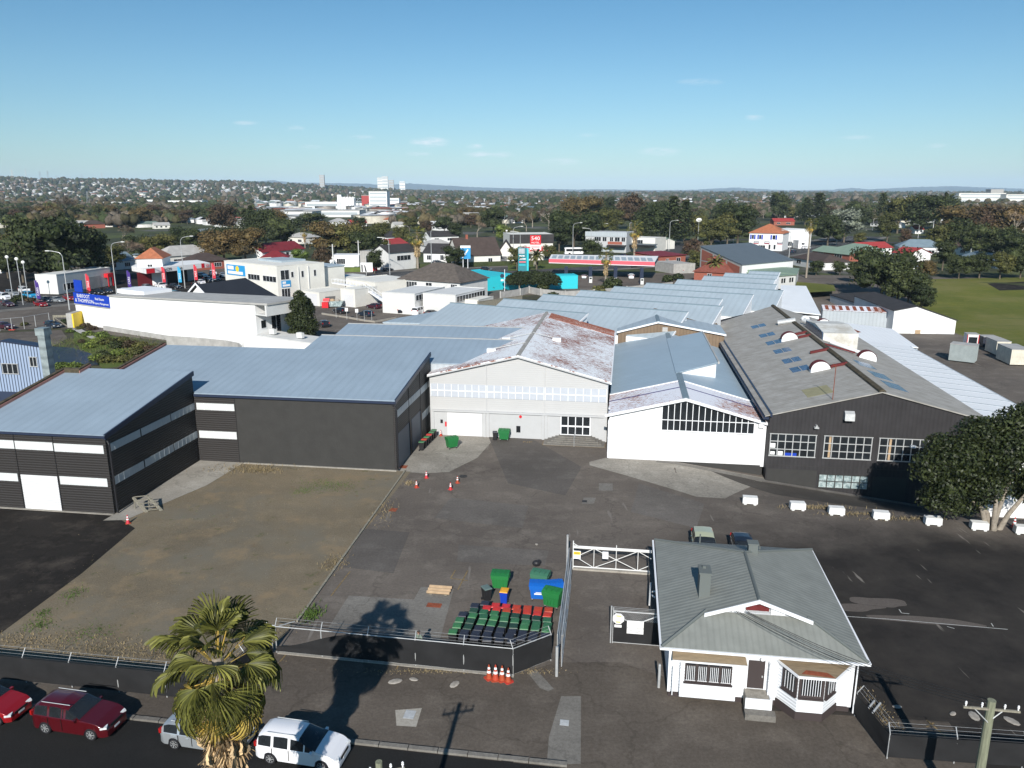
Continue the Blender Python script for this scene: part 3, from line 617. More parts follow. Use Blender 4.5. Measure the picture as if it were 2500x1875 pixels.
def car(name, kind, pm, label, rails=False, lower=None):
    Lc, Wd, Hh, prof_, belt, cab, pil, wx = KIND[kind]; N = 64; hw = Wd / 2; r = .37 if kind not in ('suv', 'ute') else .40
    xs = sorted(set([i / N for i in range(N + 1)] + [.004, .996])); px_, pz_ = zip(*prof_); rows = []
    for f in xs:
        zt = float(np.interp(f, px_, pz_)); x = (f - .5) * Lc; z0 = .24
        for wf in wx:
            d = abs(x - (wf - .5) * Lc)
            if d < r: z0 = max(z0, .30 + math.sqrt(r * r - d * d))
        end = min(f, 1 - f); tp = 1 - .16 * max(0, 1 - end / .07) ** 1.6 - .035 * max(0, 1 - end / .3); wq = hw * tp
        b = min(belt + .02 * (1 - f), zt - .015); mid = max(.55 * b, z0 + .02); b = max(b, mid + .05) if zt > mid + .08 else mid + .03; zt = max(zt, b + .01)
        ws = wq * (1 - .20 * min(1, max(0, (zt - b)) / .55)); crown = .03
        rows.append([(x,0,z0),(x,wq*.80,z0),(x,wq*.985,z0+.01),(x,wq,mid),(x,wq*.985,b-.03),(x,wq*.955,b),(x,ws,zt-.075*min(1,(zt-b)/.3)),(x,ws*.80,zt-.01),(x,0,zt+crown*.6)])
    body, gl = MB(), MB(); K = 9
    def isglass(i, j):
        f = (xs[i] + xs[i + 1]) / 2; zt = float(np.interp(f, px_, pz_))
        if zt - belt < .12: return False
        s = (float(np.interp(xs[i + 1], px_, pz_)) - float(np.interp(xs[i], px_, pz_))) / ((xs[i + 1] - xs[i]) * Lc)
        if j == 5: return cab[0] < f < cab[1] and all(abs(f - p) > .010 for p in pil) and zt - belt > .22
        if j in(6,7):return(f>.45 and s<-.42 and zt>belt+.1) or(f<.25 and s>.9 and zt>belt+.15 and kind!='ute') or(kind=='sedan' and f<.3 and s>.5) or(kind=='ute' and.30<f<.33)
        return False
    for sgn in (1, -1):
        off=len(body.v); body.v+=[(p[0],p[1]*sgn,p[2]) for rw in rows for p in rw]; go=len(gl.v); gl.v+=[(p[0],p[1]*sgn*(1.0+.004),p[2]+.004) for rw in rows for p in rw]
        for i in range(len(rows) - 1):
            for j in range(K - 1):
                q = (i * K + j, i * K + j + 1, (i + 1) * K + j + 1, (i + 1) * K + j); q = q if sgn > 0 else q[::-1]
                if isglass(i, j): gl.f.append(tuple(go + a for a in q)); gl.m.append(0)
                else: body.f.append(tuple(off + a for a in q)); body.m.append(1 if (j <= 1 and lower) else 0)
        for e_ in (0, len(rows) - 1):
            q = tuple(off + e_ * K + j for j in range(K)); body.f.append(q if (e_ == 0) == (sgn < 0) else q[::-1]); body.m.append(0)
    t = T(name, label, 'car'); bo = t.part('body', body, [pm, M['plastic_black']], smooth=True, ang=38); t.part('windows', gl, M['glass'], smooth=True)
    W_ = wheel_meshes()
    for wf in wx:
        for s in (1, -1):
            wo=link('wheel',W_['hub'],t.e); wo.location=((wf-.5)*Lc,s*(hw-.10),.325 if r<.4 else.36); wo.rotation_euler=(0,0,0 if s<0 else math.pi); k=1 if r<.4 else 1.12; wo.scale=(k,1,k)
            link('tyre', W_['tyre'], wo); link('rim', W_['rim'], wo)
    for s in (1, -1):
        zt=float(np.interp(.955,px_,pz_)); t.part('headlight',MB().rbox((Lc*.452,s*hw*.76,zt-.08),.17,.16,.055,-s*.45,tilt=0),M['lamp'],smooth=False)
        t.part('tail_light', MB().rbox((-Lc * .483, s * hw * .82, belt + (.05 if kind != 'ute' else -.15)), .06, .10, .13, s * .2), M['lamp_red'])
        [t.part('door_seam',MB().box((p_-.5)*Lc-.012,(p_-.5)*Lc+.012,s*hw-.03,s*hw+.003,.38,belt-.02),M['black']) for p_ in pil[:2]]; [t.part('door_handle',MB().box((p_-.5)*Lc-.34,(p_-.5)*Lc-.18,s*hw-.03,s*hw+.022,belt-.17,belt-.13),pm) for p_ in pil[:2]]; mxp=(cab[1]-.5-.035)*Lc; t.part('mirror',MB().rbox((mxp,s*(hw+.08),belt+.06),.07,.10,.07),pm)
    t.part('number_plate', MB().rbox((Lc * .5 + .004, 0, .48), .008, .20, .055), M['reflect'])
    t.part('grille', MB().rbox((Lc * .497, 0, .60 if kind not in ('suv', 'van') else .74), .015, hw * .5, .07), M['black'])
    t.part('bumper_trim', MB().rbox((Lc * .495, 0, .36), .02, hw * .7, .06), M['plastic_black'])
    if rails:
        for s in (1, -1): t.part('roof_rail', MB().tube((-Lc * .36, s * hw * .66, Hh + .05), (Lc * .02, s * hw * .66, Hh + .06), .02, 5), M['galv'])
    return t.e
M['lamp'] = mat('headlamp', (.75, .77, .78), .1, spec=.8, var=.3, vscale=9); M['lamp_red'] = mat('tail_lamp', (.35, .01, .01), .2)
P_={'white':paint('car_white',(.80,.80,.82)),'red':paint('car_red',(.30,.008,.012),.2),'dkred':paint('car_dark_red',(.085,.004,.008),.2),'silver':paint('car_silver',(.45,.48,.50),.5),
      'black':paint('car_black',(.012,.012,.016)),'grey':paint('car_grey',(.13,.14,.15),.4),'blue':paint('car_blue',(.01,.06,.35),.2),'navy':paint('car_navy',(.02,.035,.06),.3),'sky':paint('car_sky_blue',(.02,.30,.55)),'teal':paint('car_teal',(.20,.38,.42),.3),'maroon':paint('car_maroon',(.05,.01,.02))}
CARP = {}
def carp(kind, col):
    k = (kind, col)
    if k not in CARP:CARP[k]=car('parked_car' if kind not in('van','ute') else{'van':'van','ute':'pickup_truck'}[kind],kind,P_[col],'car'); CARP[k]['category']={'van':'van','ute':'pickup truck'}.get(kind,'car')
    return CARP[k]
def park(kind, col, rear, front, label, group=None, z=None):     # rear/front: ground pixels under the two ends
    a = GT(*rear); b = GT(*front); c = ((a[0] + b[0]) / 2, (a[1] + b[1]) / 2, (a[2] + b[2]) / 2)
    return place(carp(kind, col), c, math.atan2(b[1] - a[1], b[0] - a[0]), label, group)
# ---------------- bins, cones, blocks ----------------
def bin_proto(lid, body='bin_body', tilt=0.0):
    t = T('wheelie_bin', 'bin', 'wheelie bin'); b = MB(); n = 0
    lv = [(.21, .24, .08), (.24, .29, .55), (.27, .33, .93), (.29, .36, .97), (.29, .36, 1.0)]
    for i, (hx, hy, z) in enumerate(lv): b.v += [(-hx, -hy, z), (hx, -hy, z), (hx, hy, z), (-hx, hy, z)]
    for i in range(len(lv) - 1):
        for j in range(4): b.f.append((i * 4 + j, i * 4 + (j + 1) % 4, (i + 1) * 4 + (j + 1) % 4, (i + 1) * 4 + j)); b.m.append(0)
    b.f += [(3, 2, 1, 0)]; b.m.append(0); t.part('body', b, M[body])
    l = MB(); lv = [(.285, .36, 1.0), (.295, .375, 1.02), (.27, .345, 1.065), (.19, .25, 1.085)]
    for hx, hy, z in lv: l.v += [(-hx, -hy, z), (hx, -hy, z), (hx, hy, z), (-hx, hy, z)]
    for i in range(3):
        for j in range(4): l.f.append((i * 4 + j, i * 4 + (j + 1) % 4, (i + 1) * 4 + (j + 1) % 4, (i + 1) * 4 + j)); l.m.append(0)
    l.f.append((12, 13, 14, 15)); l.m.append(0); l.box(-.14, .14, -.10, -.06, 1.085, 1.095); t.part('lid', l, M[lid])
    t.part('handle', MB().tube((-.22, .40, 1.0), (.22, .40, 1.0), .02, 5), M['bin_body'])
    for s in(1,-1):t.part('wheel',xf(MB().lathe([(.1,-.025),(.1,.025)],n=12),Matrix.Translation((s*.25,.27,.1))@Matrix.Rotation(math.pi/2,4,'Y')),M['plastic_black'])
    return t.e
BINS = {k: bin_proto(v) for k, v in (('g', 'lid_green'), ('d', 'lid_dkgreen'), ('r', 'lid_red'), ('k', 'plastic_dk'), ('w', 'clear_lid'))}
def dumpster_proto(mt, lidm, w=1.3, d=1.0, h=1.25, name='dumpster'):
    t = T(name, name, 'dumpster'); b = MB()
    lv = [(w * .40, d * .38, .22), (w * .46, d * .44, h * .75), (w * .5, d * .5, h * .78), (w * .5, d * .5, h)]
    for hx, hy, z in lv: b.v += [(-hx, -hy, z), (hx, -hy, z), (hx, hy, z), (-hx, hy, z)]
    for i in range(3):
        for j in range(4): b.f.append((i * 4 + j, i * 4 + (j + 1) % 4, (i + 1) * 4 + (j + 1) % 4, (i + 1) * 4 + j)); b.m.append(0)
    b.f.append((3, 2, 1, 0)); b.m.append(0)
    for i in range(5): b.box(-w * .38 + i * w * .19 - .02, -w * .38 + i * w * .19 + .02, -d * .47, -d * .40, .35, h * .72)
    t.part('body', b, M[mt])
    l = MB().prof([(-d * .53, h), (-d * .53, h + .04), (-d * .2, h + .13), (d * .3, h + .15), (d * .53, h + .06), (d * .53, h)], -w * .52, w * .52, axis='x')
    for s in (-.3, 0, .3): l.box(w * s - .02, w * s + .02, -d * .4, d * .35, h + .1, h + .17)
    t.part('lid', l, M[lidm])
    for sx in (1, -1):
        t.part('handle', MB().tube((sx * w * .53, -d * .3, h * .9), (sx * w * .53, d * .3, h * .9), .025, 6), M[mt])
        for sy in (1, -1):
            wq=t.part('wheel',xf(MB().lathe([(.09,-.03),(.09,.03)],n=10),Matrix.Translation((sx*w*.34,sy*d*.32,.09))@Matrix.Rotation(math.pi/2,4,'Y')),M['plastic_black'])
            t.part('fork', MB().box(sx * w * .34 - .05, sx * w * .34 + .05, sy * d * .32 - .03, sy * d * .32 + .03, .16, .24), M['galv'], parent=wq)
    return t.e
DG = dumpster_proto('green_bin', 'green_bin'); DB = dumpster_proto('blue_bin', 'blue_bin'); DF = dumpster_proto('green_bin2', 'green_bin2')
def cone_proto():
    t=T('traffic_cone','cone','traffic cone'); t.part('cone_body',MB().lathe([(.15,.04),(.105,.30),(.085,.42),(.05,.62),(.03,.74),(.012,.75)],n=14),M['cone'],smooth=True)
    t.part('base', MB().prism([(-.21, -.16), (-.16, -.21), (.16, -.21), (.21, -.16), (.21, .16), (.16, .21), (-.16, .21), (-.21, .16)], 0, .04), M['cone'])
    t.part('reflective_band',MB().lathe([(.105,.33),(.088,.44)],n=14),M['reflect']); t.part('reflective_band',MB().lathe([(.072,.53),(.052,.63)],n=14),M['reflect']); return t.e
CONE = cone_proto()
def block_proto():
    m_=MB().prof([(-.75,.12),(-.62,.12),(-.60,0),(-.35,0),(-.33,.12),(.33,.12),(.35,0),(.60,0),(.62,.12),(.75,.12),(.73,.74),(.70,.78),(-.70,.78),(-.73,.74)],-.33,.33)
    return one('concrete_block', m_, M['block'], 'block', 'concrete block')
BLOCK = block_proto()
def lamp_proto(h=12, arm=2.6, mm='galv'):
    t=T('street_lamp','lamp','street lamp'); t.part('pole',MB().tube((0,0,0),(0,0,h*.5),.14,8,.10).tube((0,0,h*.5),(0,0,h-1.2),.10,8,.07),M[mm])
    pts=[(0,0,h-1.25)]+[(arm*.38*(1-math.cos(a)),0,h-1.25+1.15*math.sin(a)) for a in[R_(q) for q in(15,30,45,60,75)]]+[(arm*.75,0,h+.1),(arm,0,h+.15)]
    t.part('arm', MB().path(pts, .06, 6), M[mm]); t.part('lamp_head', MB().rbox((arm + .3, 0, h + .16), .4, .14, .08), M['steel_white']); return t.e
LAMP = lamp_proto()
FLAG = T('feather_flag', 'flag', 'advertising flag')
def flag_proto(c1):
    t = T('feather_flag', 'flag', 'advertising flag'); t.part('pole', MB().tube((0, 0, 0), (0, 0, 4.2), .03, 5), M['galv'])
    n = 10; mb = MB()
    for i in range(n):
        z0, z1 = .9 + i * .33, .9 + (i + 1) * .33; w_ = lambda z: .80 * (1 if z < 3.4 else math.sqrt(max(0, 1 - ((z - 3.4) / .85) ** 2)))
        mb.box(0, max(.05, (w_(z0) + w_(z1)) / 2), -.012, .012, z0, z1 - .001)
    t.part('banner',mb,M[c1]); tx=text_mb('CARS' if c1=='flag_purple' else 'SALE',.62,.006); xf(tx,Matrix.Rotation(math.pi/2,4,'Z')); stand(tx,(.62,-.025,2.2)); t.part('lettering',tx,M['reflect']); return t.e
M['flag_purple']=mat('purple_banner',(.06,.03,.20),.6); M['flag_red']=mat('red_banner',(.55,.04,.06),.6); M['flag_blue']=mat('blue_banner',(.04,.35,.6),.6)
bpy.data.objects.remove(FLAG.e)
FLAGS = {k: flag_proto('flag_' + k) for k in ('purple', 'red', 'blue')}
# ================= ground =================
def sheet(name, nx, ny, X, Y, Z, m, **kw):
    V = np.stack([X, Y, Z], -1).reshape(-1, 3); i = np.arange((nx - 1) * (ny - 1)); r, c = i // (nx - 1), i % (nx - 1); a = r * nx + c
    o = link(name, mesh_np(name, V, np.stack([a, a + 1, a + nx + 1, a + nx], 1), m, smooth=True)); return tag(o, kind='structure', **kw)
# near ground grid in site axes (yard asphalt), then the far country as a fan of rings
us=np.concatenate([np.arange(-290,5,5.0),np.arange(5,40,1.0),np.arange(40,221,5.0)]); ws=np.concatenate([np.arange(-30,66,6.0),np.arange(66,84,1.0),np.arange(84,290,6.0)])
UU, WW = np.meshgrid(us, ws); ZZ = np.vectorize(gzs)(UU, WW); XX = UU * CA + WW * SA; YY = -UU * SA + WW * CA
sheet('yard_asphalt', len(us), len(ws), XX, YY, ZZ, M['asphalt'])
az = np.linspace(-1.25, 1.25, 90); rr = np.concatenate([[0, 60, 120, 180, 240], np.geomspace(300, 24000, 60)])
AZ, RR = np.meshgrid(az, rr); XX = RR * np.sin(AZ) * 1.0; YY = RR * np.cos(AZ) - 60; ZZ = np.vectorize(far_h)(XX, YY) - .05
def _lowz(x, y): return gz(x, y) - .06 if (x > 0 and y < 300) else 0
ZZ = ZZ + np.vectorize(_lowz)(XX, YY) - np.where(RR < 260, 5, np.where((RR < 340) & (XX > 0), 1.0, 0))
sheet('ground', len(az), len(rr), XX, YY, ZZ, M['far_ground'])
def patch(name, pts, m, dz=.004, kind='structure', sub=0, **kw):      # pts: world (x,y)
    mb = MB()
    if sub:
        bm = bmesh.new(); f = bm.faces.new([bm.verts.new((p[0], p[1], 0)) for p in pts]); bmesh.ops.triangulate(bm, faces=[f])
        for _ in range(sub): bmesh.ops.subdivide_edges(bm, edges=bm.edges[:], cuts=1, use_grid_fill=True)
        bmesh.ops.triangulate(bm, faces=bm.faces[:])
        for v in bm.verts: v.co.z = gz(v.co.x, v.co.y) + dz
        me = bpy.data.meshes.new(name); bm.to_mesh(me); bm.free(); me.materials.append(M[m]); o = link(name, me)
    else:
        o = link(name, mesh_from(name, mb.face([(p[0], p[1], dz) for p in pts]), M[m]))
    return tag(o, kw.get('label'), kw.get('cat'), kw.get('group'), kind)
def SP(*pts): return [s2w(*p) for p in pts]
def PP(*pts): return [G(*p) for p in pts]
# gravel lot, slabs, road, path
patch('gravel_lot', SP((-62, 36.6), (-22.3, 36.6), (-21.5, 41.4), (-21.5, 74.7), (-45.2, 74.8), (-45.2, 60.1), (-62, 60.1)), 'gravel', .010)
patch('asphalt_apron', PP((-60, 1390), (-60, 1234), (278, 1259), (330, 1290), (200, 1400), (0, 1548), (-60, 1580)), 'asphalt_dark', .016)
patch('concrete_slab', SP((-45.3, 58.6), (-43.4, 59.0), (-40.6, 68), (-40.1, 74.8), (-45.2, 74.8), (-45.2, 60)), 'conc', .030)
patch('concrete_apron', SP((-23.0, 74.6), (-20.0, 74.4), (-17.5, 75.2), (-15.4, 80), (-14.6, 87.6), (-22.7, 87.6), (-22.9, 80)), 'apron', .008)
patch('concrete_apron',SP((-1.1,81.9),(5.8,81.9))+PP((1868,1142),(1862,1152),(1770,1215),(1700,1212),(1560,1170),(1440,1136),(1438,1128),(1478,1118)),'apron',.012,sub=3)
patch('wash_slab', PP((852, 1454), (1010, 1464), (1028, 1433), (1108, 1438), (1073, 1566), (800, 1535)), 'conc_dk', .008)
k0, k1 = w2s(*G(860, 1816)); KW = k1
patch('footpath',SP((-60,KW),(-60,36.4),(-22.3,36.4),(-21.5,41.4),(-6,41.2),(-3.4,42.9),(0.5,43.5),(6.5,41.0),(9,41.0),(9,40.0),(18.6,40.4),(18.9,35.5),(40,35.5),(40,KW-1.5)),'path',.005)
patch('road', SP((-75, 12), (45, 12), (45, KW - 1.5), (8, KW - .3), (-20, KW), (-75, KW + .6)), 'road', .007)
kb = MB()
seg = [(-75, KW + .6), (-40, KW + .25), (-20, KW), (-4, KW - .12), (-2, KW - .15)]
for a, b in zip(seg[:-1], seg[1:]):
    n_ = int((b[0] - a[0]) / 1.5)
    for i in range(n_):
        u0=a[0]+(b[0]-a[0])*i/n_; u1=a[0]+(b[0]-a[0])*(i+.97)/n_; w0=a[1]+(b[1]-a[1])*i/n_; kb.prof([(u0,0),(u1,0),(u1,.13),(u0,.13)],w0,w0+.28)
kb.v = [(*s2w(p[0], p[1]), p[2]) for p in kb.v]
one('kerb', kb, M['conc_dk'], None, None, kind='structure')
vs = MB(); ul = [S(990, 1150)[0] - .1, S(722, 1520)[0]]; wl = [S(990, 1150)[1], S(722, 1520)[1]]
for i in range(16):
    f0,f1=i/16,(i+.96)/16; u0,u1=ul[0]+(ul[1]-ul[0])*f0,ul[0]+(ul[1]-ul[0])*f1; w0,w1=wl[0]+(wl[1]-wl[0])*f0,wl[0]+(wl[1]-wl[0])*f1
    vs.slab([(u0, w0, .13), (u0 + .16, w0, .13), (u1 + .16, w1, .13), (u1, w1, .13)], .13)
vs.v = [(*s2w(p[0], p[1]), p[2]) for p in vs.v]
one('garden_edging', vs, M['old_timber'], 'long weathered timber edging between the gravel lot and the asphalt yard', 'edging')
# stains, patches and service covers in the paving
for i,(q,m_,dz) in enumerate([(((965,1734),(1030,1729),(1016,1775),(968,1772)),'conc',.012),(((1370,1700),(1418,1700),(1418,1865),(1335,1868),(1340,1800)),'conc_dk',.012),
        (((1290,1645),(1310,1636),(1352,1682),(1338,1688),(1318,1680)),'conc_dk',.012),(((1425,1215),(1455,1215),(1450,1230),(1420,1230)),'conc_dk',.009),(((1462,1180),(1496,1180),(1496,1198),(1462,1198)),'conc_dk',.009),]):
    patch('paving_patch', PP(*q), m_, dz)
for(cx_,cy_,sx,sy,m_,lb,nm) in[(1000,1745,26,20,'galv','square steel service cover in a concrete surround on the footpath','service_cover'),(1378,1765,22,14,'galv','steel service cover set in the pale concrete strip by the driveway','service_cover'),(1060,1478,36,10,'rust','brown rusty drain grate in the concrete wash slab','drain_grate'),
        (960,1245,18,8,'rust','small drain grate in the asphalt beside the timber edging','drain_grate'),(986,1140,16,7,'rust','rusty drain grate beside the corner of the long charcoal warehouse','drain_grate'),(1427,1224,12,5,'plastic_black','round dark cover in a concrete square in the middle of the yard','service_cover')]:
    x, y = G(cx_, cy_); x1, _ = G(cx_ + sx / 2, cy_); _, y1 = G(cx_, cy_ - sy / 2); a, b = abs(x1 - x), abs(y1 - y); g_ = MB().box(-a, a, -b, b, 0, .012)
    for q in range(5): g_.box(-a * .9, a * .9, b * (-.8 + .36 * q), b * (-.8 + .36 * q) + .03, .012, .018)
    one(nm, g_, M[m_], lb, 'cover', loc=(x, y, .012), rz=-A8)
for(cx_,cy_,r_,lb) in[(1240,1853,.36,'round dark iron manhole cover in the footpath near the bottom edge'),(1131,1163,.42,'round dark manhole cover beside the traffic cones in the yard')]:
    x,y=G(cx_,cy_); one('manhole_cover',MB().lathe([(r_,0),(r_,.012),(r_*.85,.012),(r_*.8,.006)],n=24),M['black'],lb,'manhole',loc=(x,y,.008))
# painted markings
def mark(name, mb, m_='yellow_mark', dz=.016):
    mb.v = [(*s2w(p[0], p[1]), gzs(p[0], p[1]) + dz) for p in mb.v]; o = one(name, mb, M[m_], None, None, kind='structure'); return o
ln = MB()
def lineS(a, b, wd=.09):
    (u0,w0),(u1,w1)=a,b; d=Vector((u1-u0,w1-w0)).normalized()*wd/2; n_=(-d.y,d.x); ln.face([(u0+n_[0],w0+n_[1],0),(u0-n_[0],w0-n_[1],0),(u1-n_[0],w1-n_[1],0),(u1+n_[0],w1+n_[1],0)])
for a,b in[((855,1395),(808,1455)),((1142,1393),(1118,1440)),((1100,1412),(1142,1418)),((2262,1758),(2310,1800)),((2262,1775),(2280,1765)),((697,1600),(683,1616)),((975,1620),(968,1634)),((1112,1392),(1100,1412))]:lineS(S(*a),S(*b))
lineS((-8.75,86.9),(-1.6,86.9),.1); lineS((-8.75,85.45),(-1.6,85.45),.1); lineS((-8.75,85.45),(-8.75,86.9),.1); lineS((-1.6,85.45),(-1.6,86.9),.1)
mark('yellow_line', ln)
tx = text_mb('NO   VEHICLES', 1.05, 0); xf(tx, Matrix.Translation((-5.15, 85.78, 0)) @ Matrix.Diagonal((.92, 1, 1, 1))); mark('painted_words', tx)
tx = text_mb('NP', .9, 0); xf(tx, Matrix.Translation((-10.6, 86.0, 0))); mark('painted_letters', tx)
ln = MB()
for a,b in[((2195,1488),(2201,1497)),((2201,1497),(2220,1499)),((2312,1530),(2330,1535)),((2420,1522),(2425,1530)),((1985,1500),(2170,1512)),((2170,1512),(2460,1537)),((1800,1435),(1900,1440))]:lineS(S(*a),S(*b),.06)
mark('white_line', ln, 'white_mark')
# irregular pale stain patches in the right yard (old spills with a shape of their own)
def splat(cx_, cy_, a, b, m_, seed, rot=0.0, dz=.011):
    r = random.Random(seed); x, y = G(cx_, cy_); pts = []; ph = [r.uniform(0, 6.28) for _ in range(6)]
    for i in range(40):
        t=2*math.pi*i/40; q=1+sum(.16/(k_+1)*math.sin((k_+2)*t+ph[k_]) for k_ in range(6)); px_,py_=a*q*math.cos(t),b*q*math.sin(t)
        pts.append((x + px_ * math.cos(rot) - py_ * math.sin(rot), y + px_ * math.sin(rot) + py_ * math.cos(rot)))
    patch('ground_stain', pts, m_, dz)
M['ramp_seal'] = ground_mat('ramp_seal', (.085, .077, .068), (.06, .055, .05), (.105, .096, .086), .6, .3, 5)
M['stain'] = ground_mat('pale_stain', (.125, .108, .094), (.11, .095, .085), (.14, .125, .11), .5, .35, 5)
M['stain_wet'] = ground_mat('dark_stain', (.05, .044, .040), (.045, .04, .036), (.06, .055, .05), .5, .35, 5)
for a in[(2145,1470,1.8,.7,'stain',1,-.2),(2075,1483,2.2,.5,'stain',2,-.1),(2260,1515,3.2,.55,'stain',3,-.15),(1290,1355,4.5,1.1,'stain',5,-.1)]:splat(*a)
M['repair_light']=ground_mat('light_repair',(.150,.136,.123),(.105,.095,.086),(.19,.174,.156),.85,.35,5); M['repair_dark']=ground_mat('dark_repair',(.118,.106,.096),(.085,.077,.070),(.15,.137,.124),.85,.35,5)
for q,m_ in[(((1190,1060),(1300,1072),(1420,1140),(1380,1210),(1240,1180)),'repair_dark'),(((1100,1215),(1290,1235),(1275,1290),(1060,1265)),'repair_light'),(((1120,1330),(1340,1345),(1330,1382),(1115,1372)),'repair_light'),(((880,1290),(1000,1300),(960,1400),(840,1385)),'repair_dark'),(((1560,1180),(1720,1230),(1700,1290),(1540,1250)),'repair_light')]:patch('paving_patch',PP(*q),m_,.0125)
patch('ramp_strip', SP((4.2, 81.9), (15.4, 81.0), (15.5, 80.5), (30, 80.5), (30, 79.9), (15.2, 79.9), (4.0, 81.3)), 'conc_dk', .03, sub=4)
patch('ramp', SP((9.5, 80.9), (15, 79.8), (33, 79.8), (42, 76), (42, 72), (30, 71.5), (15.5, 75.5)), 'ramp_seal', .02, sub=4)
M['debris'] = mat('pale_debris', (.35, .32, .28), .9, var=.3, vscale=4)
for i,(a,b,s_) in enumerate([(2190,1727,.28),(2326,1744,.25),(2378,1750,.45),(2470,1762,.45),(1010,1660,.3),(965,1665,.45),(1110,1672,.4),(1310,1330,.2)]):
    x,y=G(a,b); o_=MB().ball((0,0,.03),s_,s_*.6,.05,9,4); one('rubbish_scrap',o_,M['debris'],['crumpled pale plastic bag on the right yard nearest the power pole shadow','small pale scrap between the pole shadow and the timber power pole','flattened orange and white bag just left of the timber power pole','flattened white bag right of the timber power pole','small white scrap on the path left of the four cones','torn plastic sheet scrap on the path below the black fence','white paper scrap on the path below the four cones','tiny pale scrap in the middle of the yard'][i],'litter',loc=(x,y,.02),rz=i*.7)
# ================= charcoal warehouse A (left) =================
sl = (9.75 - 7.45) / 14.7
A_ = ST('charcoal_shed', 'charcoal shed with bands of pale panels and a white roller door at the left edge', 'warehouse', -59.3, 60.1)
A_.part('wall', MB().prof([(60.1, 0), (74.9, 0), (74.9, 9.75), (60.1, 7.4)], -59.2, -45.2, axis='x'), M['char_clad'])
A_.part('roof', MB().prof([(59.95, 7.42), (75.05, 9.78), (75.05, 9.9), (59.95, 7.55)], -59.1, -45.05, axis='x'), M['blue_roof'])
A_.part('gutter', MB().box(-59.2, -45.05, 59.86, 60.09, 7.28, 7.50), M['navy'])
A_.part('barge_flashing', MB().prof([(59.95, 7.15), (75.05, 9.5), (75.05, 9.97), (59.95, 7.62)], -45.19, -45.04, axis='x'), M['navy'])
pr = MB(); fl = MB()
for (u0, u1, w0, w1) in [(-59.45, -59.1, 60.0, 73.9), (-59.45, -57.3, 73.6, 73.95), (-57.6, -57.3, 73.95, 75.5)]:
    z_ = lambda q: 7.45 + (q - 60.1) * sl
    pr.prof([(w0,0),(w1,0),(w1,z_(w1)+.55),(w0,z_(w0)+.55)],u0,u1,axis='x'); fl.prof([(w0-.02,z_(w0)+.1),(w1+.02,z_(w1)+.1),(w1+.02,z_(w1)+.38),(w0-.02,z_(w0)+.38)],u1 if u1>-58 or u0<-59.2 and w0<61 else u0,(u1 if u1>-58 or u0<-59.2 and w0<61 else u0)+.05,axis='x')
A_.part('parapet', pr, M['moss']); M['salmon'] = mat('salmon_flashing', (.52, .24, .19), .7, var=.2, vscale=.6); A_.part('parapet_flashing', fl, M['salmon'])
def band(t, x0, x1, z0, z1, w_, nm='light_panel', m_='glass_pale', nmul=0, axis='front'):
    mb = MB(); mb.box(x0, x1, w_ - .03, w_ - .004, z0, z1) if axis == 'front' else mb.box(w_ + .004, w_ + .03, x0, x1, z0, z1)
    o = t.part(nm, mb, M[m_])
    if nmul:
        mu = MB()
        for i in range(1, nmul):
            q = x0 + (x1 - x0) * i / nmul
            mu.box(q - .02, q + .02, w_ - .045, w_ - .031, z0, z1) if axis == 'front' else mu.box(w_ + .031, w_ + .045, q - .02, q + .02, z0, z1)
        t.part('mullion', mu, M['trim_white'] if m_ == 'glass_pale' else M['glass_shade'], parent=o)
    return o
for(x0,x1,z0,z1) in[(-59,-54.3,5.83,6.62),(-54.2,-50.42,5.82,6.6),(-50.3,-45.45,5.78,6.55),(-59,-54.45,2.68,3.43),(-50.2,-45.5,2.64,3.42)]:band(A_,x0,x1,z0,z1,60.1,nmul=5)
for (x0, x1) in [(60.5, 65.1), (65.3, 70.2), (70.35, 74.8)]:
    for z0, z1 in [(5.82, 6.55), (2.65, 3.4)]: band(A_, x0, x1, z0, z1, -45.2, m_='glass_shade', axis='side', nmul=6)
for q in (-54.25, -50.36): A_.part('wall_joint', MB().box(q - .03, q + .03, 60.06, 60.095, 0, 7.4), M['black'])
M['roller'] = ribbed('white_roller_door', (.72, .72, .73), 'Z', .16, .6, .22, .5, .03)
A_.part('roller_door', MB().box(-54.1, -50.42, 60.04, 60.09, .05, 3.38), M['roller'])
def downpipe(t, u, w_, z1, m_='plastic_black', side=1):
    mb=MB(); mb.tube((u,w_,z1-.8),(u,w_,.1),.09,8); mb.tube((u,w_,z1-.8),(u-.25*side,w_+.05,z1-.25),.09,8); mb.box(u-.45,u-.1,w_-.12,w_+.12,z1-.28,z1)
    for k_ in range(4): mb.tube((u, w_, .6 + k_ * 1.7), (u, w_, .7 + k_ * 1.7), .11, 8)
    t.part('downpipe', mb, M[m_])
downpipe(A_, -45.0, 60.3, 7.4)
A_.part('base_strip', MB().box(-59.2, -45.2, 59.8, 60.05, 0, .07), M['conc'])
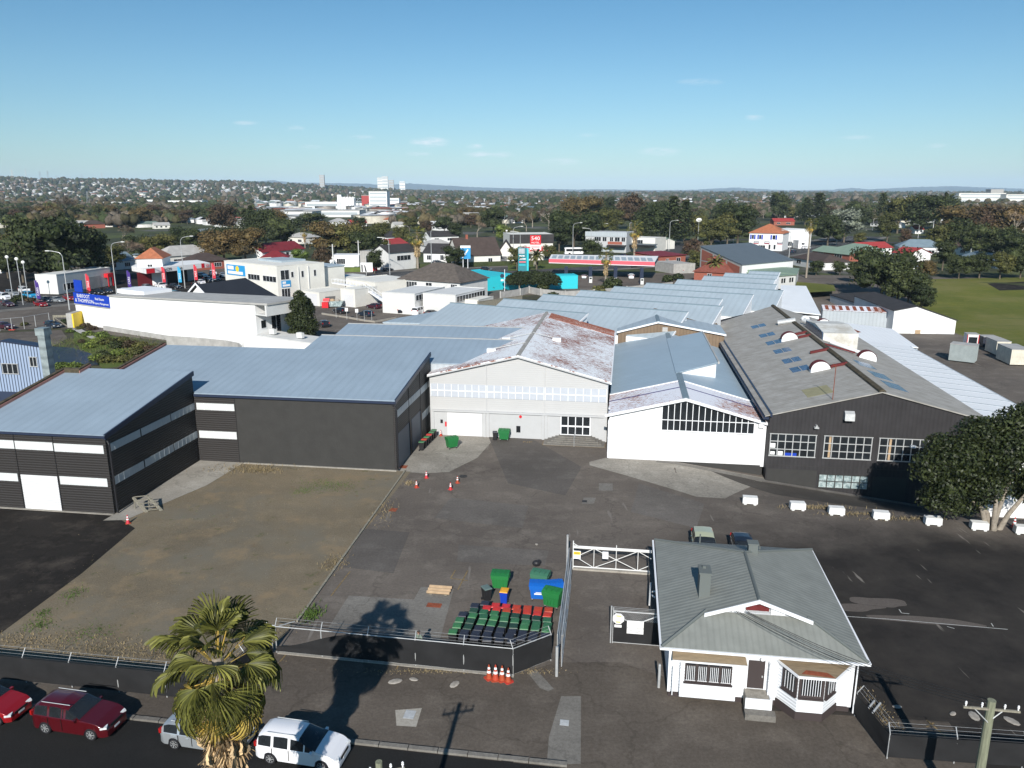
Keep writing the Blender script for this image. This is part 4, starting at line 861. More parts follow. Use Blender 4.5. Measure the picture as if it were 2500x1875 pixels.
# ================= charcoal warehouse B (centre) =================
B_ = ST('charcoal_warehouse', 'long charcoal warehouse with a broad blue-grey roof and blank front wall', 'warehouse', -57.4, 74.8)
B_.part('wall',MB().prof([(74.9,0),(89.8,0),(89.8,9.45),(74.9,7.5)],-57.4,-45.19,axis='x').prof([(74.8,0),(89.8,0),(89.8,9.45),(74.8,7.5)],-45.19,-23.0,axis='x'),M['char_clad'])
B_.part('plain_wall', MB().box(-40.5, -23.2, 74.765, 74.79, 0, 7.3), M['char_plain'])
B_.part('roof',MB().prof([(74.95,7.6),(89.9,9.5),(89.9,9.62),(74.95,7.72)],-57.2,-45.0,axis='x').prof([(74.62,7.55),(89.9,9.5),(89.9,9.62),(74.62,7.68)],-44.999,-22.9,axis='x'),M['blue_roof'])
B_.part('gutter', MB().box(-45.0, -22.9, 74.5, 74.76, 7.32, 7.58), M['navy'])
B_.part('barge_flashing', MB().prof([(74.7, 7.25), (89.9, 9.2), (89.9, 9.68), (74.7, 7.72)], -22.99, -22.84, axis='x'), M['navy'])
B_.part('parapet',MB().prof([(74.9,0),(89.9,0),(89.9,10.0),(74.9,8.1)],-57.75,-57.41,axis='x'),M['moss']); B_.part('parapet_flashing',MB().prof([(75,7.65),(89.9,9.55),(89.9,9.85),(75,7.95)],-57.40,-57.34,axis='x'),M['salmon'])
for z0, z1 in [(5.8, 6.56), (2.64, 3.45)]: band(B_, -44.95, -40.65, z0, z1, 74.8, nmul=5)
for (x0, x1) in [(75.3, 79.9), (80.05, 84.8), (85.0, 89.7)]: band(B_, x0, x1, 5.6, 6.38, -23.0, m_='glass_shade', axis='side', nmul=5)
band(B_, 85.1, 89.7, 2.4, 3.2, -23.0, m_='glass_shade', axis='side', nmul=5)
M['roller_dk'] = ribbed('slate_roller_door', (.09, .115, .15), 'Z', .16, .6, .25, .5, .05)
for(x0,x1) in[(75.5,79.9),(80.9,84.7)]:B_.part('roller_door',MB().box(-22.99,-22.96,x0,x1,.05,3.8),M['roller_dk']); B_.part('door_jamb',MB().box(-22.99,-22.85,x1,x1+.3,0,3.9),M['black'])
for q in (80.0, 84.9): B_.part('wall_joint', MB().box(-22.99, -22.95, q - .03, q + .03, 3.9, 7.9 if q < 82 else 8.4), M['black'])
B_.part('wall_joint',MB().box(-40.56,-40.50,74.75,74.79,0,7.4),M['black']); downpipe(B_,-22.8,74.7,7.4); B_.part('base_strip',MB().box(-40,-23,74.5,74.76,0,.08),M['conc'])
# ================= rear warehouse bays behind B =================
Rr = ST('rear_warehouse', 'rear warehouse of three stepped blue-grey roof bays behind the long charcoal warehouse', 'warehouse', -40.5, 89.9)
def bayS(t, u0, u1, w0, w1, zl, zh, m_='blue_roof', wm='silver'):
    t.part('wall', MB().prof([(w0, 0), (w1, 0), (w1, zh - .02), (w0, zl - .02)], u0 + .1, u1 - .1, axis='x'), M[wm])
    t.part('roof', MB().prof([(w0 - .05, zl), (w1 + .1, zh), (w1 + .1, zh + .12), (w0 - .05, zl + .12)], u0, u1, axis='x'), M[m_])
    t.part('ridge_cap', MB().box(u0, u1, w1 - .1, w1 + .14, zh + .10, zh + .17), M['roof_pale'])
bayS(Rr, -40.5, -11.7, 89.92, 99.6, 8.25, 9.5); bayS(Rr, -40.2, -11.7, 99.72, 109.2, 8.25, 9.5); bayS(Rr, -38, -11.7, 109.35, 115.5, 7.9, 8.3, 'blue_roof2')
# ================= grey gabled hall with rusting roof =================
GW = 87.7
Gy = ST('rusty_roofed_hall', 'light grey gabled hall with a rusting white iron roof and stepped glass entrance', 'hall', -22.6, GW)
prf = [(-22.55, 0), (-1.45, 0), (-1.45, 7.25), (-11.9, 9.95), (-22.55, 7.4)]
Gy.part('wall', MB().prof([prf[0], prf[1], prf[2], prf[3], prf[4]], GW, 121.0), M['grey_wall'])
Gy.part('lower_wall', MB().box(-22.5, -1.5, GW - .10, GW - .002, 0, 3.2), M['grey_plain'])
for nm, a, b in (('roof', (-22.75, 7.35), (-11.9, 10.0)), ('roof', (-11.9, 10.0), (-1.2, 7.2))):
    Gy.part(nm, MB().prof([a, b, (b[0], b[1] + .13), (a[0], a[1] + .13)], GW - .35, 121.2), M['rust_roof'])
Gy.part('roof_patch', MB().prof([(-11.2, 10.05 - .15), (-1.25, 7.36), (-1.25, 7.40), (-11.2, 9.98)], 116.6, 121.25), M['rust_patch'])
Gy.part('ridge_cap',MB().prof([(-12.15,10.08),(-11.9,10.17),(-11.65,10.08),(-11.65,10.13),(-11.9,10.23),(-12.15,10.13)],GW-.35,121.2),M['asbestos'])
for s,a,b in((1,(-22.75,7.2),(-11.9,9.85)),(2,(-11.9,9.85),(-1.2,7.05))):Gy.part('bargeboard',MB().prof([a,b,(b[0],b[1]+.16),(a[0],a[1]+.16)],GW-.45,GW-.36),M['grey_plain'])
M['band_win'] = mat('translucent_window_strip', (.47, .50, .55), .4, var=.05, vscale=3)
for (u0, u1) in [(-22.4, -15.75), (-15.6, -8.85), (-8.7, -1.6)]:
    o = Gy.part('window_strip', MB().box(u0, u1, GW - .06, GW - .01, 4.78, 6.35), M['band_win']); mu = MB(); n_ = 8
    for i in range(n_ + 1): q = u0 + (u1 - u0) * i / n_; mu.box(q - .03, q + .03, GW - .09, GW - .061, 4.78, 6.35)
    mu.box(u0, u1, GW - .10, GW - .091, 5.5, 5.62); Gy.part('window_frame', mu, M['trim_white'], parent=o)
for q in (-15.68, -8.77): Gy.part('wall_seam', MB().box(q - .05, q + .05, GW - .13, GW - .005, 3.2, 8.9 if q < -10 else 9.1), M['grey_plain'])
for q in (-22.2, -15.9, -15.5, -8.9, -8.55, -1.75): Gy.part('pilaster', MB().box(q - .14, q + .14, GW - .24, GW - .101, 0, 3.0), M['grey_plain'])
Gy.part('lintel_band', MB().box(-22.3, -1.6, GW - .30, GW - .105, 3.0, 3.2), M['grey_plain'])
Gy.part('roller_door',MB().box(-20.45,-16.25,GW-.16,GW-.105,.03,2.85),M['roller']); Gy.part('grey_door_panel',MB().box(-15.3,-9.1,GW-.15,GW-.105,.03,2.9),M['grey_plain'])
sd_=Gy.part('side_door',MB().box(-21.7,-20.8,GW-.14,GW-.105,.03,2.2),M['grey_plain']); Gy.part('door_window',MB().box(-21.3,-21.0,GW-.16,GW-.141,1.5,1.95),M['black'],parent=sd_)
Gy.part('wall_window',MB().box(-12.1,-11.6,GW-.18,GW-.155,.75,1.55),M['glass']); Gy.part('fire_bell',xf(MB().lathe([(.18,0),(.16,.08)],n=14),Matrix.Translation((-11.6,GW-.16,2.7))@Matrix.Rotation(math.pi/2,4,'X')),M['red_paint'])
Gy.part('notice', MB().box(-20.75, -20.55, GW - .14, GW - .125, 1.1, 1.7), M['red_paint'])
en = Gy.part('entrance_glazing', MB().box(-6.8, -3.4, GW - .14, GW - .105, .78, 2.95), M['glass']); fr = MB()
for q in (-6.8, -5.97, -5.1, -4.25, -3.4): fr.box(q - .05, q + .05, GW - .2, GW - .145, .78, 2.95)
fr.box(-6.8, -3.4, GW - .21, GW - .201, 1.72, 1.9); fr.box(-6.9, -3.3, GW - .2, GW - .145, .7, .8); Gy.part('entrance_frame', fr, M['trim_white'], parent=en)
st = MB()
for i in range(5): e_ = .42 * (i + 1); st.box(-6.6 - e_, -3.5 + e_ * .9, GW - .9 - i * .33, GW - .102 - .003 * i, 0, .72 - i * .145)
Gy.part('steps',st,M['conc_dk']); Gy.part('handrail',MB().tube((-5.1,GW-2.3,0),(-5.1,GW-2.3,1.0),.03).tube((-5.1,GW-2.3,1.0),(-5.1,GW-.7,1.7),.03).tube((-5.1,GW-.7,.7),(-5.1,GW-.7,1.7),.03),M['galv'])
for (u, w_, lb) in [(-15.3, 101, 1), (-16.2, 94.5, 1), (-8.6, 101.5, 1)]:
    zr=10.0-abs(u+11.9)*.25; Gy.part('roof_vent',MB().box(u-.55,u+.55,w_-.35,w_+.35,zr,zr+.5),M['trim_white']); Gy.part('vent_pipe',MB().tube((u,w_,zr+.45),(-11.9,w_+.6,10.2),.07),M['galv'])
Gy.part('roof_fan',MB().ball((-18.6,112.2,8.75),.6,.6,.5,10,6),M['rust']); Gy.part('side_gutter',MB().box(-1.25,-1.05,GW-.3,121,7.0,7.2),M['trim_white'])
# ================= white gabled shed =================
WW_ = 81.95
Wh = ST('white_gabled_shed', 'white weatherboard gabled shed with a long glazed window under the eaves', 'shed', -1.1, WW_)
zL, zA, zR, uA = 5.1, 7.1, 4.85, 6.9
Wh.part('wall', MB().prof([(-1.1, 0), (5.9, 0), (15.25, 0), (15.25, zR), (uA, zA), (-1.1, zL)], WW_, 121.4), M['white_clad'])
Wh.part('base_wall', MB().prof([(4.15, -.02), (4.15, -1.6), (15.3, -1.9), (15.3, -.05)], WW_ - .02, WW_ + .3), M['char_plain'])
for a, b in (((-1.25, zL - .02), (uA, zA + .03)), ((uA, zA + .03), (15.45, zR - .05))):
    f = lambda y0, y1, m_, nm: Wh.part(nm, MB().prof([a, b, (b[0], b[1] + .12), (a[0], a[1] + .12)], y0, y1), M[m_])
    f(WW_ - .4, 89.55, 'rust_light', 'front_roof'); f(89.7, 121.35, 'blue_ribs', 'roof')
    Wh.part('roof_joint', MB().prof([(a[0], a[1] + .1), (b[0], b[1] + .1), (b[0], b[1] + .2), (a[0], a[1] + .2)], 89.5, 89.78), M['trim_white'])
    M['purple_line'] = M.get('purple_line') or mat('dark_purple_gutter', (.04, .03, .14), .5)
    Wh.part('cross_gutter', MB().prof([(a[0], a[1] + .125), (b[0], b[1] + .125), (b[0], b[1] + .15), (a[0], a[1] + .15)], 86.5, 86.75), M['purple_line'])
    Wh.part('bargeboard', MB().prof([(a[0], a[1] - .18), (b[0], b[1] - .18), (b[0], b[1] + .1), (a[0], a[1] + .1)], WW_ - .5, WW_ - .42), M['trim_white'])
Wh.part('ridge_cap',MB().prof([(uA-.35,zA+.10),(uA,zA+.18),(uA+.35,zA+.10),(uA+.35,zA+.15),(uA,zA+.24),(uA-.35,zA+.15)],WW_-.4,121.3),M['roof_blue'])
# raised skylight dormer: the left slope carried on past the ridge
s1 = (zA - zL) / (uA + 1.1)
Wh.part('raised_roof', MB().slab([(uA - .4, 93.2, zA + .2), (11.8, 96.9, 8.0), (11.8, 118.6, 8.0), (uA - .4, 116, zA + .2)], .12), M['blue_ribs'])
Wh.part('raised_wall',MB().face([(uA,93.5,zA),(11.65,97.1,5.7),(11.65,97.1,7.87),(uA,93.5,zA+.06)]).face([(11.65,97.1,5.7),(11.65,118.4,5.7),(11.65,118.4,7.87),(11.65,97.1,7.87)]),M['trim_white'])
Wh.part('raised_edge', MB().prof([(11.81, 7.8), (12.0, 7.8), (12.0, 8.1), (11.81, 8.1)], 96.8, 118.7), M['roof_pale'])
gl=MB(); pts=[(4.5,3.56)]+[(14.15,3.54)]+[(14.15,5.0-.12),(uA+.05,6.78),(4.5,6.17)]; gl.prof(pts,WW_-.05,WW_-.01); go=Wh.part('glazing',gl,M['glass']); fr=MB()
for i in range(16):
    u=4.5+(14.15-4.5)*i/15; zt=(6.17+(u-4.5)*.254) if u<uA else 6.78-(u-uA)*(6.78-4.88)/(14.15-uA); fr.box(u-.035,u+.035,WW_-.11,WW_-.051,3.5,zt)
fr.box(4.45,14.2,WW_-.13,WW_-.111,4.66,4.74); fr.box(4.4,14.25,WW_-.16,WW_-.02,3.44,3.55); Wh.part('glazing_bars',fr,M['trim_white'],parent=go)
Wh.part('roller_door',MB().box(-.85,4.05,WW_-.05,WW_-.01,.05,4.2),M['roller']); Wh.part('door_head',MB().box(-.95,4.15,WW_-.12,WW_-.02,4.21,4.32),M['trim_white'])
downpipe(Wh,-1.15,WW_-.1,5.1,'trim_white',-1); Wh.part('corner_board',MB().box(15.05,15.4,WW_-.12,WW_-.01,-.1,4.9),M['trim_white']); Wh.part('rain_head',MB().box(14.6,15.1,WW_-.35,WW_-.13,4.3,4.75),M['trim_white'])
# ================= brown clad raised roof behind the white shed =================
Bn = ST('brown_clad_building', 'blue-roofed building with a brown clad gable rising behind the white shed', 'building', -.7, 121.6)
prf = [(-.7, 0), (15.5, 0), (15.5, 7.2), (5.4, 8.85), (-.7, 7.2)]
Bn.part('wall', MB().prof(prf, 121.5, 140), M['brown_clad'])
for a, b in (((-.9, 7.18), (5.4, 8.9)), ((5.4, 8.9), (15.75, 7.15))):
    Bn.part('roof',MB().prof([a,b,(b[0],b[1]+.13),(a[0],a[1]+.13)],121.2,131 if a[0]<0 else 129.5),M['blue_roof2']); Bn.part('bargeboard',MB().prof([(a[0],a[1]-.15),(b[0],b[1]-.15),(b[0],b[1]+.08),(a[0],a[1]+.08)],121.1,121.19),M['trim_white'])
Bn.part('ridge_cap',MB().prof([(5.1,8.95),(5.4,9.05),(5.7,8.95),(5.7,9.0),(5.4,9.12),(5.1,9.0)],121.2,129.5),M['roof_blue']); Bn.part('vent',MB().box(6.1,6.9,121.4,121.48,7.4,8.1),M['roof_pale'])
# ================= dark workshop =================
KW_ = 80.6
Wk = ST('dark_workshop', 'large charcoal workshop with a weathered grey gable roof and three gridded windows', 'workshop', 15.4, KW_)
Wk.part('wall', MB().prof([(15.45, -4.2), (36.6, -4.2), (36.6, 6.15), (26.1, 8.8), (15.45, 5.95)], KW_, 141), M['char_wall'])
# roof planes; the far end is cut back on the left as in the photo
Wk.part('roof', MB().slab([(14.9, KW_ - .25, 6.0), (26.1, KW_ - .25, 8.95), (26.1, 142, 8.95), (14.9, 137, 6.0)][::1], .12), M['asbestos'])
Wk.part('roof', MB().slab([(26.1, KW_ - .25, 8.95), (36.9, KW_ - .25, 6.2), (36.9, 138, 6.2), (26.1, 142, 8.95)], .12), M['asbestos'])
Wk.part('ridge_cap', MB().prof([(25.75, 8.93), (26.1, 9.06), (26.45, 8.93), (26.4, 9.08), (26.1, 9.2), (25.8, 9.08)], KW_ - .3, 142), M['moss'])
Wk.part('valley_gutter', MB().box(14.75, 15.3, KW_ - .3, 137, 5.6, 5.85).box(15.4, 15.62, KW_ - .3, 137, 5.9, 6.25), M['navy'])
def gridwin(t, u0, u1, z0, z1, nx, nz, wq, gm='glass', fm='galv', nm='window', th=.05, rows=None):
    g_ = t.part(nm, MB().box(u0, u1, wq - .03, wq - .004, z0, z1), M[gm]); f_ = MB(); e_ = th
    f_.box(u0 - e_, u1 + e_, wq - .10, wq - .031, z0 - .1, z0); f_.box(u0 - e_, u1 + e_, wq - .09, wq - .031, z1, z1 + .08)
    for i in range(nx + 1): q = u0 + (u1 - u0) * i / nx; f_.box(q - e_ / 2, q + e_ / 2, wq - .08, wq - .031, z0, z1)
    for zz in (rows or [z0 + (z1 - z0) * k_ / nz for k_ in range(1, nz)]): f_.box(u0, u1, wq - .088, wq - .0805, zz - e_ / 2, zz + e_ / 2)
    t.part('window_frame', f_, M[fm], parent=g_); return g_
for u0, u1 in [(15.65, 20.2), (21.05, 25.7), (26.45, 31.1)]: gridwin(Wk, u0, u1, 1.68, 4.0, 6, 3, KW_, th=.09, rows=[2.4, 3.25])
gridwin(Wk, 20.85, 25.75, -1.6, -.2, 6, 2, KW_, 'teal_glass', 'char_plain', 'broken_window', .09)
for (u, m_) in [(21.6, 'timber'), (27.5, 'timber')]: Wk.part('inside_post', MB().box(u - .1, u + .12, KW_ - .036, KW_ - .0305, 1.7, 3.95), M[m_])
for(u0,u1,z0,z1,m_) in[(15.7,16.2,2.5,3.0,'white'),(15.75,16.2,1.75,2.1,'white'),(16.5,17.0,1.7,2.15,'white'),(17.2,18.4,1.7,2.0,'blue_sign')]:Wk.part('goods_inside',MB().box(u0,u1,KW_-.036,KW_-.0305,z0,z1),M[m_])
Wk.part('wall_band', MB().box(15.45, 36.6, KW_ - .04, KW_ - .005, 4.15, 4.2).box(15.45, 36.6, KW_ - .04, KW_ - .005, .6, .65), M['char_plain'])
[Wk.part('lower_panel',MB().box(*q),M['char_plain']) for q in((15.6,20.6,KW_-.05,KW_-.005,-2.4,.2),(26.2,29.5,KW_-.05,KW_-.005,-3.4,-.2))]
Wk.part('wall_vent',MB().prof([(5.85-79.8+80,0)] and[(KW_-.75,5.9),(KW_-.02,5.9),(KW_-.02,6.75),(KW_-.3,6.85),(KW_-.65,6.6)],22.65,23.6,axis='x'),M['galv'])
Wk.part('wall_lamp', MB().box(19.85, 20.3, KW_ - .45, KW_ - .05, 4.85, 5.0).box(20.0, 20.15, KW_ - .4, KW_ - .02, 5.0, 5.2), M['galv'])
Wk.part('wall_lamp', MB().box(29.4, 29.9, KW_ - .35, KW_ - .11, 3.2, 3.45), M['trim_white'])
for w0 in (125.8, 119.3 - 1.4, 113.2 - 1.3, 107.5 - 1.6, 102.4 - 2.7, 97.3 - 2.6):
    a, b = 20.35, 22.4; za, zb_ = 8.95 - (26.1 - a) * .2634 + .02, 8.95 - (26.1 - b) * .2634 + .02
    M['skylight'] = M.get('skylight') or mat('blue_grey_skylight', (.075, .12, .20), .25, spec=.6, var=.5, vscale=1.5)
    o=Wk.part('skylight',MB().slab([(a,w0,za),(b,w0,zb_),(b,w0+2.4,zb_),(a,w0+2.4,za)],.05),M['skylight']); Wk.part('skylight_bar',MB().slab([((a+b)/2-.04,w0,(za+zb_)/2+.02),((a+b)/2+.04,w0,(za+zb_)/2+.03),((a+b)/2+.04,w0+2.4,(za+zb_)/2+.03),((a+b)/2-.04,w0+2.4,(za+zb_)/2+.02)],.02),M['roof_pale'],parent=o)
for (w0, w1) in ((95.5, 98.8), (89.5, 93), (84.6, 88)):
    a,b=28.1,30.1; za,zb_=8.95-(a-26.1)*.2546+.02,8.95-(b-26.1)*.2546+.02; Wk.part('skylight',MB().slab([(a,w0,za),(b,w0,zb_),(b,w1,zb_),(a,w1,za)],.05),M['skylight'])
M['yellowed'] = mat('yellowed_sheet', (.30, .28, .17), .8, var=.15, vscale=1.5)
a,b=19.7,22.3; za,zb_=8.95-(26.1-a)*.2634+.02,8.95-(26.1-b)*.2634+.02; Wk.part('yellowed_sheet',MB().slab([(a,83.6,za),(b,83.6,zb_),(b,86.8,zb_),(a,86.8,za)],.03),M['yellowed'])
Wk.part('aerial', MB().tube((21.6, KW_ + .6, 7.7), (21.6, KW_ + .6, 11.2), .035).tube((21.6, KW_ + .6, 11.2), (21.3, KW_ + .6, 11.5), .03), M['rust'])
def cowl(u, w_, s=1):
    z_ = 8.95 - abs(u - 26.1) * .26; mb = MB(); n = 12
    for i in range(n):
        t0,t1=math.pi*i/n,math.pi*(i+1)/n; mb.slab([(u+1.15*math.cos(t0),w_-.45,z_+.1+1.05*math.sin(t0)),(u+1.15*math.cos(t1),w_-.45,z_+.1+1.05*math.sin(t1)),(u+1.15*math.cos(t1),w_+.55,z_+.1+1.05*math.sin(t1)),(u+1.15*math.cos(t0),w_+.55,z_+.1+1.05*math.sin(t0))][::-1],.04)
    o=Wk.part('vent_cowl',mb,M['maroon']); fc=MB(); fc.face([(u+1.1*math.cos(math.pi*i/n),w_-.40,z_+.05+1.0*math.sin(math.pi*i/n)) for i in range(n+1)]); Wk.part('cowl_face',fc.prof([(u-1.1,z_-.4),(u+1.1,z_-.4),(u+1.1,z_+.05),(u-1.1,z_+.05)],w_-.4,w_+.3),M['trim_white'],parent=o)
for u, w_ in ((23.3, 112.6), (23.1, 93.4), (31.1, 103.2), (32.2, 131)): cowl(u, w_)
for (u0, w0, m_) in ((24.4, 114.3, 'maroon'), (24.4, 111.9, 'maroon'), (23.8, 101.8, 'maroon'), (24.2, 93.2, 'maroon')):
    Wk.part('roof_duct',MB().slab([(u0,w0,8.95-(26.1-u0)*.26+.35),(26,w0,9.25),(26,w0+.35,9.25),(u0,w0+.35,8.95-(26.1-u0)*.26+.35)],.3),M[m_]);
Wk.part('roof_duct', MB().slab([(26.3, 105.2, 9.2), (30, 104.4, 8.3), (30, 104.7, 8.3), (26.3, 105.5, 9.2)], .2), M['maroon'])
Wk.part('roof_cylinder',MB().tube((23.8,124.3,8.75),(26.3,123.8,9.3),.4,10),M['galv']); Wk.part('roof_cylinder',MB().tube((27.5,124,9.3),(30.5,122,8.3),.4,10),M['galv']); Wk.part('roof_cylinder',MB().tube((27.6,107.5,9.0),(31,105.5,8.0),.22,8),M['trim_white'])
M['grime'] = mat('grimy_white', (.72, .73, .71), .7, col2=(.45, .42, .36), vscale=.5)
xb=Wk.part('plant_box',MB().prof([(110.8,7.0),(121.5,7.0),(121.5,9.6),(116,10.1),(110.8,9.6)],27.4,32.0,axis='x'),M['grime']); Wk.part('plant_box_end',MB().box(27.3,27.39,111,121.3,8.6,9.7),M['skylight'],parent=xb)
Wk.part('roof_vent', MB().ball((29.0, 129.5, 8.6), .7, .7, .6, 10, 6), M['trim_white'])
rs = MB(); [rs.tube((u, 141, 6), (u, 141, 6.01), .01) for u in ()]
# white lean-to roofs on the right of the workshop
Ln = ST('white_lean_to', 'long low white ribbed roof running beside the right flank of the charcoal workshop', 'shed', 36.9, 88)
z0_, z1_ = 3.6, 2.4
Ln.part('wall', MB().prof([(37.1, -3.8), (48.8, -3.8), (48.8, z1_ - .15), (37.1, z0_ - .15)], 79.5, 141), M['white'])
Ln.part('roof', MB().prof([(36.95, z0_), (49.2, z1_), (49.2, z1_ + .12), (36.95, z0_ + .12)], 79.3, 141), M['white_ribs'])
rb = MB()
for i in range(16):
    w_ = 82 + i * 3.6; rb.slab([(36.95, w_, z0_ + .16), (49.2, w_, z1_ + .16), (49.2, w_ + .35, z1_ + .16), (36.95, w_ + .35, z0_ + .16)], .05)
Ln.part('roof_lap', rb, M['silver']); Ln.part('gutter', MB().box(49.2, 49.5, 79.3, 141, z1_ - .15, z1_ + .08), M['silver'])
L2 = ST('white_store', 'low white roofed store with a rust patch, beside the yard of containers', 'shed', 41, 141.2)
L2.part('wall', MB().box(38.2, 50.8, 141.4, 162, -3.8, 2.0), M['silver'])
L2.part('roof',MB().slab([(37.6,141.1,3.4),(50.8,141.1,2.3),(52.5,160.5,2.3),(38.5,163.5,3.4)],.14),M['white_roof']); L2.part('rust_patch',MB().slab([(41,154,3.25),(43.6,155,3.04),(44.2,151.8,2.99),(42,149,3.18)],.02),M['rust'])
# ================= sawtooth factory =================
def d2(a, b): return (b[0] - a[0], b[1] - a[1])
SAW={1:((1118,744),(1269,772)),2:((1229,731),(1588,759)),3:((1326,720),(1679,744)),4:((1414,711),(1764.5,731.5)),5:((1502,700),(1840.6,720.4)),6:((1579,692),(1913,711)),7:((1654,683.5),(1903,693)),8:((1719,674.8),(1902,679)),9:((1770,667.6),(1902,673)),10:((1830,662.5),(1902,667))}
ZR, ZLo = 9.5, 6.6
dv = Vector(d2(G(*SAW[3][0], ZR), G(*SAW[3][1], ZR))).normalized(); nv = Vector((-dv.y, dv.x)); O3 = Vector(G(*SAW[3][0], ZR)); SAWA = math.atan2(dv.y, dv.x)
def loc3(p, z=ZR): q = Vector(G(*p, z)) - O3; return (q.dot(dv), q.dot(nv))
Sw = T('sawtooth_factory', 'large factory of ten pale blue-grey sawtooth roofs stepping back behind the halls', 'factory', (O3.x, O3.y, 0), SAWA)
rows = {k: (loc3(a), loc3(b)) for k, (a, b) in SAW.items()}; prev = None
for k in range(1, 11):
    (a0, w_), (a1, _) = rows[k]; w_ = rows[3][0][1] + (k - 3) * 9.1 if k < 7 else w_
    pw = w_ - 9.1 if k < 8 else w_ - 8.6; a1 = a1 if k > 1 else a0 + 24
    if k == 1: a0 -= 2; pw -= 3
    if k in (2, 3): a1 += 6
    wl_ = Sw.part('bay_wall', MB().prof([(pw, -.5), (w_, -.5), (w_, ZR - .1), (pw, ZLo - .1)], a0 + .1, a1 - .15, axis='x'), M['white_roof'])
    Sw.part('roof', MB().prof([(pw + .02, ZLo), (w_ + .1, ZR), (w_ + .1, ZR + .12), (pw + .02, ZLo + .12)], a0, a1, axis='x'), M['blue_roof2'])
    Sw.part('ridge_flashing', MB().box(a0, a1, w_ - .15, w_ + .22, ZR + .05, ZR + .2), M['roof_blue'])
    Sw.part('barge', MB().prof([(pw, ZLo - .2), (w_, ZR - .2), (w_ + .1, ZR + .14), (pw, ZLo + .14)], a1 + .001, a1 + .12, axis='x'), M['trim_white'])
NR = ST('annex_roof', 'pale blue-grey annex roof with a low fence along its edge behind the rear warehouse', 'shed', -38, 116)
NR.part('roof',MB().slab([(*S(934,786,7.0),7.0),(*S(1130,792,7.0),7.0),(*S(1180,757,7),7.0),(*S(1085,757,7.0),7.0),(*S(972,776,7.0),7.0)],.2),M['blue_roof2'])
NR.part('wall', MB().prism([S(936, 786, 7.0), S(1128, 792, 7.0), S(1178, 757.5, 7), S(1087, 757.5, 7.0), S(974, 776.5, 7.0)], 0, 6.79), M['silver'])
# ramp edge and white roof beyond the sawtooth
WR = T('white_hip_roof_shed', 'shed with a bright white sheet roof behind the ridge of the charcoal workshop', 'shed', (0, 0, -3))
q = [(1908, 697), (1970, 700), (1999, 765), (1910, 755)]
WR.off = (0, 0, -3); zz = 5.5
WR.part('roof',MB().slab([(*G(1905,757,zz),zz),(*G(2004,768,zz-1.2),zz-1.2),(*G(1968,698,zz-.6),zz-.6),(*G(1906,696,zz),zz)],.15),M['white_roof'])
WR.part('wall', MB().prism([G(1908, 756, zz), G(2000, 767, zz - 1.2), G(1966, 699, zz - .6), G(1908, 697, zz)], -3.3, zz - 1.5), M['white'])
# ================= white house with the grey-green roof =================
H_ = ST('white_bungalow', 'small white weatherboard bungalow with a grey-green hip roof and dark brown joinery', 'house', 3.3, 40.5)
eFL,eFR,eBL,eBR=(2.8,39.95,3.55),(13.9,39.95,3.55),(2.88,54.0,3.55),(13.98,53.95,3.55); gL,gR=(5.45,42.6,4.5),(11.2,42.6,4.5); aF,aB=(8.35,42.25,5.58),(8.42,48.5,5.58)
H_.part('wall', MB().box(3.3, 13.35, 40.5, 53.4, .35, 3.5), M['house_wall']); H_.part('plinth', MB().box(3.32, 13.33, 40.52, 53.35, 0, .36), M['trim_brown'])
R1_=H_.part('roof',MB().slab([eFL,gL,(5.4,42.25,4.5),aF,aB,eBL],.08),M['house_roof_y']); H_.part('roof',MB().slab([eFR,eBR,aB,aF,(11.25,42.25,4.5),gR],.08),M['house_roof_y'])
H_.part('roof', MB().slab([eFL, eFR, gR, gL], .08), M['house_roof']); H_.part('roof', MB().slab([eBR, eBL, aB], .08), M['house_roof'])
caps = MB()
for a, b in ((aF, aB), (eFL, gL), (eFR, gR), (aB, eBL), (aB, eBR)): caps.tube((a[0], a[1], a[2] + .02), (b[0], b[1], b[2] + .02), .10, 6)
H_.part('ridge_cap', caps, M['house_roof_dk'])
H_.part('gable_wall',MB().slab([(5.6,42.62,4.5),(11.05,42.62,4.5),(8.35,42.62,5.5)],.05).prof([(5.6,4.45),(11.05,4.45),(8.35,5.5)],42.62,42.7),M['house_wall'])
for a,b in(((5.3,42.2,4.46),(8.35,42.2,5.56)),((8.35,42.2,5.56),(11.4,42.2,4.46))):H_.part('bargeboard',MB().prof([(a[0],a[2]-.12),(b[0],b[2]-.12),(b[0],b[2]+.1),(a[0],a[2]+.1)],42.12,42.2),M['trim_white'])
H_.part('gable_vent',MB().box(7.7,9.0,42.55,42.61,4.75,5.15),M['maroon']); H_.part('soffit_board',MB().box(6.9,7.6,42.5,42.6,4.6,4.95).box(9.1,9.9,42.5,42.6,4.6,4.95),M['trim_white'])
gt=MB(); gt.box(2.7,14.0,39.83,39.95,3.40,3.52); gt.box(2.68,2.8,39.9,54.0,3.42,3.52); gt.box(13.92,14.04,39.9,54.0,3.42,3.52); H_.part('gutter',gt,M['trim_white'])
H_.part('soffit', MB().box(2.85, 13.85, 40.0, 40.49, 3.36, 3.40), M['trim_white'])
c1=H_.part('chimney',MB().box(5.15,5.8,44.2,45.25,4.2,6.0),M['house_roof_dk'],R1_); H_.part('chimney_pot',MB().box(5.1,5.85,44.15,45.3,6.0,6.1).tube((5.45,44.9,6.1),(5.45,44.9,6.25),.13,8),M['house_roof_dk'])
H_.part('chimney', MB().box(8.7, 9.3, 48.9, 49.5, 5.2, 5.95).box(8.64, 9.36, 48.85, 49.55, 5.95, 6.03), M['house_roof_dk'])
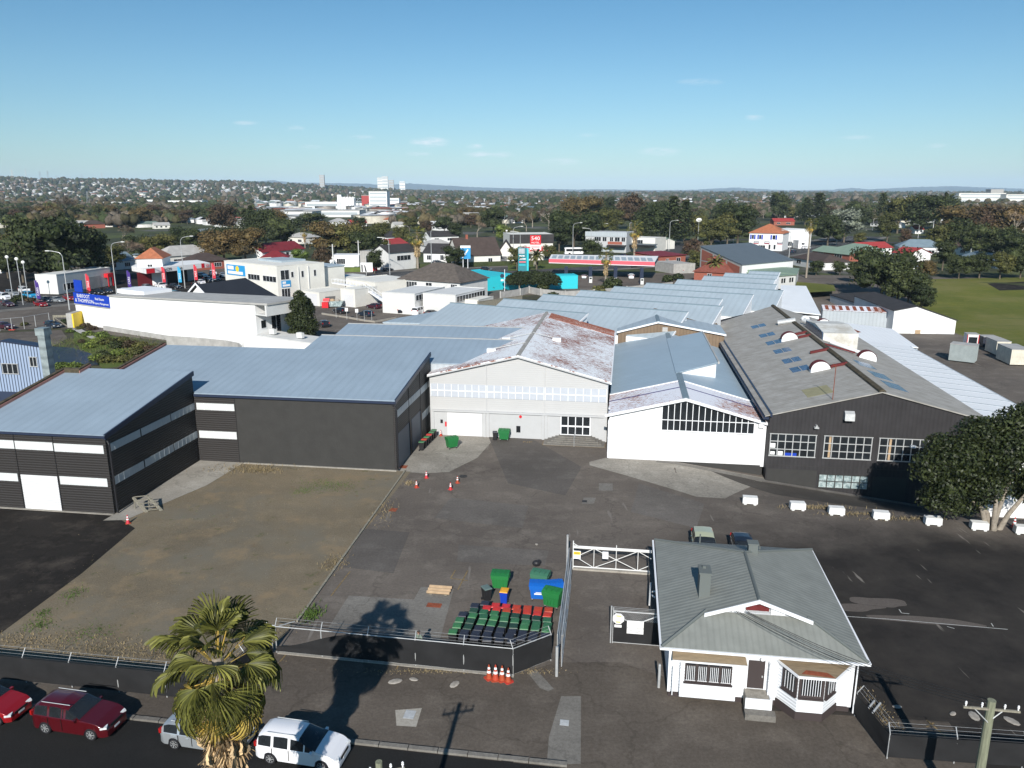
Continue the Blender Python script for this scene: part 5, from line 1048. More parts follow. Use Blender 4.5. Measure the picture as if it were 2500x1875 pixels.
for u, w_ in ((6.0, 52.9), (9.9, 51.5)): H_.part('vent_pipe', MB().tube((u, w_, 4.0), (u, w_, 4.7), .05), M['house_roof_dk'])
H_.part('corner_board', MB().box(3.26, 3.42, 40.45, 40.5, .35, 3.4).box(13.2, 13.4, 40.45, 40.5, .35, 3.4), M['trim_white'])
def barwin(t, u0, u1, z0, z1, nsash, w_, nb=5, a=None):
    """joinery frame with sashes and white burglar bars"""
    o = t.part('window', MB().box(u0, u1, w_ - .05, w_ - .01, z0, z1), M['trim_brown']); g_, b_ = MB(), MB(); s = (u1 - u0) / nsash
    for i in range(nsash):
        a0, a1 = u0 + i * s + .07, u0 + (i + 1) * s - .07; g_.box(a0, a1, w_ - .06, w_ - .051, z0 + .14, z1 - .30)
        g_.box(a0, a1, w_ - .06, w_ - .051, z1 - .24, z1 - .10)
        for k_ in range(nb): q = a0 + (a1 - a0) * (k_ + .5) / nb; b_.box(q - .014, q + .014, w_ - .085, w_ - .061, z0 + .12, z1 - .3)
        b_.box(a0 - .02, a1 + .02, w_ - .09, w_ - .086, z0 + .10, z0 + .13)
    t.part('pane',g_,M['glass'],parent=o); t.part('window_bars',b_,M['trim_white'],parent=o); t.part('sill',MB().box(u0-.06,u1+.06,w_-.16,w_-.051,z0-.08,z0),M['trim_brown'],parent=o); return o
H_.part('window_box', MB().prof([(39.92, .45), (40.5, .45), (40.5, 2.9), (40.0, 2.9), (40.0, 1.5), (39.92, 1.2)], 3.9, 7.0, axis='x'), M['house_wall'])
barwin(H_, 4.15, 6.75, 1.45, 2.78, 4, 40.0)
H_.part('awning',MB().slab([(3.45,40.45,3.33),(7.4,40.45,3.33),(7.5,39.6,2.98),(3.4,39.6,2.98)][::-1],.06),M['awning']); H_.part('awning_edge',MB().box(3.4,7.5,39.55,39.6,2.9,2.99),M['trim_white'])
dr=H_.part('door',MB().box(7.68,8.6,40.44,40.49,1.05,2.8),M['trim_brown']); H_.part('handle',MB().box(8.45,8.52,40.38,40.44,1.8,1.9),M['galv'],parent=dr)
H_.part('door_frame',MB().box(7.56,7.68,40.42,40.49,1.0,2.9).box(8.6,8.75,40.42,40.49,1.0,2.9),M['trim_white']); H_.part('side_wall_panel',MB().box(8.75,8.85,40.0,40.5,.4,2.9),M['house_wall'])
H_.part('porch_lamp',MB().ball((8.4,40.3,3.0),.12,.12,.1,8,5).tube((8.4,40.3,3.1),(8.3,40.3,3.3),.02).tube((8.4,40.3,3.1),(8.5,40.3,3.3),.02),M['trim_white'])
H_.part('step',MB().box(7.55,8.95,39.55,40.49,0,.98),M['conc']); H_.part('step_edge',MB().box(8.82,8.95,39.5,40.45,.98,1.06).box(7.5,8.95,39.48,39.54,0,1.02),M['trim_white']); H_.part('step',MB().box(7.45,9.1,38.95,39.47,0,.38),M['conc_dk'])
bayp = [(9.35, 40.5), (10.2, 39.35), (11.6, 39.35), (12.6, 40.5)]
H_.part('bay', MB().prism(bayp, .55, 2.95), M['house_wall'])
H_.part('plinth', MB().prism([(9.3, 40.5), (10.18, 39.4), (11.62, 39.4), (12.65, 40.5)], 0, .54), M['trim_brown'])
def slant(p, q, z0, z1, mb, th, off, m_=None):
    d=Vector((q[0]-p[0],q[1]-p[1])); n_=Vector((d.y,-d.x)).normalized(); a=[(p[0]+n_.x*off,p[1]+n_.y*off),(q[0]+n_.x*off,q[1]+n_.y*off),(q[0]+n_.x*(off+th),q[1]+n_.y*(off+th)),(p[0]+n_.x*(off+th),p[1]+n_.y*(off+th))]
    mb.prism([a[3], a[2], a[1], a[0]], z0, z1)
for (p, q, nb, fr_) in ((bayp[0], bayp[1], 4, (.25, .98)), (bayp[1], bayp[2], 8, (.02, .98)), (bayp[2], bayp[3], 3, (.02, .75))):
    l_ = lambda t: (p[0] + (q[0] - p[0]) * t, p[1] + (q[1] - p[1]) * t); A0, A1 = l_(fr_[0]), l_(fr_[1])
    fr=MB(); slant(A0,A1,1.5,2.9,fr,.06,.005); o=H_.part('bay_window',fr,M['trim_brown']); g_=MB(); slant(l_(fr_[0]+.1),l_(fr_[1]-.1),1.68,2.68,g_,.01,.066); H_.part('pane',g_,M['glass'],parent=o); b_=MB()
    for k_ in range(nb):t_=fr_[0]+.1+(fr_[1]-fr_[0]-.2)*(k_+.5)/nb; L_=math.dist(p,q); slant(l_(t_-.014/L_),l_(t_+.014/L_),1.66,2.68,b_,.02,.08)
    H_.part('window_bars', b_, M['trim_white'], parent=o); sl_ = MB(); slant(A0, A1, 1.4, 1.5, sl_, .14, .005); H_.part('sill', sl_, M['trim_brown'], parent=o)
H_.part('bay_awning',MB().slab([(9.25,40.48,3.05),(10.1,39.0,2.98),(12.0,39.0,2.98),(13.2,40.48,3.05)],.06),M['awning']); H_.part('awning_rust',MB().slab([(10.3,39.25,3.01),(12.0,39.1,3.01),(11.7,39.5,3.02),(10.6,39.6,3.02)],.015),M['rust'])
fa=MB(); [slant(a,b,2.88,3.02,fa,.06,0) for a,b in(((9.25,40.48),(10.1,39.0)),((10.1,39.0),(12.0,39.0)),((12.0,39.0),(13.2,40.48)))]; H_.part('awning_edge',fa,M['trim_white'])
H_.part('downpipe', MB().tube((13.5, 40.3, 3.4), (13.5, 40.3, .1), .04).tube((3.5, 39.95, 2.3), (3.5, 39.95, .5), .03), M['trim_white'])
# ================= fences and gates =================
def fence(name, label, pts, h=1.75, cloth=True, barb=True, step=3.05, rail='galv', clip=None, rm='galv'):
    t = T(name, label, 'fence', (*s2w(*pts[0]), 0), -A8, None, (pts[0][0], pts[0][1], 0));
    for a, b in zip(pts[:-1], pts[1:]):
        d = Vector((b[0] - a[0], b[1] - a[1])); L_ = d.length; d.normalize(); n_ = max(1, round(L_ / step)); nrm = Vector((-d.y, d.x))
        for i in range(n_ + (b == pts[-1])):
            q = (a[0] + d.x * L_ * i / n_, a[1] + d.y * L_ * i / n_); pm = MB().tube((*q, 0), (*q, h + .02), .035, 6)
            if barb: pm.tube((*q, h), (q[0] + nrm.x * .32, q[1] + nrm.y * .32, h + .42), .025, 5)
            t.part('post', pm, M[rail])
        rl = MB().tube((*a, h), (*b, h), .03, 6); rl.tube((*a, .12), (*b, .12), .025, 6); t.part('rail', rl, M[rm])
        if barb:
            wr = MB()
            for k_ in(.12,.27,.42):wr.tube((a[0]+nrm.x*.76*k_,a[1]+nrm.y*.76*k_,h+k_),(b[0]+nrm.x*.76*k_,b[1]+nrm.y*.76*k_,h+k_),.006,4)
            t.part('barbed_wire', wr, M['galv'])
        if cloth:
            n2 = max(2, int(L_ / .5)); mb = MB(); r = random.Random(len(name) + int(L_ * 7))
            cols = [(a[0] + d.x * L_ * i / n2, a[1] + d.y * L_ * i / n2) for i in range(n2 + 1)]; k0_ = 0
            for i, c in enumerate(cols):
                for j in range(6):
                    z_ = .14 + (h - .18) * j / 5; o = .05 * math.sin(i * .9 + j) * math.sin(math.pi * j / 5) + r.uniform(-.012, .012)
                    if clip and a == pts[0] and i < clip: z_ = .14 + (h - .18) * j / 5 * (.22 + .75 * sm(i / clip))
                    mb.v.append((c[0] - nrm.x * (.05 + o), c[1] - nrm.y * (.05 + o), z_))
            for i in range(n2):
                for j in range(5): mb.f.append((i * 6 + j, (i + 1) * 6 + j, (i + 1) * 6 + j + 1, i * 6 + j + 1)); mb.m.append(0)
            me = mesh_from('shade_cloth', mb, M['mesh_black'], t.off, True, 80); link('shade_cloth', me, t.e)
    return t
fence('street_fence','low black cloth covered fence with galvanised posts along the gravel lot behind the red cars',[(-62,36.7),(-22.4,36.2),(-21.3,41.3)],1.72,rm='black')
f2=fence('yard_fence','black cloth covered mesh fence with barbed wire arms in front of the packed wheelie bins',[(-21.1,41.45),(-5.87,41.15),(-3.75,43.05)],1.85,clip=10)
f2.part('concrete_footing', MB().slab([(-21, 41.3, .05), (-5.8, 41.0, .05), (-5.8, 41.2, .05), (-21, 41.5, .05)], .05), M['conc'])
f2.part('corner_brace', MB().tube((-21.1, 41.45, 1.8), (-20.3, 42.6, 1.6), .03).tube((-21.1, 41.45, 1.9), (-22.4, 41.6, 1.9), .03), M['galv'])
def mesh_panel(t, a, b, z0, z1, st_=.16):
    mb = MB(); d = Vector((b[0] - a[0], b[1] - a[1])); L_ = d.length; d.normalize(); h = z1 - z0; n_ = int((L_ + h) / st_)
    for i in range(n_):
        for s in (0, 1):
            u0 = i * st_ - h; u1 = i * st_; za, zb_ = (z0, z1) if s == 0 else (z1, z0);
            if u0 < 0: f = -u0 / h; za = za + (zb_ - za) * f; u0 = 0
            if u1 > L_: f = (L_ - u0) / max(u1 - u0, 1e-6); zb_ = za + (zb_ - za) * f; u1 = L_
            if u1 > u0: mb.tube((a[0] + d.x * u0, a[1] + d.y * u0, za), (a[0] + d.x * u1, a[1] + d.y * u1, zb_), .006, 3, cap=False)
    t.part('wire_mesh', mb, M['galv'])
# folded-back sliding gate on the left of the drive
g1 = ST('open_mesh_gate', 'tall galvanised mesh gate folded back along the left side of the driveway', 'gate', -3.25, 41.5)
a, b = (-3.3, 41.5), (-3.55, 55.3)
g1.part('post',MB().tube((-3.25,41.5,0),(-3.25,41.5,2.0),.09,8),M['galv']); g1.part('post',MB().tube((-3.65,55.3,0),(-3.65,55.3,2.9),.08,8),M['galv'])
fr = MB()
for off_ in (0, .28):
    A0, B0 = (a[0] + off_, a[1] + .8), (b[0] + off_ + .1, b[1] - 1.0 - off_ * 6)
    for z_ in (.2, 1.1, 2.3): fr.tube((*A0, z_), (*B0, z_), .035, 6)
    for i in range(7): f0 = i / 6; q = (A0[0] + (B0[0] - A0[0]) * f0, A0[1] + (B0[1] - A0[1]) * f0); fr.tube((*q, .15), (*q, 2.3), .03, 5)
    for i in range(6):
        f0,f1=i/6,(i+1)/6; fr.tube((A0[0]+(B0[0]-A0[0])*f0,A0[1]+(B0[1]-A0[1])*f0,.2 if i%2 else 2.3),(A0[0]+(B0[0]-A0[0])*f1,A0[1]+(B0[1]-A0[1])*f1,2.3 if i%2 else.2),.025,5)
g1.part('frame', fr, M['galv']); mesh_panel(g1, (-3.3, 42.3), (-3.45, 54.3), .2, 2.3, .22)
# truss gate
g2 = ST('truss_gate', 'long low tubular truss gate across the driveway with a yellow sign at its left end', 'gate', -3.2, 55.4)
x0, x1, w_ = -3.2, 2.75, 55.4; zb_, zt = .25, 1.85; fr = MB()
fr.tube((x0,w_,zt),(x1,w_,zt),.06,6).tube((x0,w_+.25,zt),(x1,w_+.25,zt),.05,6).tube((x0,w_,zb_),(x1-.1,w_,zb_),.05,6).tube((x0,w_,0),(x0,w_,2.4),.045,6)
n_ = 4; q = [x0 + (1.62 * i) for i in range(5)]; q = [x0, -1.6, .1, 1.75]
for i, u in enumerate(q[1:]): fr.tube((u, w_, zb_), (u, w_, zt + (.4 if i == 1 else 0)), .03, 5)
for(p0,p1) in(((x0,.95),(-1.6,zt)),((x0+.4,.95),(-1.6,zb_)),((-1.6,zt),(.1,1.03)),((-1.6,zb_),(.1,1.03)),((.1,1.03),(1.75,zt)),((.1,1.03),(1.75,zb_)),((1.75,zt),(2.75,1.3)),((1.75,zb_),(2.6,.7)),((x0,2.2),(x0+.6,zt))):fr.tube((p0[0],w_,p0[1]),(p1[0],w_,p1[1]),.03,5)
g2.part('frame', fr, M['steel_white']); g2.part('bottom_beam', MB().box(x0, x1, w_ - .12, w_ + .12, 0, .14), M['conc'])
sg = g2.part('sign', MB().box(-3.2, -2.62, w_ - .09, w_ - .07, .95, 1.62), M['trim_white'])
g2.part('yellow_band',MB().box(-3.17,-2.65,w_-.1,w_-.091,1.3,1.55),M['yellow'],parent=sg); g2.part('lettering',MB().box(-3.1,-2.72,w_-.104,w_-.1005,1.45,1.48).box(-3.1,-2.72,w_-.104,w_-.1005,1.37,1.40).box(-3.1,-2.75,w_-.1,w_-.0905,1.18,1.2).box(-3.1,-2.8,w_-.1,w_-.0905,1.08,1.1),M['text_dk'],parent=sg)
g2.part('latch_box', MB().box(-.95, -.5, w_ - .2, w_ - .07, 1.15, 1.7), M['trim_white'])
# right mesh gate with signs
g3 = ST('signed_mesh_gate', 'mesh gate with black cloth and a strictly no admittance sign against the bungalow', 'gate', -.1, 45.6)
w_=45.6; fr=MB(); fr.tube((-.1,w_,0),(-.1,w_,2.65),.045,6).tube((.03,w_,0),(.03,w_,2.55),.04,6).tube((0,w_,2.3),(2.95,w_,2.3),.04,6).tube((0,w_,.08),(3.1,w_,.08),.04,6)
fr.tube((.05, w_, 2.25), (1.0, w_, 1.6), .03, 5).tube((1.75, w_, 1.6), (2.95, w_, 2.2), .035, 5).tube((3.1, w_, 0), (3.1, w_, 2.3), .04, 6)
g3.part('frame',fr,M['galv']); mesh_panel(g3,(0,w_),(2.95,w_),1.6,2.3,.12); g3.part('shade_cloth',MB().box(0,3.05,w_-.03,w_-.01,.1,1.68),M['mesh_black'])
wr = MB(); [wr.tube((-.1, w_, 2.4 + .1 * i), (3.0, w_, 2.4 + .1 * i), .010, 4) for i in range(3)]; g3.part('barbed_wire', wr, M['galv'])
sg = g3.part('sign', MB().box(.92, 1.98, w_ - .08, w_ - .06, .82, 1.74), M['reflect'])
for tx_,z_,s_,m_ in(('STRICTLY',1.55,.17,'text_grey'),('NO',1.38,.17,'text_grey'),('ADMITTANCE',1.2,.17,'text_grey')):g3.part('lettering',stand(text_mb(tx_,s_,.003),(1.45,w_-.085,z_-.03)),M[m_],parent=sg)
g3.part('fine_print', MB().box(1.1, 1.8, w_ - .09, w_ - .081, 1.02, 1.05).box(1.2, 1.7, w_ - .09, w_ - .081, .93, .96), M['text_grey'], parent=sg)
oc=[(.39*math.cos(math.pi/8+i*math.pi/4),.39*math.sin(math.pi/8+i*math.pi/4)) for i in range(8)]; o8=MB().prof([(.36+a,1.82+b) for a,b in oc],w_-.09,w_-.06); s8=g3.part('octagonal_sign',o8,M['reflect'])
g3.part('yellow_band',MB().box(.22,.55,w_-.1,w_-.091,1.98,2.05).box(.2,.5,w_-.1,w_-.091,1.55,1.62),M['yellow'],parent=s8); g3.part('small_sign',MB().box(.12,.58,w_-.08,w_-.06,1.2,1.38),M['reflect'])
sf=fence('side_fence','dark cloth covered fence dropping away beside the right wall of the bungalow',[(13.6,40.2),(14.3,36.9),(34,37.6)],1.5,barb=True,step=3.4,rm='black')
one('drive_bollard',MB().lathe([(.08,0),(.08,1.5),(.06,1.55)],n=10).lathe([(.082,.5),(.082,.95)],n=10),M['galv'],'grey steel bollard at the front left corner of the bungalow','bollard',loc=(*s2w(2.83,41.26),0))
SC=ST('roller_frame','angled white steel track post on the gate line against the bungalow wall','gate post',2.6,50); SC.part('frame',MB().tube((2.45,49.0,1.0),(2.6,51.6,1.3),.06,6).tube((2.5,50.6,1.1),(2.9,50.6,1.2),.06,6).tube((2.5,50.4,1.1),(2.85,49.9,1.1),.06,6),M['steel_white'])
# ================= bins =================
zg = lambda x, y: (1040 + x / 3.687, 1300 + y / 3.687)
ORD = ['first', 'second', 'third', 'fourth', 'fifth', 'sixth', 'seventh', 'eighth', 'ninth', 'tenth', 'eleventh', 'twelfth']
CN = {'g': 'bright green', 'd': 'dark green', 'r': 'red', 'k': 'black', 'w': 'pale grey'}
ROWS=[((440,650),(1103,692),'kkrrrrrr'),((545,672),(1092,735),'rrrrrrr'),((430,698),(1093,780),'dgggdddg'),((330,730),(1090,828),'kggggggggw'[:9]),((305,780),(1085,870),'gdggddgggw'[:9]),((280,832),(1070,925),'gdkkkkkkk'),((243,888),(960,950),'gkkkkkkk'),((335,935),(770,968),'kkkkk')]
rb_ = random.Random(4)
for ri, (a, b, s) in enumerate(ROWS):
    A0, B0 = G(*zg(*a), 1.07), G(*zg(*b), 1.07)
    if ri == 0: A0 = G(*zg(400, 650), 1.07)
    n_ = len(s)
    for i, c in enumerate(s):
        f = i / (n_ - 1); x, y = A0[0] + (B0[0] - A0[0]) * f, A0[1] + (B0[1] - A0[1]) * f
        if ri == 0 and i >= 2: p_ = G(*zg(625 + (i - 2) * 95.6, 652 + (i - 2) * 8.2), 1.07); x, y = p_
        if ri == 0 and i < 2: x, y = G(*zg(440 + i * 92, 652 - i * 22), 1.07)
        place(BINS[c],(x+rb_.uniform(-.02,.02),y+rb_.uniform(-.03,.03),0),-A8+R_(rb_.uniform(-4,4)),'%s lidded wheelie bin, %s from left, %s row from the back of the block'%(CN[c],ORD[i],ORD[ri]),'wheelie bins packed in a block behind the black fence',(.96,.84,1))
o=place(BINS['w'],(*G(*zg(545,612)),0),.5,'wheelie bin with a tilted grey-green lid standing alone behind the black-lidded bins'); o['category']='wheelie bin'
YB=bin_proto('yellow_lid','blue_sign'); YB['label']='small blue bin with a yellow lid beside the back row of red-lidded bins'; YB.location=(*G(*zg(705,638)),0); YB.rotation_euler=(0,0,-.2)
place(DG, (*G(*zg(672, 505)), 0), -A8, 'green four-wheeled dumpster standing alone in the yard above the block of wheelie bins')
place(DB, (*G(*zg(1015, 600)), 0), -A8 + .05, 'bright blue dumpster with a white label, left of the pair near the open gate')
DB2 = place(DB, (*G(*zg(1150, 600)), 0), -A8 + .3, 'bright blue dumpster nearest the open mesh gate, right of the pair')
tx = MB().box(-.3, .3, -.50, -.485, .62, .72).box(-.2, .2, -.50, -.485, .76, .80); o = link('label_sticker', mesh_from('label_sticker', tx, M['reflect']), DB)
place(DF, (*G(*zg(1030, 500)), 0), -A8 - .2, 'faded green dumpster behind the two bright blue dumpsters')
place(DG, (*G(*zg(1140, 668)), 0), -A8 - .3, 'green dumpster wedged between the red-lidded bins and the open mesh gate')
place(DG,(*s2w(-18.9,82.9),0),.5,'green dumpster with a white label on the concrete apron near the white roller door'); place(DG,(*s2w(-13.4,86.6),0),-A8,'green dumpster against the grey wall of the rusty-roofed hall')
place(BINS['k'], (*s2w(-14.5, 86.5), 0), 0, 'small black bin beside the dumpster at the rusty-roofed hall')
for i, c in enumerate('grgrgg'):
    place(BINS[c],(*s2w(-22.1+.06*i,81.6+i*.92),0),-A8+math.pi/2,'%s lidded wheelie bin, %s from the front in the line against the charcoal warehouse'%(CN[c],ORD[i]),'wheelie bins in a line against the charcoal warehouse')
place(CONE, (*s2w(-21.2, 87.2), 0), 0, 'traffic cone at the far end of the line of bins beside the rusty-roofed hall', 'traffic cones')
for(px_,py_,lb,s_) in[(1017,1190,'leftmost of the four scattered traffic cones in the upper yard',1),(1041,1167,'rear left of the four scattered traffic cones, nearest the charcoal warehouse corner',1),(1117,1179,'rear right of the four scattered traffic cones in the upper yard',1),(1100,1195,'front right of the four scattered traffic cones in the upper yard',1),
        (1194,1656,'tall traffic cone, leftmost of four in a row at the black fence corner',1.25),(1210,1659,'tall traffic cone, second from the left of four at the black fence corner',1.35),(1226,1660,'tall traffic cone, third from the left of four at the black fence corner',1.3),(1241,1664,'tall traffic cone, rightmost of four in a row at the black fence corner',1.25),(313,1278,'orange cone beside the corner of the charcoal shed, near the wooden steps',1.1),(2475,1288,'orange cone at the foot of the big dark tree on the right',1.3)]:
    x, y, z = GT(px_, py_); place(CONE, (x, y, z), random.Random(px_).uniform(0, 1), lb, 'traffic cones', s_)
for i, (px_, py_) in enumerate([(1832, 1232), (1948, 1246), (2043, 1258), (2152, 1269), (2279, 1283), (2392, 1295), (2500, 1305)]):
    x,y,z=GT(px_,py_); place(BLOCK,(x,y+.2,z),-A8+R_((-3,2,-2,-4,-1,-3,-2)[i]),'white concrete block, %s from the left in the line across the yard'%ORD[i],'white concrete blocks in a line across the yard',(.92,1.0,.95))
LG = ST('pallet', 'small raw timber pallet on the concrete wash slab', 'pallet', -12.7, 50.6)
for i in range(3): LG.part('board', MB().tube((-13.5, 50.1 + i * .42, .16), (-11.8, 50.1 + i * .42, .16), .12, 7), M['timber'])
LG.part('bearer', MB().box(-13.3, -13.1, 50.0, 51.1, 0, .06).box(-12.2, -12.0, 50.0, 51.1, 0, .06), M['old_timber'])
ps = ST('wooden_steps', 'loose weathered wooden steps leaning on the concrete beside the charcoal shed', 'steps', -43, 62);
for s in(0,1.1):ps.part('stringer',MB().slab([(-44.2+s,61.4+s*.5,1.15),(-42.6+s,60.8+s*.5,.05),(-42.45+s,61.0+s*.5,.05),(-44.1+s,61.6+s*.5,1.15)],.12),M['old_timber'])
for i in range(5):f=i/4; ps.part('tread',MB().slab([(-44.15+1.5*f,61.4-.55*f,1.2-1.0*f),(-43.05+1.5*f,61.95-.55*f,1.2-1.0*f),(-42.95+1.5*f,62.15-.55*f,1.2-f),(-44.05+1.5*f,61.6-.55*f,1.2-f)],.05),M['old_timber'])
ps.part('leg', MB().tube((-44.1, 61.5, 0), (-44.1, 61.5, 1.1), .05).tube((-43.0, 62.05, 0), (-43.0, 62.05, 1.1), .05), M['old_timber'])
one('rubbish_bag',MB().ball((0,0,.22),.34,.26,.26,10,6).ball((.2,.1,.3),.18,.16,.2,8,5),M['plastic_black'],'black rubbish bag lying in the yard above the blue dumpsters','rubbish bag',loc=(*s2w(-6.07,55.56),0),smooth=True)
pp=MB().tube((0,0,.08),(1.0,1.0,.12),.06,6).tube((.35,-.1,.08),(1.25,.8,.12),.06,6).tube((0,0,.08),(-.15,-.5,.05),.06,6); one('bent_pipes',pp,M['galv'],'two bent grey steel pipes on the bank beside the bungalow','pipe',loc=(*G(2110,1745),.05))
# ================= vehicles on the street =================
def parkw(kind, col, rw, fw, label, off=None, **kw):
    a,b=Vector(G(*rw)),Vector(G(*fw)); d=(b-a).normalized(); Lc,Wd,_,_,_,_,_,wx=KIND[kind]; n_=Vector((-d.y,d.x)); mid=(a+b)/2-d*Lc*((wx[0]+wx[1])/2-.5)+n_*(Wd/2-.12)
    return place(carp(kind, col), (mid.x, mid.y, .008), math.atan2(d.y, d.x), label, 'cars parked along the kerb')
parkw('hatch', 'red', (-115, 1751), (17, 1772), 'bright red hatchback cut off by the left edge of the photo')
CARP[('suv', 'dkred')] = car('parked_car', 'suv', P_['dkred'], 'car', lower=True, rails=True)
CARP[('mpv', 'white')] = car('parked_car', 'mpv', P_['white'], 'car', rails=True)
CARP[('wagon', 'silver')] = car('parked_car', 'wagon', P_['silver'], 'car', rails=True)
parkw('suv', 'dkred', (113, 1788), (230, 1806), 'dark red four wheel drive parked behind the bright red hatchback')
parkw('wagon', 'silver', (425, 1826), (556, 1846), 'silver station wagon half hidden behind the big palm')
parkw('mpv', 'white', (660, 1862), (790, 1882), 'white people carrier parked right of the big palm')
a,b=s2w(7.0,62.2),s2w(7.0,57.8); place(carp('suv','teal'),(*s2w(7.1,59.4),0),-math.pi/2-A8,'pale green vehicle behind the left part of the bungalow roof'); place(carp('hatch','black'),(*s2w(10.2,59.5),0),-math.pi/2-A8,'very dark car behind the bungalow chimney')
M['palegreen_paint'] = paint('car_pale_green', (.42, .44, .30))
for ch in carp('suv', 'teal').children:
    if ch.name.startswith('body'): ch.data = ch.data.copy(); ch.data.materials[0] = M['palegreen_paint']
# ================= big palm, poles, wires =================
big=fan_palm(11.6,2.55,30,50,200,8.0,11,'fan_palm'); big['label']='big fan palm with a shaggy skirt of dead fronds in the street, bottom left'; big.location=(-11.1,26.0,0); big.rotation_euler=(0,0,1.1)
def power_pole(label, x, y, h, az_, arm=.9, ww=.16):
    t=T('power_pole',label,'power pole',(x,y,0),az_); t.part('pole',MB().tube((0,0,-.2),(0,0,h),ww,12,ww*.72),M['palegreen_wood']); ar=t.part('crossarm',MB().box(-arm,arm,-.14,-.06,h-.43,h-.34),M['old_timber'])
    t.part('brace', MB().tube((-arm * .6, -.1, h - .42), (0, -.14, h - 1.1), .025).tube((arm * .4, -.1, h - .42), (0, -.14, h - .9), .025), M['galv'])
    for s in(-.92,-.35,.45,.92):t.part('insulator',MB().lathe([(.03,0),(.03,.1),(.055,.12),(.03,.16),(.05,.19),(.02,.24)],(arm*s,-.1,h-.32),8),M['reflect'],parent=ar)
    return t
pA=power_pole('weathered timber power pole with a crossarm at the bottom right',20.9,29.6,7.0,-.15,1.15,.24); pA.part('conduit',MB().tube((.2,.1,0),(.2,.1,5.2),.05,6),M['galv'])
pB = power_pole('power pole whose insulators just show at the bottom edge right of the white people carrier', -4.72, 23.55, 8.9, .25, .9, .17)
ws_ = []
for i, (u, o) in enumerate(((7.0, 0), (7.15, .15), (7.6, .35), (7.7, .5))):
    a = Vector((*s2w(u, 42.0), 4.95)); b = Vector((20.0 + i * .55, 29.5, 6.85)); pts = []
    for k_ in range(15): f = k_ / 14; q = a.lerp(b, f); q.z -= .55 * math.sin(math.pi * f); pts.append(tuple(q))
    ws_.append(one('service_wire',MB().path(pts,.016,4),M['black'],'overhead wire from the bungalow gable to the timber power pole, %s from the left'%ORD[i],'cable','overhead wires to the bungalow'))
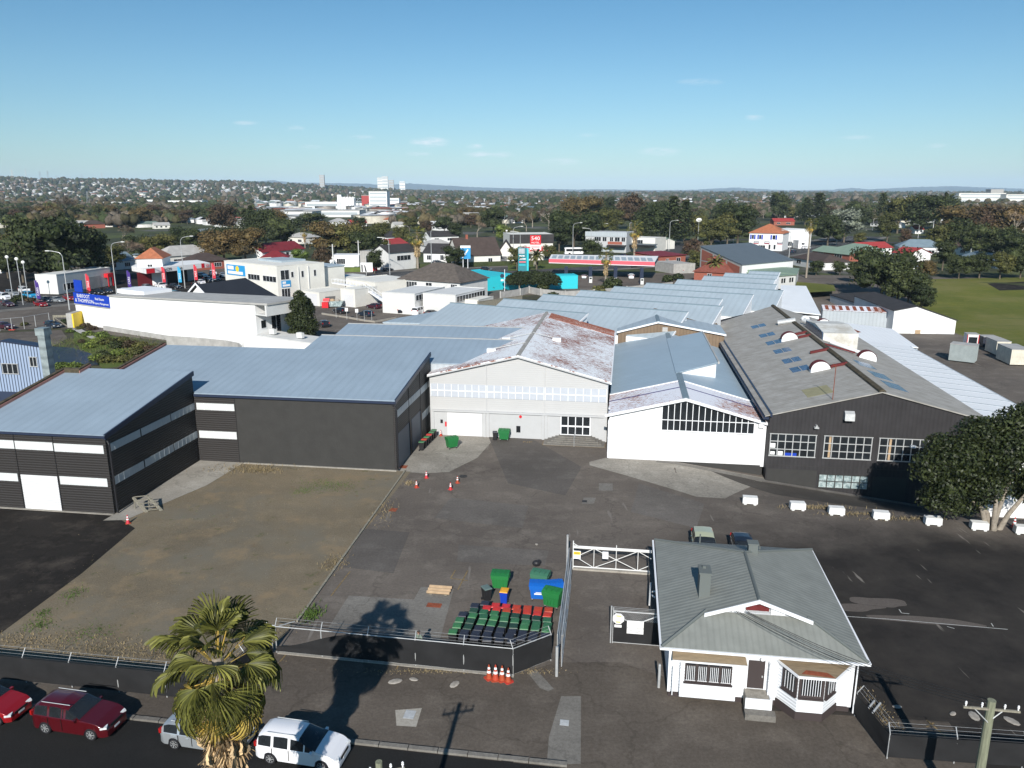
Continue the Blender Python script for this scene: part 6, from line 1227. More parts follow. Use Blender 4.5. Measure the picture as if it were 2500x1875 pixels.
# ================= person behind the fence =================
def person(x, y, label):
    me = bpy.data.meshes.new('person'); bm = bmesh.new(); P = {}
    J={'pel':(0,0,.95,.15),'waist':(0,0,1.12,.135),'chest':(0,0,1.32,.165),'neckb':(0,0,1.47,.085),'neck':(0,-.01,1.53,.055),'head':(0,-.03,1.64,.092),'crown':(0,-.02,1.72,.075)}
    for s, n_ in ((1, 'l'), (-1, 'r')):
        J.update({n_+'sh':(s*.17,0,1.41,.07),n_+'sh2':(s*.21,0,1.36,.06),n_+'el':(s*.26,.02,1.10,.042),n_+'wr':(s*.20,-.20,1.0,.028),n_+'hip':(s*.095,0,.88,.10),n_+'kn':(s*.11,-.02,.50,.065),n_+'an':(s*.12,.02,.09,.045),n_+'toe':(s*.13,-.17,.035,.035)})
    E = [('pel', 'waist'), ('waist', 'chest'), ('chest', 'neckb'), ('neckb', 'neck'), ('neck', 'head'), ('head', 'crown')]
    for n_ in 'lr':E+=[('chest',n_+'sh'),(n_+'sh',n_+'sh2'),(n_+'sh2',n_+'el'),(n_+'el',n_+'wr'),('pel',n_+'hip'),(n_+'hip',n_+'kn'),(n_+'kn',n_+'an'),(n_+'an',n_+'toe')]
    for s, n_ in ((1, 'l'), (-1, 'r')):
        w_ = J[n_ + 'wr']; J[n_ + 'palm'] = (w_[0], w_[1] - .08, w_[2] - .01, .026); E.append((n_ + 'wr', n_ + 'palm'))
        for k_ in range(4):J[n_+'f%d'%k_]=(w_[0]+(k_-1.5)*.021,w_[1]-.13,w_[2]-.01,.009); J[n_+'g%d'%k_]=(w_[0]+(k_-1.5)*.024,w_[1]-.165+abs(k_-1.3)*.008,w_[2]-.03,.008); E+=[(n_+'palm',n_+'f%d'%k_),(n_+'f%d'%k_,n_+'g%d'%k_)]
        J[n_ + 't'] = (w_[0] - s * .045, w_[1] - .08, w_[2], .010); E.append((n_ + 'wr', n_ + 't'))
    for k_, v in J.items(): P[k_] = bm.verts.new(v[:3])
    for a, b in E: bm.edges.new((P[a], P[b]))
    bm.verts.index_update(); idx = {k_: v.index for k_, v in P.items()}; bm.to_mesh(me); bm.free(); o = bpy.data.objects.new('person', me); COL.objects.link(o)
    sk = o.modifiers.new('s', 'SKIN'); o.modifiers.new('d', 'SUBSURF').levels = 1
    for k_, v in J.items(): me.skin_vertices[0].data[idx[k_]].radius = (v[3], v[3] * (.8 if k_ in ('chest', 'waist', 'pel') else 1))
    me.skin_vertices[0].data[idx['pel']].use_root = True
    dg = bpy.context.evaluated_depsgraph_get(); m2 = bpy.data.meshes.new_from_object(o.evaluated_get(dg)); bpy.data.objects.remove(o)
    m2.materials.clear(); [m2.materials.append(M[k_]) for k_ in ('skin', 'shirt', 'jeans', 'black')]
    for p in m2.polygons:
        c=p.center; p.use_smooth=True; p.material_index=3 if c.z<.1 else 2 if c.z<.98 and abs(c.x)<.24 and c.y>-.13 else 1 if(c.z<1.49 and c.z>1.12) or(c.z>.95 and abs(c.x)<.17 and c.z<1.3) else 0
    b_ = link('person', m2); tag(b_, label, 'person'); b_.location = (x, y, .01); b_.rotation_euler = (0, 0, -.6)
    hr = MB().lathe_e((0, .0, 1.70), .102, .112, .085, 14, 8, 0); h = link('hair', mesh_from('hair', hr, M['hair'], smooth=True), b_)
    fc = MB(); fc.tube((0, -.115, 1.655), (0, -.138, 1.63), .014, 6, .018)
    for s in (1, -1): fc.ball((s * .035, -.112, 1.665), .012, .01, .008, 8, 5); fc.ball((s * .094, -.02, 1.64), .012, .022, .032, 8, 5)
    fc.box(-.025, .025, -.118, -.108, 1.588, 1.594); link('face_features', mesh_from('face_features', fc, M['skin'], smooth=True), b_)
M['skin']=mat('skin',(.50,.28,.19),.6); M['shirt']=mat('grey_green_shirt',(.20,.25,.20),.8); M['jeans']=mat('dark_trousers',(.03,.035,.05),.8); M['hair']=mat('dark_hair',(.05,.03,.02),.8)
person(-5.85, 43.7, 'person in a grey-green shirt standing behind the black fence left of the bins')
# big dark tree on the right
V,F=leaf_cloud(np.random.default_rng(21),[(0,0,7.2,3.6,3.2,2.6),(-3.4,-.3,6.2,2.5,2.4,2.1),(3.2,.3,7.0,2.6,2.4,2.2),(.8,0,9.0,2.4,2.2,1.9),(-2.0,.6,8.3,2.2,2.0,1.6),(-4.3,0,3.9,1.9,1.9,1.6),(2.6,-.6,4.6,1.7,1.7,1.3),(4.6,0,4.9,1.6,1.6,1.5),(-1.8,-1.0,4.2,1.9,1.7,1.4),(1.6,.4,10.4,1.2,1.1,.9),(-5.0,.8,7.3,1.4,1.4,1.1),(4.4,.6,9.0,1.4,1.4,1.2),(-3.0,1,1.9,1.8,1.6,1.4),(-5.6,.4,5.2,1.9,1.9,1.8),(-4.6,.8,2.3,1.9,1.6,1.5),(-1.2,.8,2.6,1.5,1.3,1.2),(3.2,1.2,3.0,1.8,1.5,1.5),(5.6,.6,6.8,2.0,2,2.0),(5.8,.8,4.2,1.8,1.8,1.6),(0,.8,4.8,2.2,1.6,1.6)],34000,.15,shell=(.62,1.1))
x,y,z=GT(2425,1292); bt=T('broadleaf_tree','big dark glossy evergreen tree with several pale trunks in front of the charcoal workshop','tree',(x,y,z)); link('crown',mesh_np('crown',V,F,M['leaf_near']),bt.e)
tr = MB()
for (dx, dy, hx, hz_) in ((-.9, .2, -2.4, 5.0), (-.2, -.2, -.4, 6.0), (.3, .3, 1.4, 6.5), (1.0, 0, 3.6, 5.2), (-.5, .3, -3.6, 3.6)):
    tr.tube((dx * .4, dy, -.3), (dx * 1.1, dy, 1.4), .26, 9, .2); tr.tube((dx * 1.1, dy, 1.4), (hx, dy, hz_), .2, 8, .08)
bt.part('trunk', tr, M['bark_pale'], smooth=True, ang=60)
# weeds and dry grass clumps as one uncountable cover
rg = np.random.default_rng(8); vs_, cs_ = [], []
def tuft(px_, py_, n_, sx, sy, h, c):
    x0_, y0_ = G(px_, py_)
    for _ in range(n_):
        x,y=x0_+rg.normal()*sx,y0_+rg.normal()*sy; a=rg.uniform(0,6.28); q=h*rg.uniform(.4,1.2); w_=.03; dx,dy=math.cos(a)*w_,math.sin(a)*w_; lx,ly=rg.normal(size=2)*q*.5
        vs_.extend([(x-dx,y-dy,.01),(x+dx,y+dy,.01),(x+dx*.3+lx,y+dy*.3+ly,q),(x-dx*.3+lx,y-dy*.3+ly,q)]); k_=rg.uniform(.7,1.3); cs_.extend([(c[0]*k_,c[1]*k_,c[2]*k_,1)]*4)
gr, dr_ = (.08, .13, .03), (.24, .19, .11)
for a in[(800,1185,900,1.6,.9,.07,gr),(740,1200,300,.6,.5,.06,gr),(610,1145,500,2.0,.7,.28,dr_),(640,1150,300,1.2,.4,.25,dr_),(760,1500,350,.35,.5,.25,gr),(815,1375,260,.5,.9,.18,dr_),(940,1250,250,.5,1.5,.12,dr_),(95,1525,240,.5,.5,.12,gr),(105,1497,140,.3,.3,.1,gr),(180,1450,200,.4,.6,.1,gr),(225,1545,300,1.0,.7,.08,gr),(300,1590,600,3,.6,.12,dr_),(150,1570,500,3,.6,.12,dr_),(60,1560,300,2,.5,.12,dr_),(450,1600,400,2.5,.6,.12,dr_),(1995,1240,260,1.6,.2,.3,dr_),(2085,1256,200,1.5,.2,.25,dr_),(2210,1268,200,1.6,.2,.25,dr_),(1060,1640,500,2.6,.12,.07,dr_),(1300,1640,200,.8,.2,.07,dr_),(2160,1755,300,.4,1.3,.10,dr_),(1000,1180,150,.3,.3,.15,dr_),(640,1545,250,.7,.4,.14,dr_),(250,845,1500,5,5,.5,gr),(330,860,1500,6,5,.5,(.16,.14,.06)),(220,835,800,5,3,.5,(.14,.15,.05)),(500,1350,300,5,5,.05,dr_),(300,1430,300,4,4,.05,dr_),(640,1250,300,4,4,.05,dr_),(420,1290,200,3,3,.05,gr)]:tuft(*a)
M['weeds']=tint_mat('weeds',.9,.2); V=np.array(vs_); o=link('weeds',mesh_np('weeds',V,np.arange(len(V)).reshape(-1,4),M['weeds'],colors=np.array(cs_))); tag(o,'scattered weeds and dry grass tufts on the gravel lot and along fences','weeds',kind='stuff')
# ================= middle distance =================
def HZ(px, py, W_):
    lo, hi = -20.0, 27.0
    for _ in range(50):
        m_ = (lo + hi) / 2
        if S(px, py, m_)[1] > W_: lo = m_
        else: hi = m_
    return S(px, py, lo)[0], lo
def roof_parts(t, w, d, ze, kind, rm, rh, ov=.5, y0=0.0, x0=0.0):
    a, b, c, e_ = x0 - ov, x0 + w + ov, y0 - ov, y0 + d + ov; zt = ze + rh; th = .12
    if kind == 'flat': t.part('roof', MB().box(x0 + .12, x0 + w - .12, y0 + .12, y0 + d - .12, ze - .3, ze - .12), M[rm]); return
    if kind == 'mono': t.part('roof', MB().slab([(a, c, ze + .05), (b, c, ze + .05), (b, e_, zt), (a, e_, zt)], th), M[rm]); return
    if kind == 'gx':
        ym=(c+e_)/2; t.part('roof',MB().slab([(a,c,ze),(b,c,ze),(b,ym,zt),(a,ym,zt)],th).slab([(b,e_,ze),(a,e_,ze),(a,ym,zt),(b,ym,zt)],th),M[rm])
    elif kind == 'gy':
        xm=(a+b)/2; t.part('roof',MB().slab([(a,c,ze),(xm,c,zt),(xm,e_,zt),(a,e_,ze)],th).slab([(b,c,ze),(b,e_,ze),(xm,e_,zt),(xm,c,zt)],th),M[rm])
    else:
        if w>=d:k_=(e_-c)/2; p,q=(a+k_*.95,(c+e_)/2,zt),(b-k_*.95,(c+e_)/2,zt); fs=[[(a,c,ze),(b,c,ze),q,p],[(b,c,ze),(b,e_,ze),q],[(b,e_,ze),(a,e_,ze),p,q],[(a,e_,ze),(a,c,ze),p]]
        else:k_=(b-a)/2; p,q=((a+b)/2,c+k_*.95,zt),((a+b)/2,e_-k_*.95,zt); fs=[[(a,c,ze),(b,c,ze),p],[(b,c,ze),(b,e_,ze),q,p],[(b,e_,ze),(a,e_,ze),q],[(a,e_,ze),(a,c,ze),p,q]]
        mb = MB(); [mb.slab(f, th) for f in fs]; t.part('roof', mb, M[rm])
def wall_box(t, w, d, z0, ze, kind, wm, rh, x0=0.0, y0=0.0):
    mb = MB()
    if kind == 'gx': mb.prof([(y0, z0), (y0 + d, z0), (y0 + d, ze - .05), (y0 + d / 2, ze + rh - .15), (y0, ze - .05)], x0, x0 + w, axis='x')
    elif kind == 'gy': mb.prof([(x0, z0), (x0 + w, z0), (x0 + w, ze - .05), (x0 + w / 2, ze + rh - .15), (x0, ze - .05)], y0, y0 + d)
    elif kind == 'mono': mb.prof([(y0, z0), (y0 + d, z0), (y0 + d, ze + rh - .1), (y0, ze - .05)], x0, x0 + w, axis='x')
    else: mb.box(x0, x0 + w, y0, y0 + d, z0, ze - (.02 if kind == 'hip' else 0))
    return t.part('wall', mb, M[wm])
def wins(t, y, specs, side=None):      # specs: (x0, x1, z0, z1, n) on the front (y) face, or side: on x=side face
    for (a, b, z0, z1, n_) in specs:
        g_, f_ = MB(), MB(); e_ = .07
        B=(lambda m_,p,q,r,s,k0,k1:m_.box(p,q,y-k1,y-k0,r,s)) if side is None else(lambda m_,p,q,r,s,k0,k1:m_.box(side+k0,side+k1,p,q,r,s))
        B(g_, a, b, z0, z1, .01, .04); o = t.part('window', g_, M['glass'])
        for i in range(n_ + 1): q = a + (b - a) * i / n_; B(f_, q - e_ / 2, q + e_ / 2, z0, z1, .041, .07)
        B(f_, a - e_, b + e_, z0 - e_, z0, .041, .09); B(f_, a - e_, b + e_, z1, z1 + e_, .041, .09); t.part('window_frame', f_, M['trim_white'], parent=o)
def bld(name,label,cat,eL,eR,ze,depth,kind='gx',wm='white',rm='roof_charcoal',rh=2.0,zb=0.0,win=(),group=None,build=True,chim=False,base=False):
    a, b = (Vector(G(*eL, zb)), Vector(G(*eR, zb))) if base else (Vector(G(*eL, ze + zb)), Vector(G(*eR, ze + zb))); d = b - a; w = d.length
    t = T(name, label, cat, (a.x, a.y, zb), math.atan2(d.y, d.x), group); t.w = w; t.d = depth
    if build:
        wall_box(t, w, depth, -.6, ze, kind, wm, rh); roof_parts(t, w, depth, ze, kind, rm, rh)
        if kind=='flat':t.part('parapet',MB().box(-.05,w+.05,-.06,.12,ze-.02,ze+.12).box(-.05,.14,.12,depth,ze-.02,ze+.12).box(w-.14,w+.05,.12,depth,ze-.02,ze+.12),M[wm if wm!='grey_plain' else 'trim_white'])
        wins(t, 0, [(w * p, w * q, z0, z1, n_) for (p, q, z0, z1, n_) in win])
        if chim: t.part('chimney', MB().box(w * .3, w * .3 + .9, depth * .45, depth * .45 + .7, ze, ze + rh + 1.1), M['brick'])
    return t
# roads and paving
def rd(pts, wd, m_, nm, dz=.03):
    V = [Vector(p) for p in pts]; Lf, Rt = [], []
    for i,p in enumerate(V):d=(V[min(i+1,len(V)-1)]-V[max(i-1,0)]).normalized(); n_=Vector((-d.y,d.x))*wd/2; Lf.append(p+n_); Rt.append(p-n_)
    mb = MB()
    for i in range(len(V)-1):mb.face([(*Rt[i],gz(*Rt[i])+dz),(*Rt[i+1],gz(*Rt[i+1])+dz),(*Lf[i+1],gz(*Lf[i+1])+dz),(*Lf[i],gz(*Lf[i])+dz)])
    return one(nm, mb, M[m_], None, None, kind='structure')
RC = [(-230, 105), (-150, 186), (-112, 226), (-72, 253), (-30, 279), (20, 302), (70, 330), (120, 372), (170, 430), (230, 520)]
M['road_mid'] = ground_mat('main_road', (.075, .075, .076), (.06, .06, .061), (.095, .094, .092), .4, .3, 3)
rd(RC, 34, 'conc_dk', 'pavement', .035); rd(RC, 25, 'road_mid', 'main_road', .06)
def lineoff(o):
    V = [Vector(p) for p in RC]; r = []
    for i, p in enumerate(V): d = (V[min(i + 1, len(V) - 1)] - V[max(i - 1, 0)]).normalized(); r.append(p + Vector((-d.y, d.x)) * o)
    return r
mk = MB()
for o in (-6, 6, -1, 1):
    V = lineoff(o)
    for a, b in zip(V[:-1], V[1:]):
        L_ = (b - a).length; n_ = int(L_ / (8 if abs(o) > 2 else 2))
        for i in range(n_):
            p,q=a.lerp(b,i/n_),a.lerp(b,(i+(.4 if abs(o)>2 else 1))/n_); m2=(b-a).normalized(); m3=Vector((-m2.y,m2.x))*.09; mk.face([(*(p-m3),.075),(*(q-m3),.075),(*(q+m3),.075),(*(p+m3),.075)])
one('lane_line', mk, M['white_mark'], None, None, kind='structure')
rd([G(*p) for p in ((1690, 660), (1900, 640), (2010, 655), (2090, 690), (2200, 730))], 9, 'asphalt', 'driveway', .05)
rd([G(*p) for p in ((1600, 640), (1650, 600), (1780, 585), (2000, 590), (2500, 596))], 12, 'road_mid', 'side_road', .06)
patch('forecourt',PP((1330,705),(1640,690),(1660,668),(1330,672)),'asphalt',.045); patch('verge',PP((1180,682),(1240,684),(1235,673),(1175,670)),'grass',.05); patch('verge',PP((1380,672),(1500,676),(1500,667),(1380,663)),'grass',.05)
patch('verge', PP((1240, 662), (1650, 640), (1650, 628), (1240, 640)), 'grass', .085)
patch('car_park',PP((620,800),(1000,800),(1030,745),(780,745),(640,770)),'asphalt',.03); patch('car_park',PP((-80,712),(640,745),(620,676),(-80,662)),'asphalt_dark',.065)
patch('lawn', PP((1940, 716), (2040, 711), (2036, 696), (1945, 688)), 'field', .05)
def hi(p, z): x, y = G(*p, z); return (x, y, z)
def PT(*p): return [GT(*q)[:2] for q in p]
patch('playing_field', PT((2205, 684), (2540, 676), (2760, 820), (2700, 960), (2345, 845), (2330, 815), (2250, 780), (2225, 735)), 'field', .06, sub=5)
patch('concrete_pad', PT((2410, 693), (2560, 686), (2560, 706), (2440, 710)), 'asphalt_dark', .1, sub=3)
o=link('storage_yard',mesh_from('storage_yard',MB().face([hi((2190,812),-3.38),hi((2330,812),-3.38),hi((2560,905),-3.38),hi((2560,1100),-3.38),hi((2200,860),-3.38)][::-1]),M['asphalt'])); tag(o,kind='structure')
# vacant lot at the left
patch('vacant_lot',PP((-120,905),(460,905),(420,835),(250,815),(190,800),(-120,812)),'scrub_ground',.02); patch('rough_grass',PP((180,806),(300,826),(420,850),(400,885),(250,900),(215,865),(180,835)),'grass',.035); patch('asphalt_strip',PP((-60,815),(150,806),(165,826),(120,850),(-60,860)),'asphalt',.03)
one('tarpaulin',MB().slab([(*p,.25) for p in PP((120,897),(240,893),(228,868),(178,852),(118,848))],.2),M['tarp'],'black plastic tarpaulin spread over the vacant lot','tarpaulin')
one('sheet_iron',MB().slab([(*G(175,806),.3),(*G(193,803),.3),(*G(238,829),.3),(*G(222,829),.3)],.08),M['roof_pale'],'long pale metal sheet lying in the grass of the vacant lot','metal sheet')
bi = 0
for(px_,py_,k_,s_) in[(215,822,'bush_br',1.3),(250,825,'bush_br',1.5),(240,838,'bush_br',1.4),(265,842,'bush',1.6),(285,850,'bush_dk',1.6),(300,838,'bush',1.5),(320,848,'bush_ma',1.6),(345,850,'bush',1.5),(365,858,'bush_ma',1.3),(330,865,'bush',1.5),(290,868,'bush_br',1.4),(250,870,'bush_dk',1.3),(235,880,'bush_br',1.3),(265,885,'bush',1.5),(300,885,'bush',1.4),(215,850,'bush_br',1.2),(200,838,'bush_ma',.9),(150,900,'bush_br',1.3),(180,902,'bush_br',1.4),(210,800,'bush_ma',1.2),(195,806,'bush',1.0),(170,812,'bush_br',.9),(225,806,'bush_ma',1.1),(340,880,'bush_ma',1.2),(380,850,'bush',1.0),(160,790,'bush_dk',1.2),(60,795,'bush',.9),(1350,735,'bush_dk',1.4),(1325,712,'bush_dk',1.5),(1460,722,'bush',1.7),(1495,708,'bush_dk',2.2),(1630,690,'bush_dk',1.5),(1655,685,'bush_dk',1.4),(1180,700,'bush',1.8),(1200,706,'bush_ma',1.9),(1150,696,'bush',1.7),(50,735,'bush_dk',1.9),(75,738,'bush_ma',1.5),(30,742,'bush_dk',1.4)]:
    x, y, z = GT(px_, py_); kk = {'bush_br': 'yellow-green', 'bush': 'olive green', 'bush_dk': 'dark green', 'bush_ma': 'reddish brown'}[k_]
    wh='in the overgrown vacant lot at the left' if px_<420 and py_>780 else 'beside the car yard at the far left' if px_<420 else 'near the turquoise hut and concrete fence'
    o = place(PROTO[k_], (x, y, z), px_ * .7, '%s bush %s' % (kk, wh), '%s bushes %s' % (kk, wh), (s_ * .72, s_ * .72, s_ * .5) if px_ < 420 else s_)
    o['category'] = 'bush'
# striped blue building and its duct
Sb = ST('striped_shed', 'blue shed with white ribbed wall and dark windows at the far left', 'shed', -64, 88)
M['stripes'] = ribbed('blue_and_white_ribs', (.30, .38, .52), 'X', .42, .4, .86, .5, .05, duty=.45)  # blue and white ribs; base made bluer, the wall's shade put into the colour
u0, z0_ = HZ(-60, 850, 88); u1, z1_ = HZ(90, 848, 88); um, zm = HZ(5, 838, 88); _, zbt = HZ(100, 930, 88)
Sb.part('wall',MB().prof([(u0,0),(u1+.6,0),(u1+.6,z1_),(um,zm+.2),(u0,z0_)],88,89.2),M['stripes']); Sb.part('roof',MB().prof([(u0,z0_+.03),(um,zm+.25),(um,zm+.4),(u0,z0_+.2)],87.8,89.3).prof([(um,zm+.25),(u1+.9,z1_+.03),(u1+.9,z1_+.18),(um,zm+.4)],87.8,89.3),M['navy'])
for a, b in (((5, 888), (46, 912)), ((72, 872), (92, 894))):
    p, q = HZ(*a, 88), HZ(*b, 88); gridwin(Sb, p[0], q[0], q[1], p[1], 3 if a[0] < 10 else 2, 1, 88, th=.1)
Sb.part('lower_roof', MB().slab([(u0, 84, 2.2), (u1 + .8, 84, 2.2), (u1 + .8, 87.9, 3.2), (u0, 87.9, 3.2)], .15), M['navy'])
Dt = ST('metal_duct', 'tall square galvanised duct rising beside the blue striped shed', 'duct', *HZ(108, 900, 86)[:1], 86); ud, zd = HZ(104, 800, 86)
Dt.part('shaft',MB().box(ud-.48,ud+.48,85.5,86.5,0,zd-.9),M['duct'] if 'duct' in M else M.setdefault('duct',ribbed('riveted_duct',(.36,.42,.43),'Z',1.2,.3,.3,.4,.2,1.5,metal=.3))); Dt.part('cap',MB().box(ud-.62,ud+.62,85.35,86.65,zd-.9,zd),M['duct']); Dt.part('flashing',MB().box(ud-.6,ud-.49,85.6,86.4,0,3),M['navy'])
# long white real-estate building
a,b=Vector(G(266,724,7.3)),Vector(G(622,744,9.0)); d=b-a; Lw=d.length; m1=T('white_office_building','long plain white office building with a blue and yellow sign at its left end','building',(a.x,a.y,0),math.atan2(d.y,d.x))
m1.part('wall',MB().prof([(0,-.5),(Lw,-.5),(Lw,9.0),(0,7.3)],0,9),M['white']); m1.part('roof',MB().prof([(-.3,7.32),(Lw+3.5,9.15),(Lw+3.5,9.5),(-.3,7.6)],-.25,9.3),M['roof_pale']); m1.part('low_wall',MB().box(-15.5,-.01,1.2,9,-.5,4.4),M['white']); m1.part('low_roof',MB().box(-15.6,.0,1.0,9.2,4.41,4.6),M['roof_pale'])
m1.part('roof_upstand', MB().box(-1, 8.5, 2.5, 8.9, 7.7, 8.6), M['trim_white'])
sg=m1.part('sign',MB().prof([(-15.3,4.65),(.4,4.65),(-1.5,7.1),(-15.3,7.1)],.95,1.1),M['blue_sign']); m1.part('yellow_corner',MB().prof([(.6,4.7),(1.3,7.1),(-1.3,7.1)],.93,1.08),M['yellow'],parent=sg); m1.part('sign_fin',MB().box(-15.2,-12.2,1.3,1.5,7.2,9.8),M['blue_sign'],parent=sg)
for s_,x_,z_,q in(('BARFOOT',-11.4,6.1,1.1),('& THOMPSON',-11.2,5.1,1.1),('Real Estate',-5.3,6.0,.75),('Property Management',-4.9,5.1,.62)):m1.part('lettering',stand(text_mb(s_,q,.01),(x_,.92,z_)),M['reflect'],parent=sg)
m1.part('footing',MB().box(-3,Lw*.6,-.35,-.02,-.5,.9),M['concrete_w']); m1.part('canopy_fascia',MB().box(Lw+2.9,Lw+3.3,-.3,9.2,7.2,9.1).slab([(Lw,-.2,7.4),(Lw+3,-.2,7.4),(Lw+3,9,7.4),(Lw,9,7.4)],.2),M['offwhite'])
wins(m1, 0, [(1.0, 2.2, 4.6, 6.0, 1), (3.4, 5.6, 3.0, 6.6, 2)], side=Lw)
m1.part('low_wing',MB().box(Lw+.02,Lw+15,-.35,4.6,-.5,3.4),M['white']); m1.part('low_wing_roof',MB().box(Lw+.1,Lw+15.1,-.4,4.7,3.41,3.6),M['offwhite'])
for x_ in(Lw+2,Lw+9):m1.part('air_conditioner',MB().box(x_,x_+1.3,1,1.6,3.8,4.7).lathe([(.35,0),(.3,.05)],(x_+.6,1.3,4.7),10),M['offwhite'])
cw=T('curved_concrete_wall','curved unfinished concrete wall with upright steel bars behind the charcoal warehouse roof','wall',(0,0,0)); pth=[Vector(G(*p,2.9)) for p in((405,820),(450,823),(500,827),(550,832),(580,838),(594,850),(590,862))]; mb,rbm=MB(),MB()
for a,b in zip(pth[:-1],pth[1:]):n_=Vector((-(b-a).y,(b-a).x)).normalized()*.3; mb.prism([tuple(a),tuple(b),tuple(b+n_),tuple(a+n_)],0,2.9)
for a, b in zip(pth[:-1], pth[1:]):
    for i in range(7): p = a.lerp(b, i / 7); rbm.tube((p.x, p.y + .2, 2.8), (p.x + .03, p.y + .2, 4.0), .025, 4)
cw.part('wall', mb, M['concrete_w']); cw.part('reinforcing_bars', rbm, M['offwhite']);
# chain link fence and lot edge on the left
t=T('chain_link_fence','galvanised chain link fence on orange feet beside the road at the far left','fence'); pf=[G(*p) for p in((0,809),(30,806),(60,803),(88,798),(122,792))]
for p in pf: t.part('post', MB().tube((*p, 0), (*p, 2.6), .07, 6), M['galv'])
for a, b in zip(pf[:-1], pf[1:]): t.part('rail', MB().tube((*a, 2.55), (*b, 2.55), .04, 5), M['galv'])
t.part('foot', MB().box(pf[1][0] - .6, pf[1][0] + .6, pf[1][1] - .3, pf[1][1] + .3, 0, .15), M['cone'])
bw=T('concrete_bin_wall','short concrete retaining wall with a timber gate by the road, left of the blue sign','wall',(*G(165,800),0)); bw.part('wall',MB().box(0,1.2,0,4,0,3.1),M['concrete_w']); bw.part('timber_frame',MB().box(-3,-.1,.2,.4,2.2,2.7).box(-3,-2.7,.2,.4,0,2.2).slab([(-2.6,.2,2.2),(-.1,.2,.3),(-.1,.4,.3),(-2.6,.4,2.2)],.15),M['old_timber']); bw.part('yellow_edge',MB().box(1.21,1.5,0,4,0,3.0),M['yellow'])
# dark tiled gable behind the white office
dt=bld('tiled_roof_house','house with a steep charcoal tiled roof and white gable behind the white office building','house',(470,712),(655,735),5.0,14,build=False)
p = [G(485, 668, 10.5), G(598, 686, 10.5), G(660, 722, 5), G(452, 724, 5)]
xx = T('tiled_roof_house', 'steep charcoal tiled roof with a white gable behind the white office building', 'house'); bpy.data.objects.remove(dt.e)
A_0,B_0=Vector(G(481,694,9.5)),Vector(G(599,678,9.5)); dd=(B_0-A_0); xx.e.location=(A_0.x,A_0.y,0); xx.e.rotation_euler=(0,0,math.atan2(dd.y,dd.x)); w_=dd.length
xx.part('roof',MB().slab([(-.4,0,9.5),(w_,0,9.5),(w_+5,-6,4.4),(-.4,-6,4.4)][::-1],.15).slab([(-.4,0,9.5),(w_,0,9.5),(w_+5,6,4.4),(-.4,6,4.4)],.15),M['tile_dk']); xx.part('wall',MB().prof([(-5.4,0),(5.4,0),(5.4,4.5),(0,9.1),(-5.4,4.5)],.2,w_,axis='x').box(w_,w_+3.6,-5,5,0,4.3),M['white']); xx.part('gable_window',MB().prof([(-1.6,5.2),(1.6,5.2),(0,7.4)],.12,.18,axis='x'),M['glass'])
xx.part('bargeboard',MB().prof([(-6,4.35),(0,9.45),(0,9.85),(-6,4.8)],-.5,-.41,axis='x').prof([(0,9.45),(6,4.35),(6,4.8),(0,9.85)],-.5,-.41,axis='x'),M['trim_white'])
# two-storey cream building
m2=bld('cream_two_storey_building','tall two storey cream building with blue signs and a brick ramp','building',(547,637),(675,650),9.8,15,'flat','cream','blue_roof2')
w_=m2.w; sg=m2.part('sign',MB().box(1.2,10.2,-.12,-.01,6.2,9.0),M['sky_sign']); m2.part('lettering',stand(text_mb('Dulux',1.1,.01),(4.6,-.14,7.9)),M['reflect'],parent=sg) if 0 else None
sg and m2.part('logo',MB().box(1.8,4.8,-.16,-.121,7.7,8.7).box(1.8,9.2,-.16,-.121,6.5,7.3),M['reflect'],parent=sg); m2.part('logo_ball',xf(MB().lathe([(.8,0),(.8,.04)],n=16),Matrix.Translation((6.6,-.13,8.0))@Matrix.Rotation(math.pi/2,4,'X')),M['yellow'],parent=sg)
wins(m2,0,[(11.5,17,5.6,7,4),(18.5,24.5,5.6,7,4)]); wins(m2,0,[(1,3.6,6.2,8.6,2),(4.2,5,6.6,8,1),(1,3.6,.6,3.8,3),(7.4,8.2,6.4,8,1),(11.4,12.2,6.4,8,1)],side=w_)
s2_=m2.part('sign',MB().box(w_+.02,w_+.12,1.1,3.9,4.2,5.9),M['sky_sign']); m2.part('logo',MB().box(w_+.121,w_+.16,1.4,2.4,5.1,5.7).box(w_+.121,w_+.16,1.4,3.6,4.4,4.9),M['reflect'],parent=s2_); m2.part('brick_ramp',MB().box(w_+.05,w_+4,.3,5,-.2,.8),M['terra']); m2.part('air_conditioner',MB().box(w_*.72,w_*.72+1.4,-.7,-.05,2.2,3.2),M['offwhite'])
m2.part('downpipe',MB().tube((w_+.15,6.5,0),(w_+.15,6.5,9.2),.1,6).tube((w_+.15,9.6,2),(w_+.15,9.6,9.2),.14,6),M['offwhite']); m2.part('rear_wing',MB().box(w_-24,w_-1.5,15.02,23,-.2,8.2),M['cream']); m2.part('rear_roof',MB().box(w_-24.2,w_-1.3,14.9,23.2,8.21,8.5),M['blue_roof2']); m2.part('upper_roof',MB().box(6,w_-8,7,14.8,9.6,10.3),M['blue_roof2']); m2.part('balcony',MB().box(w_-8,w_-2,23.1,31,3.6,5.0),M['offwhite'])
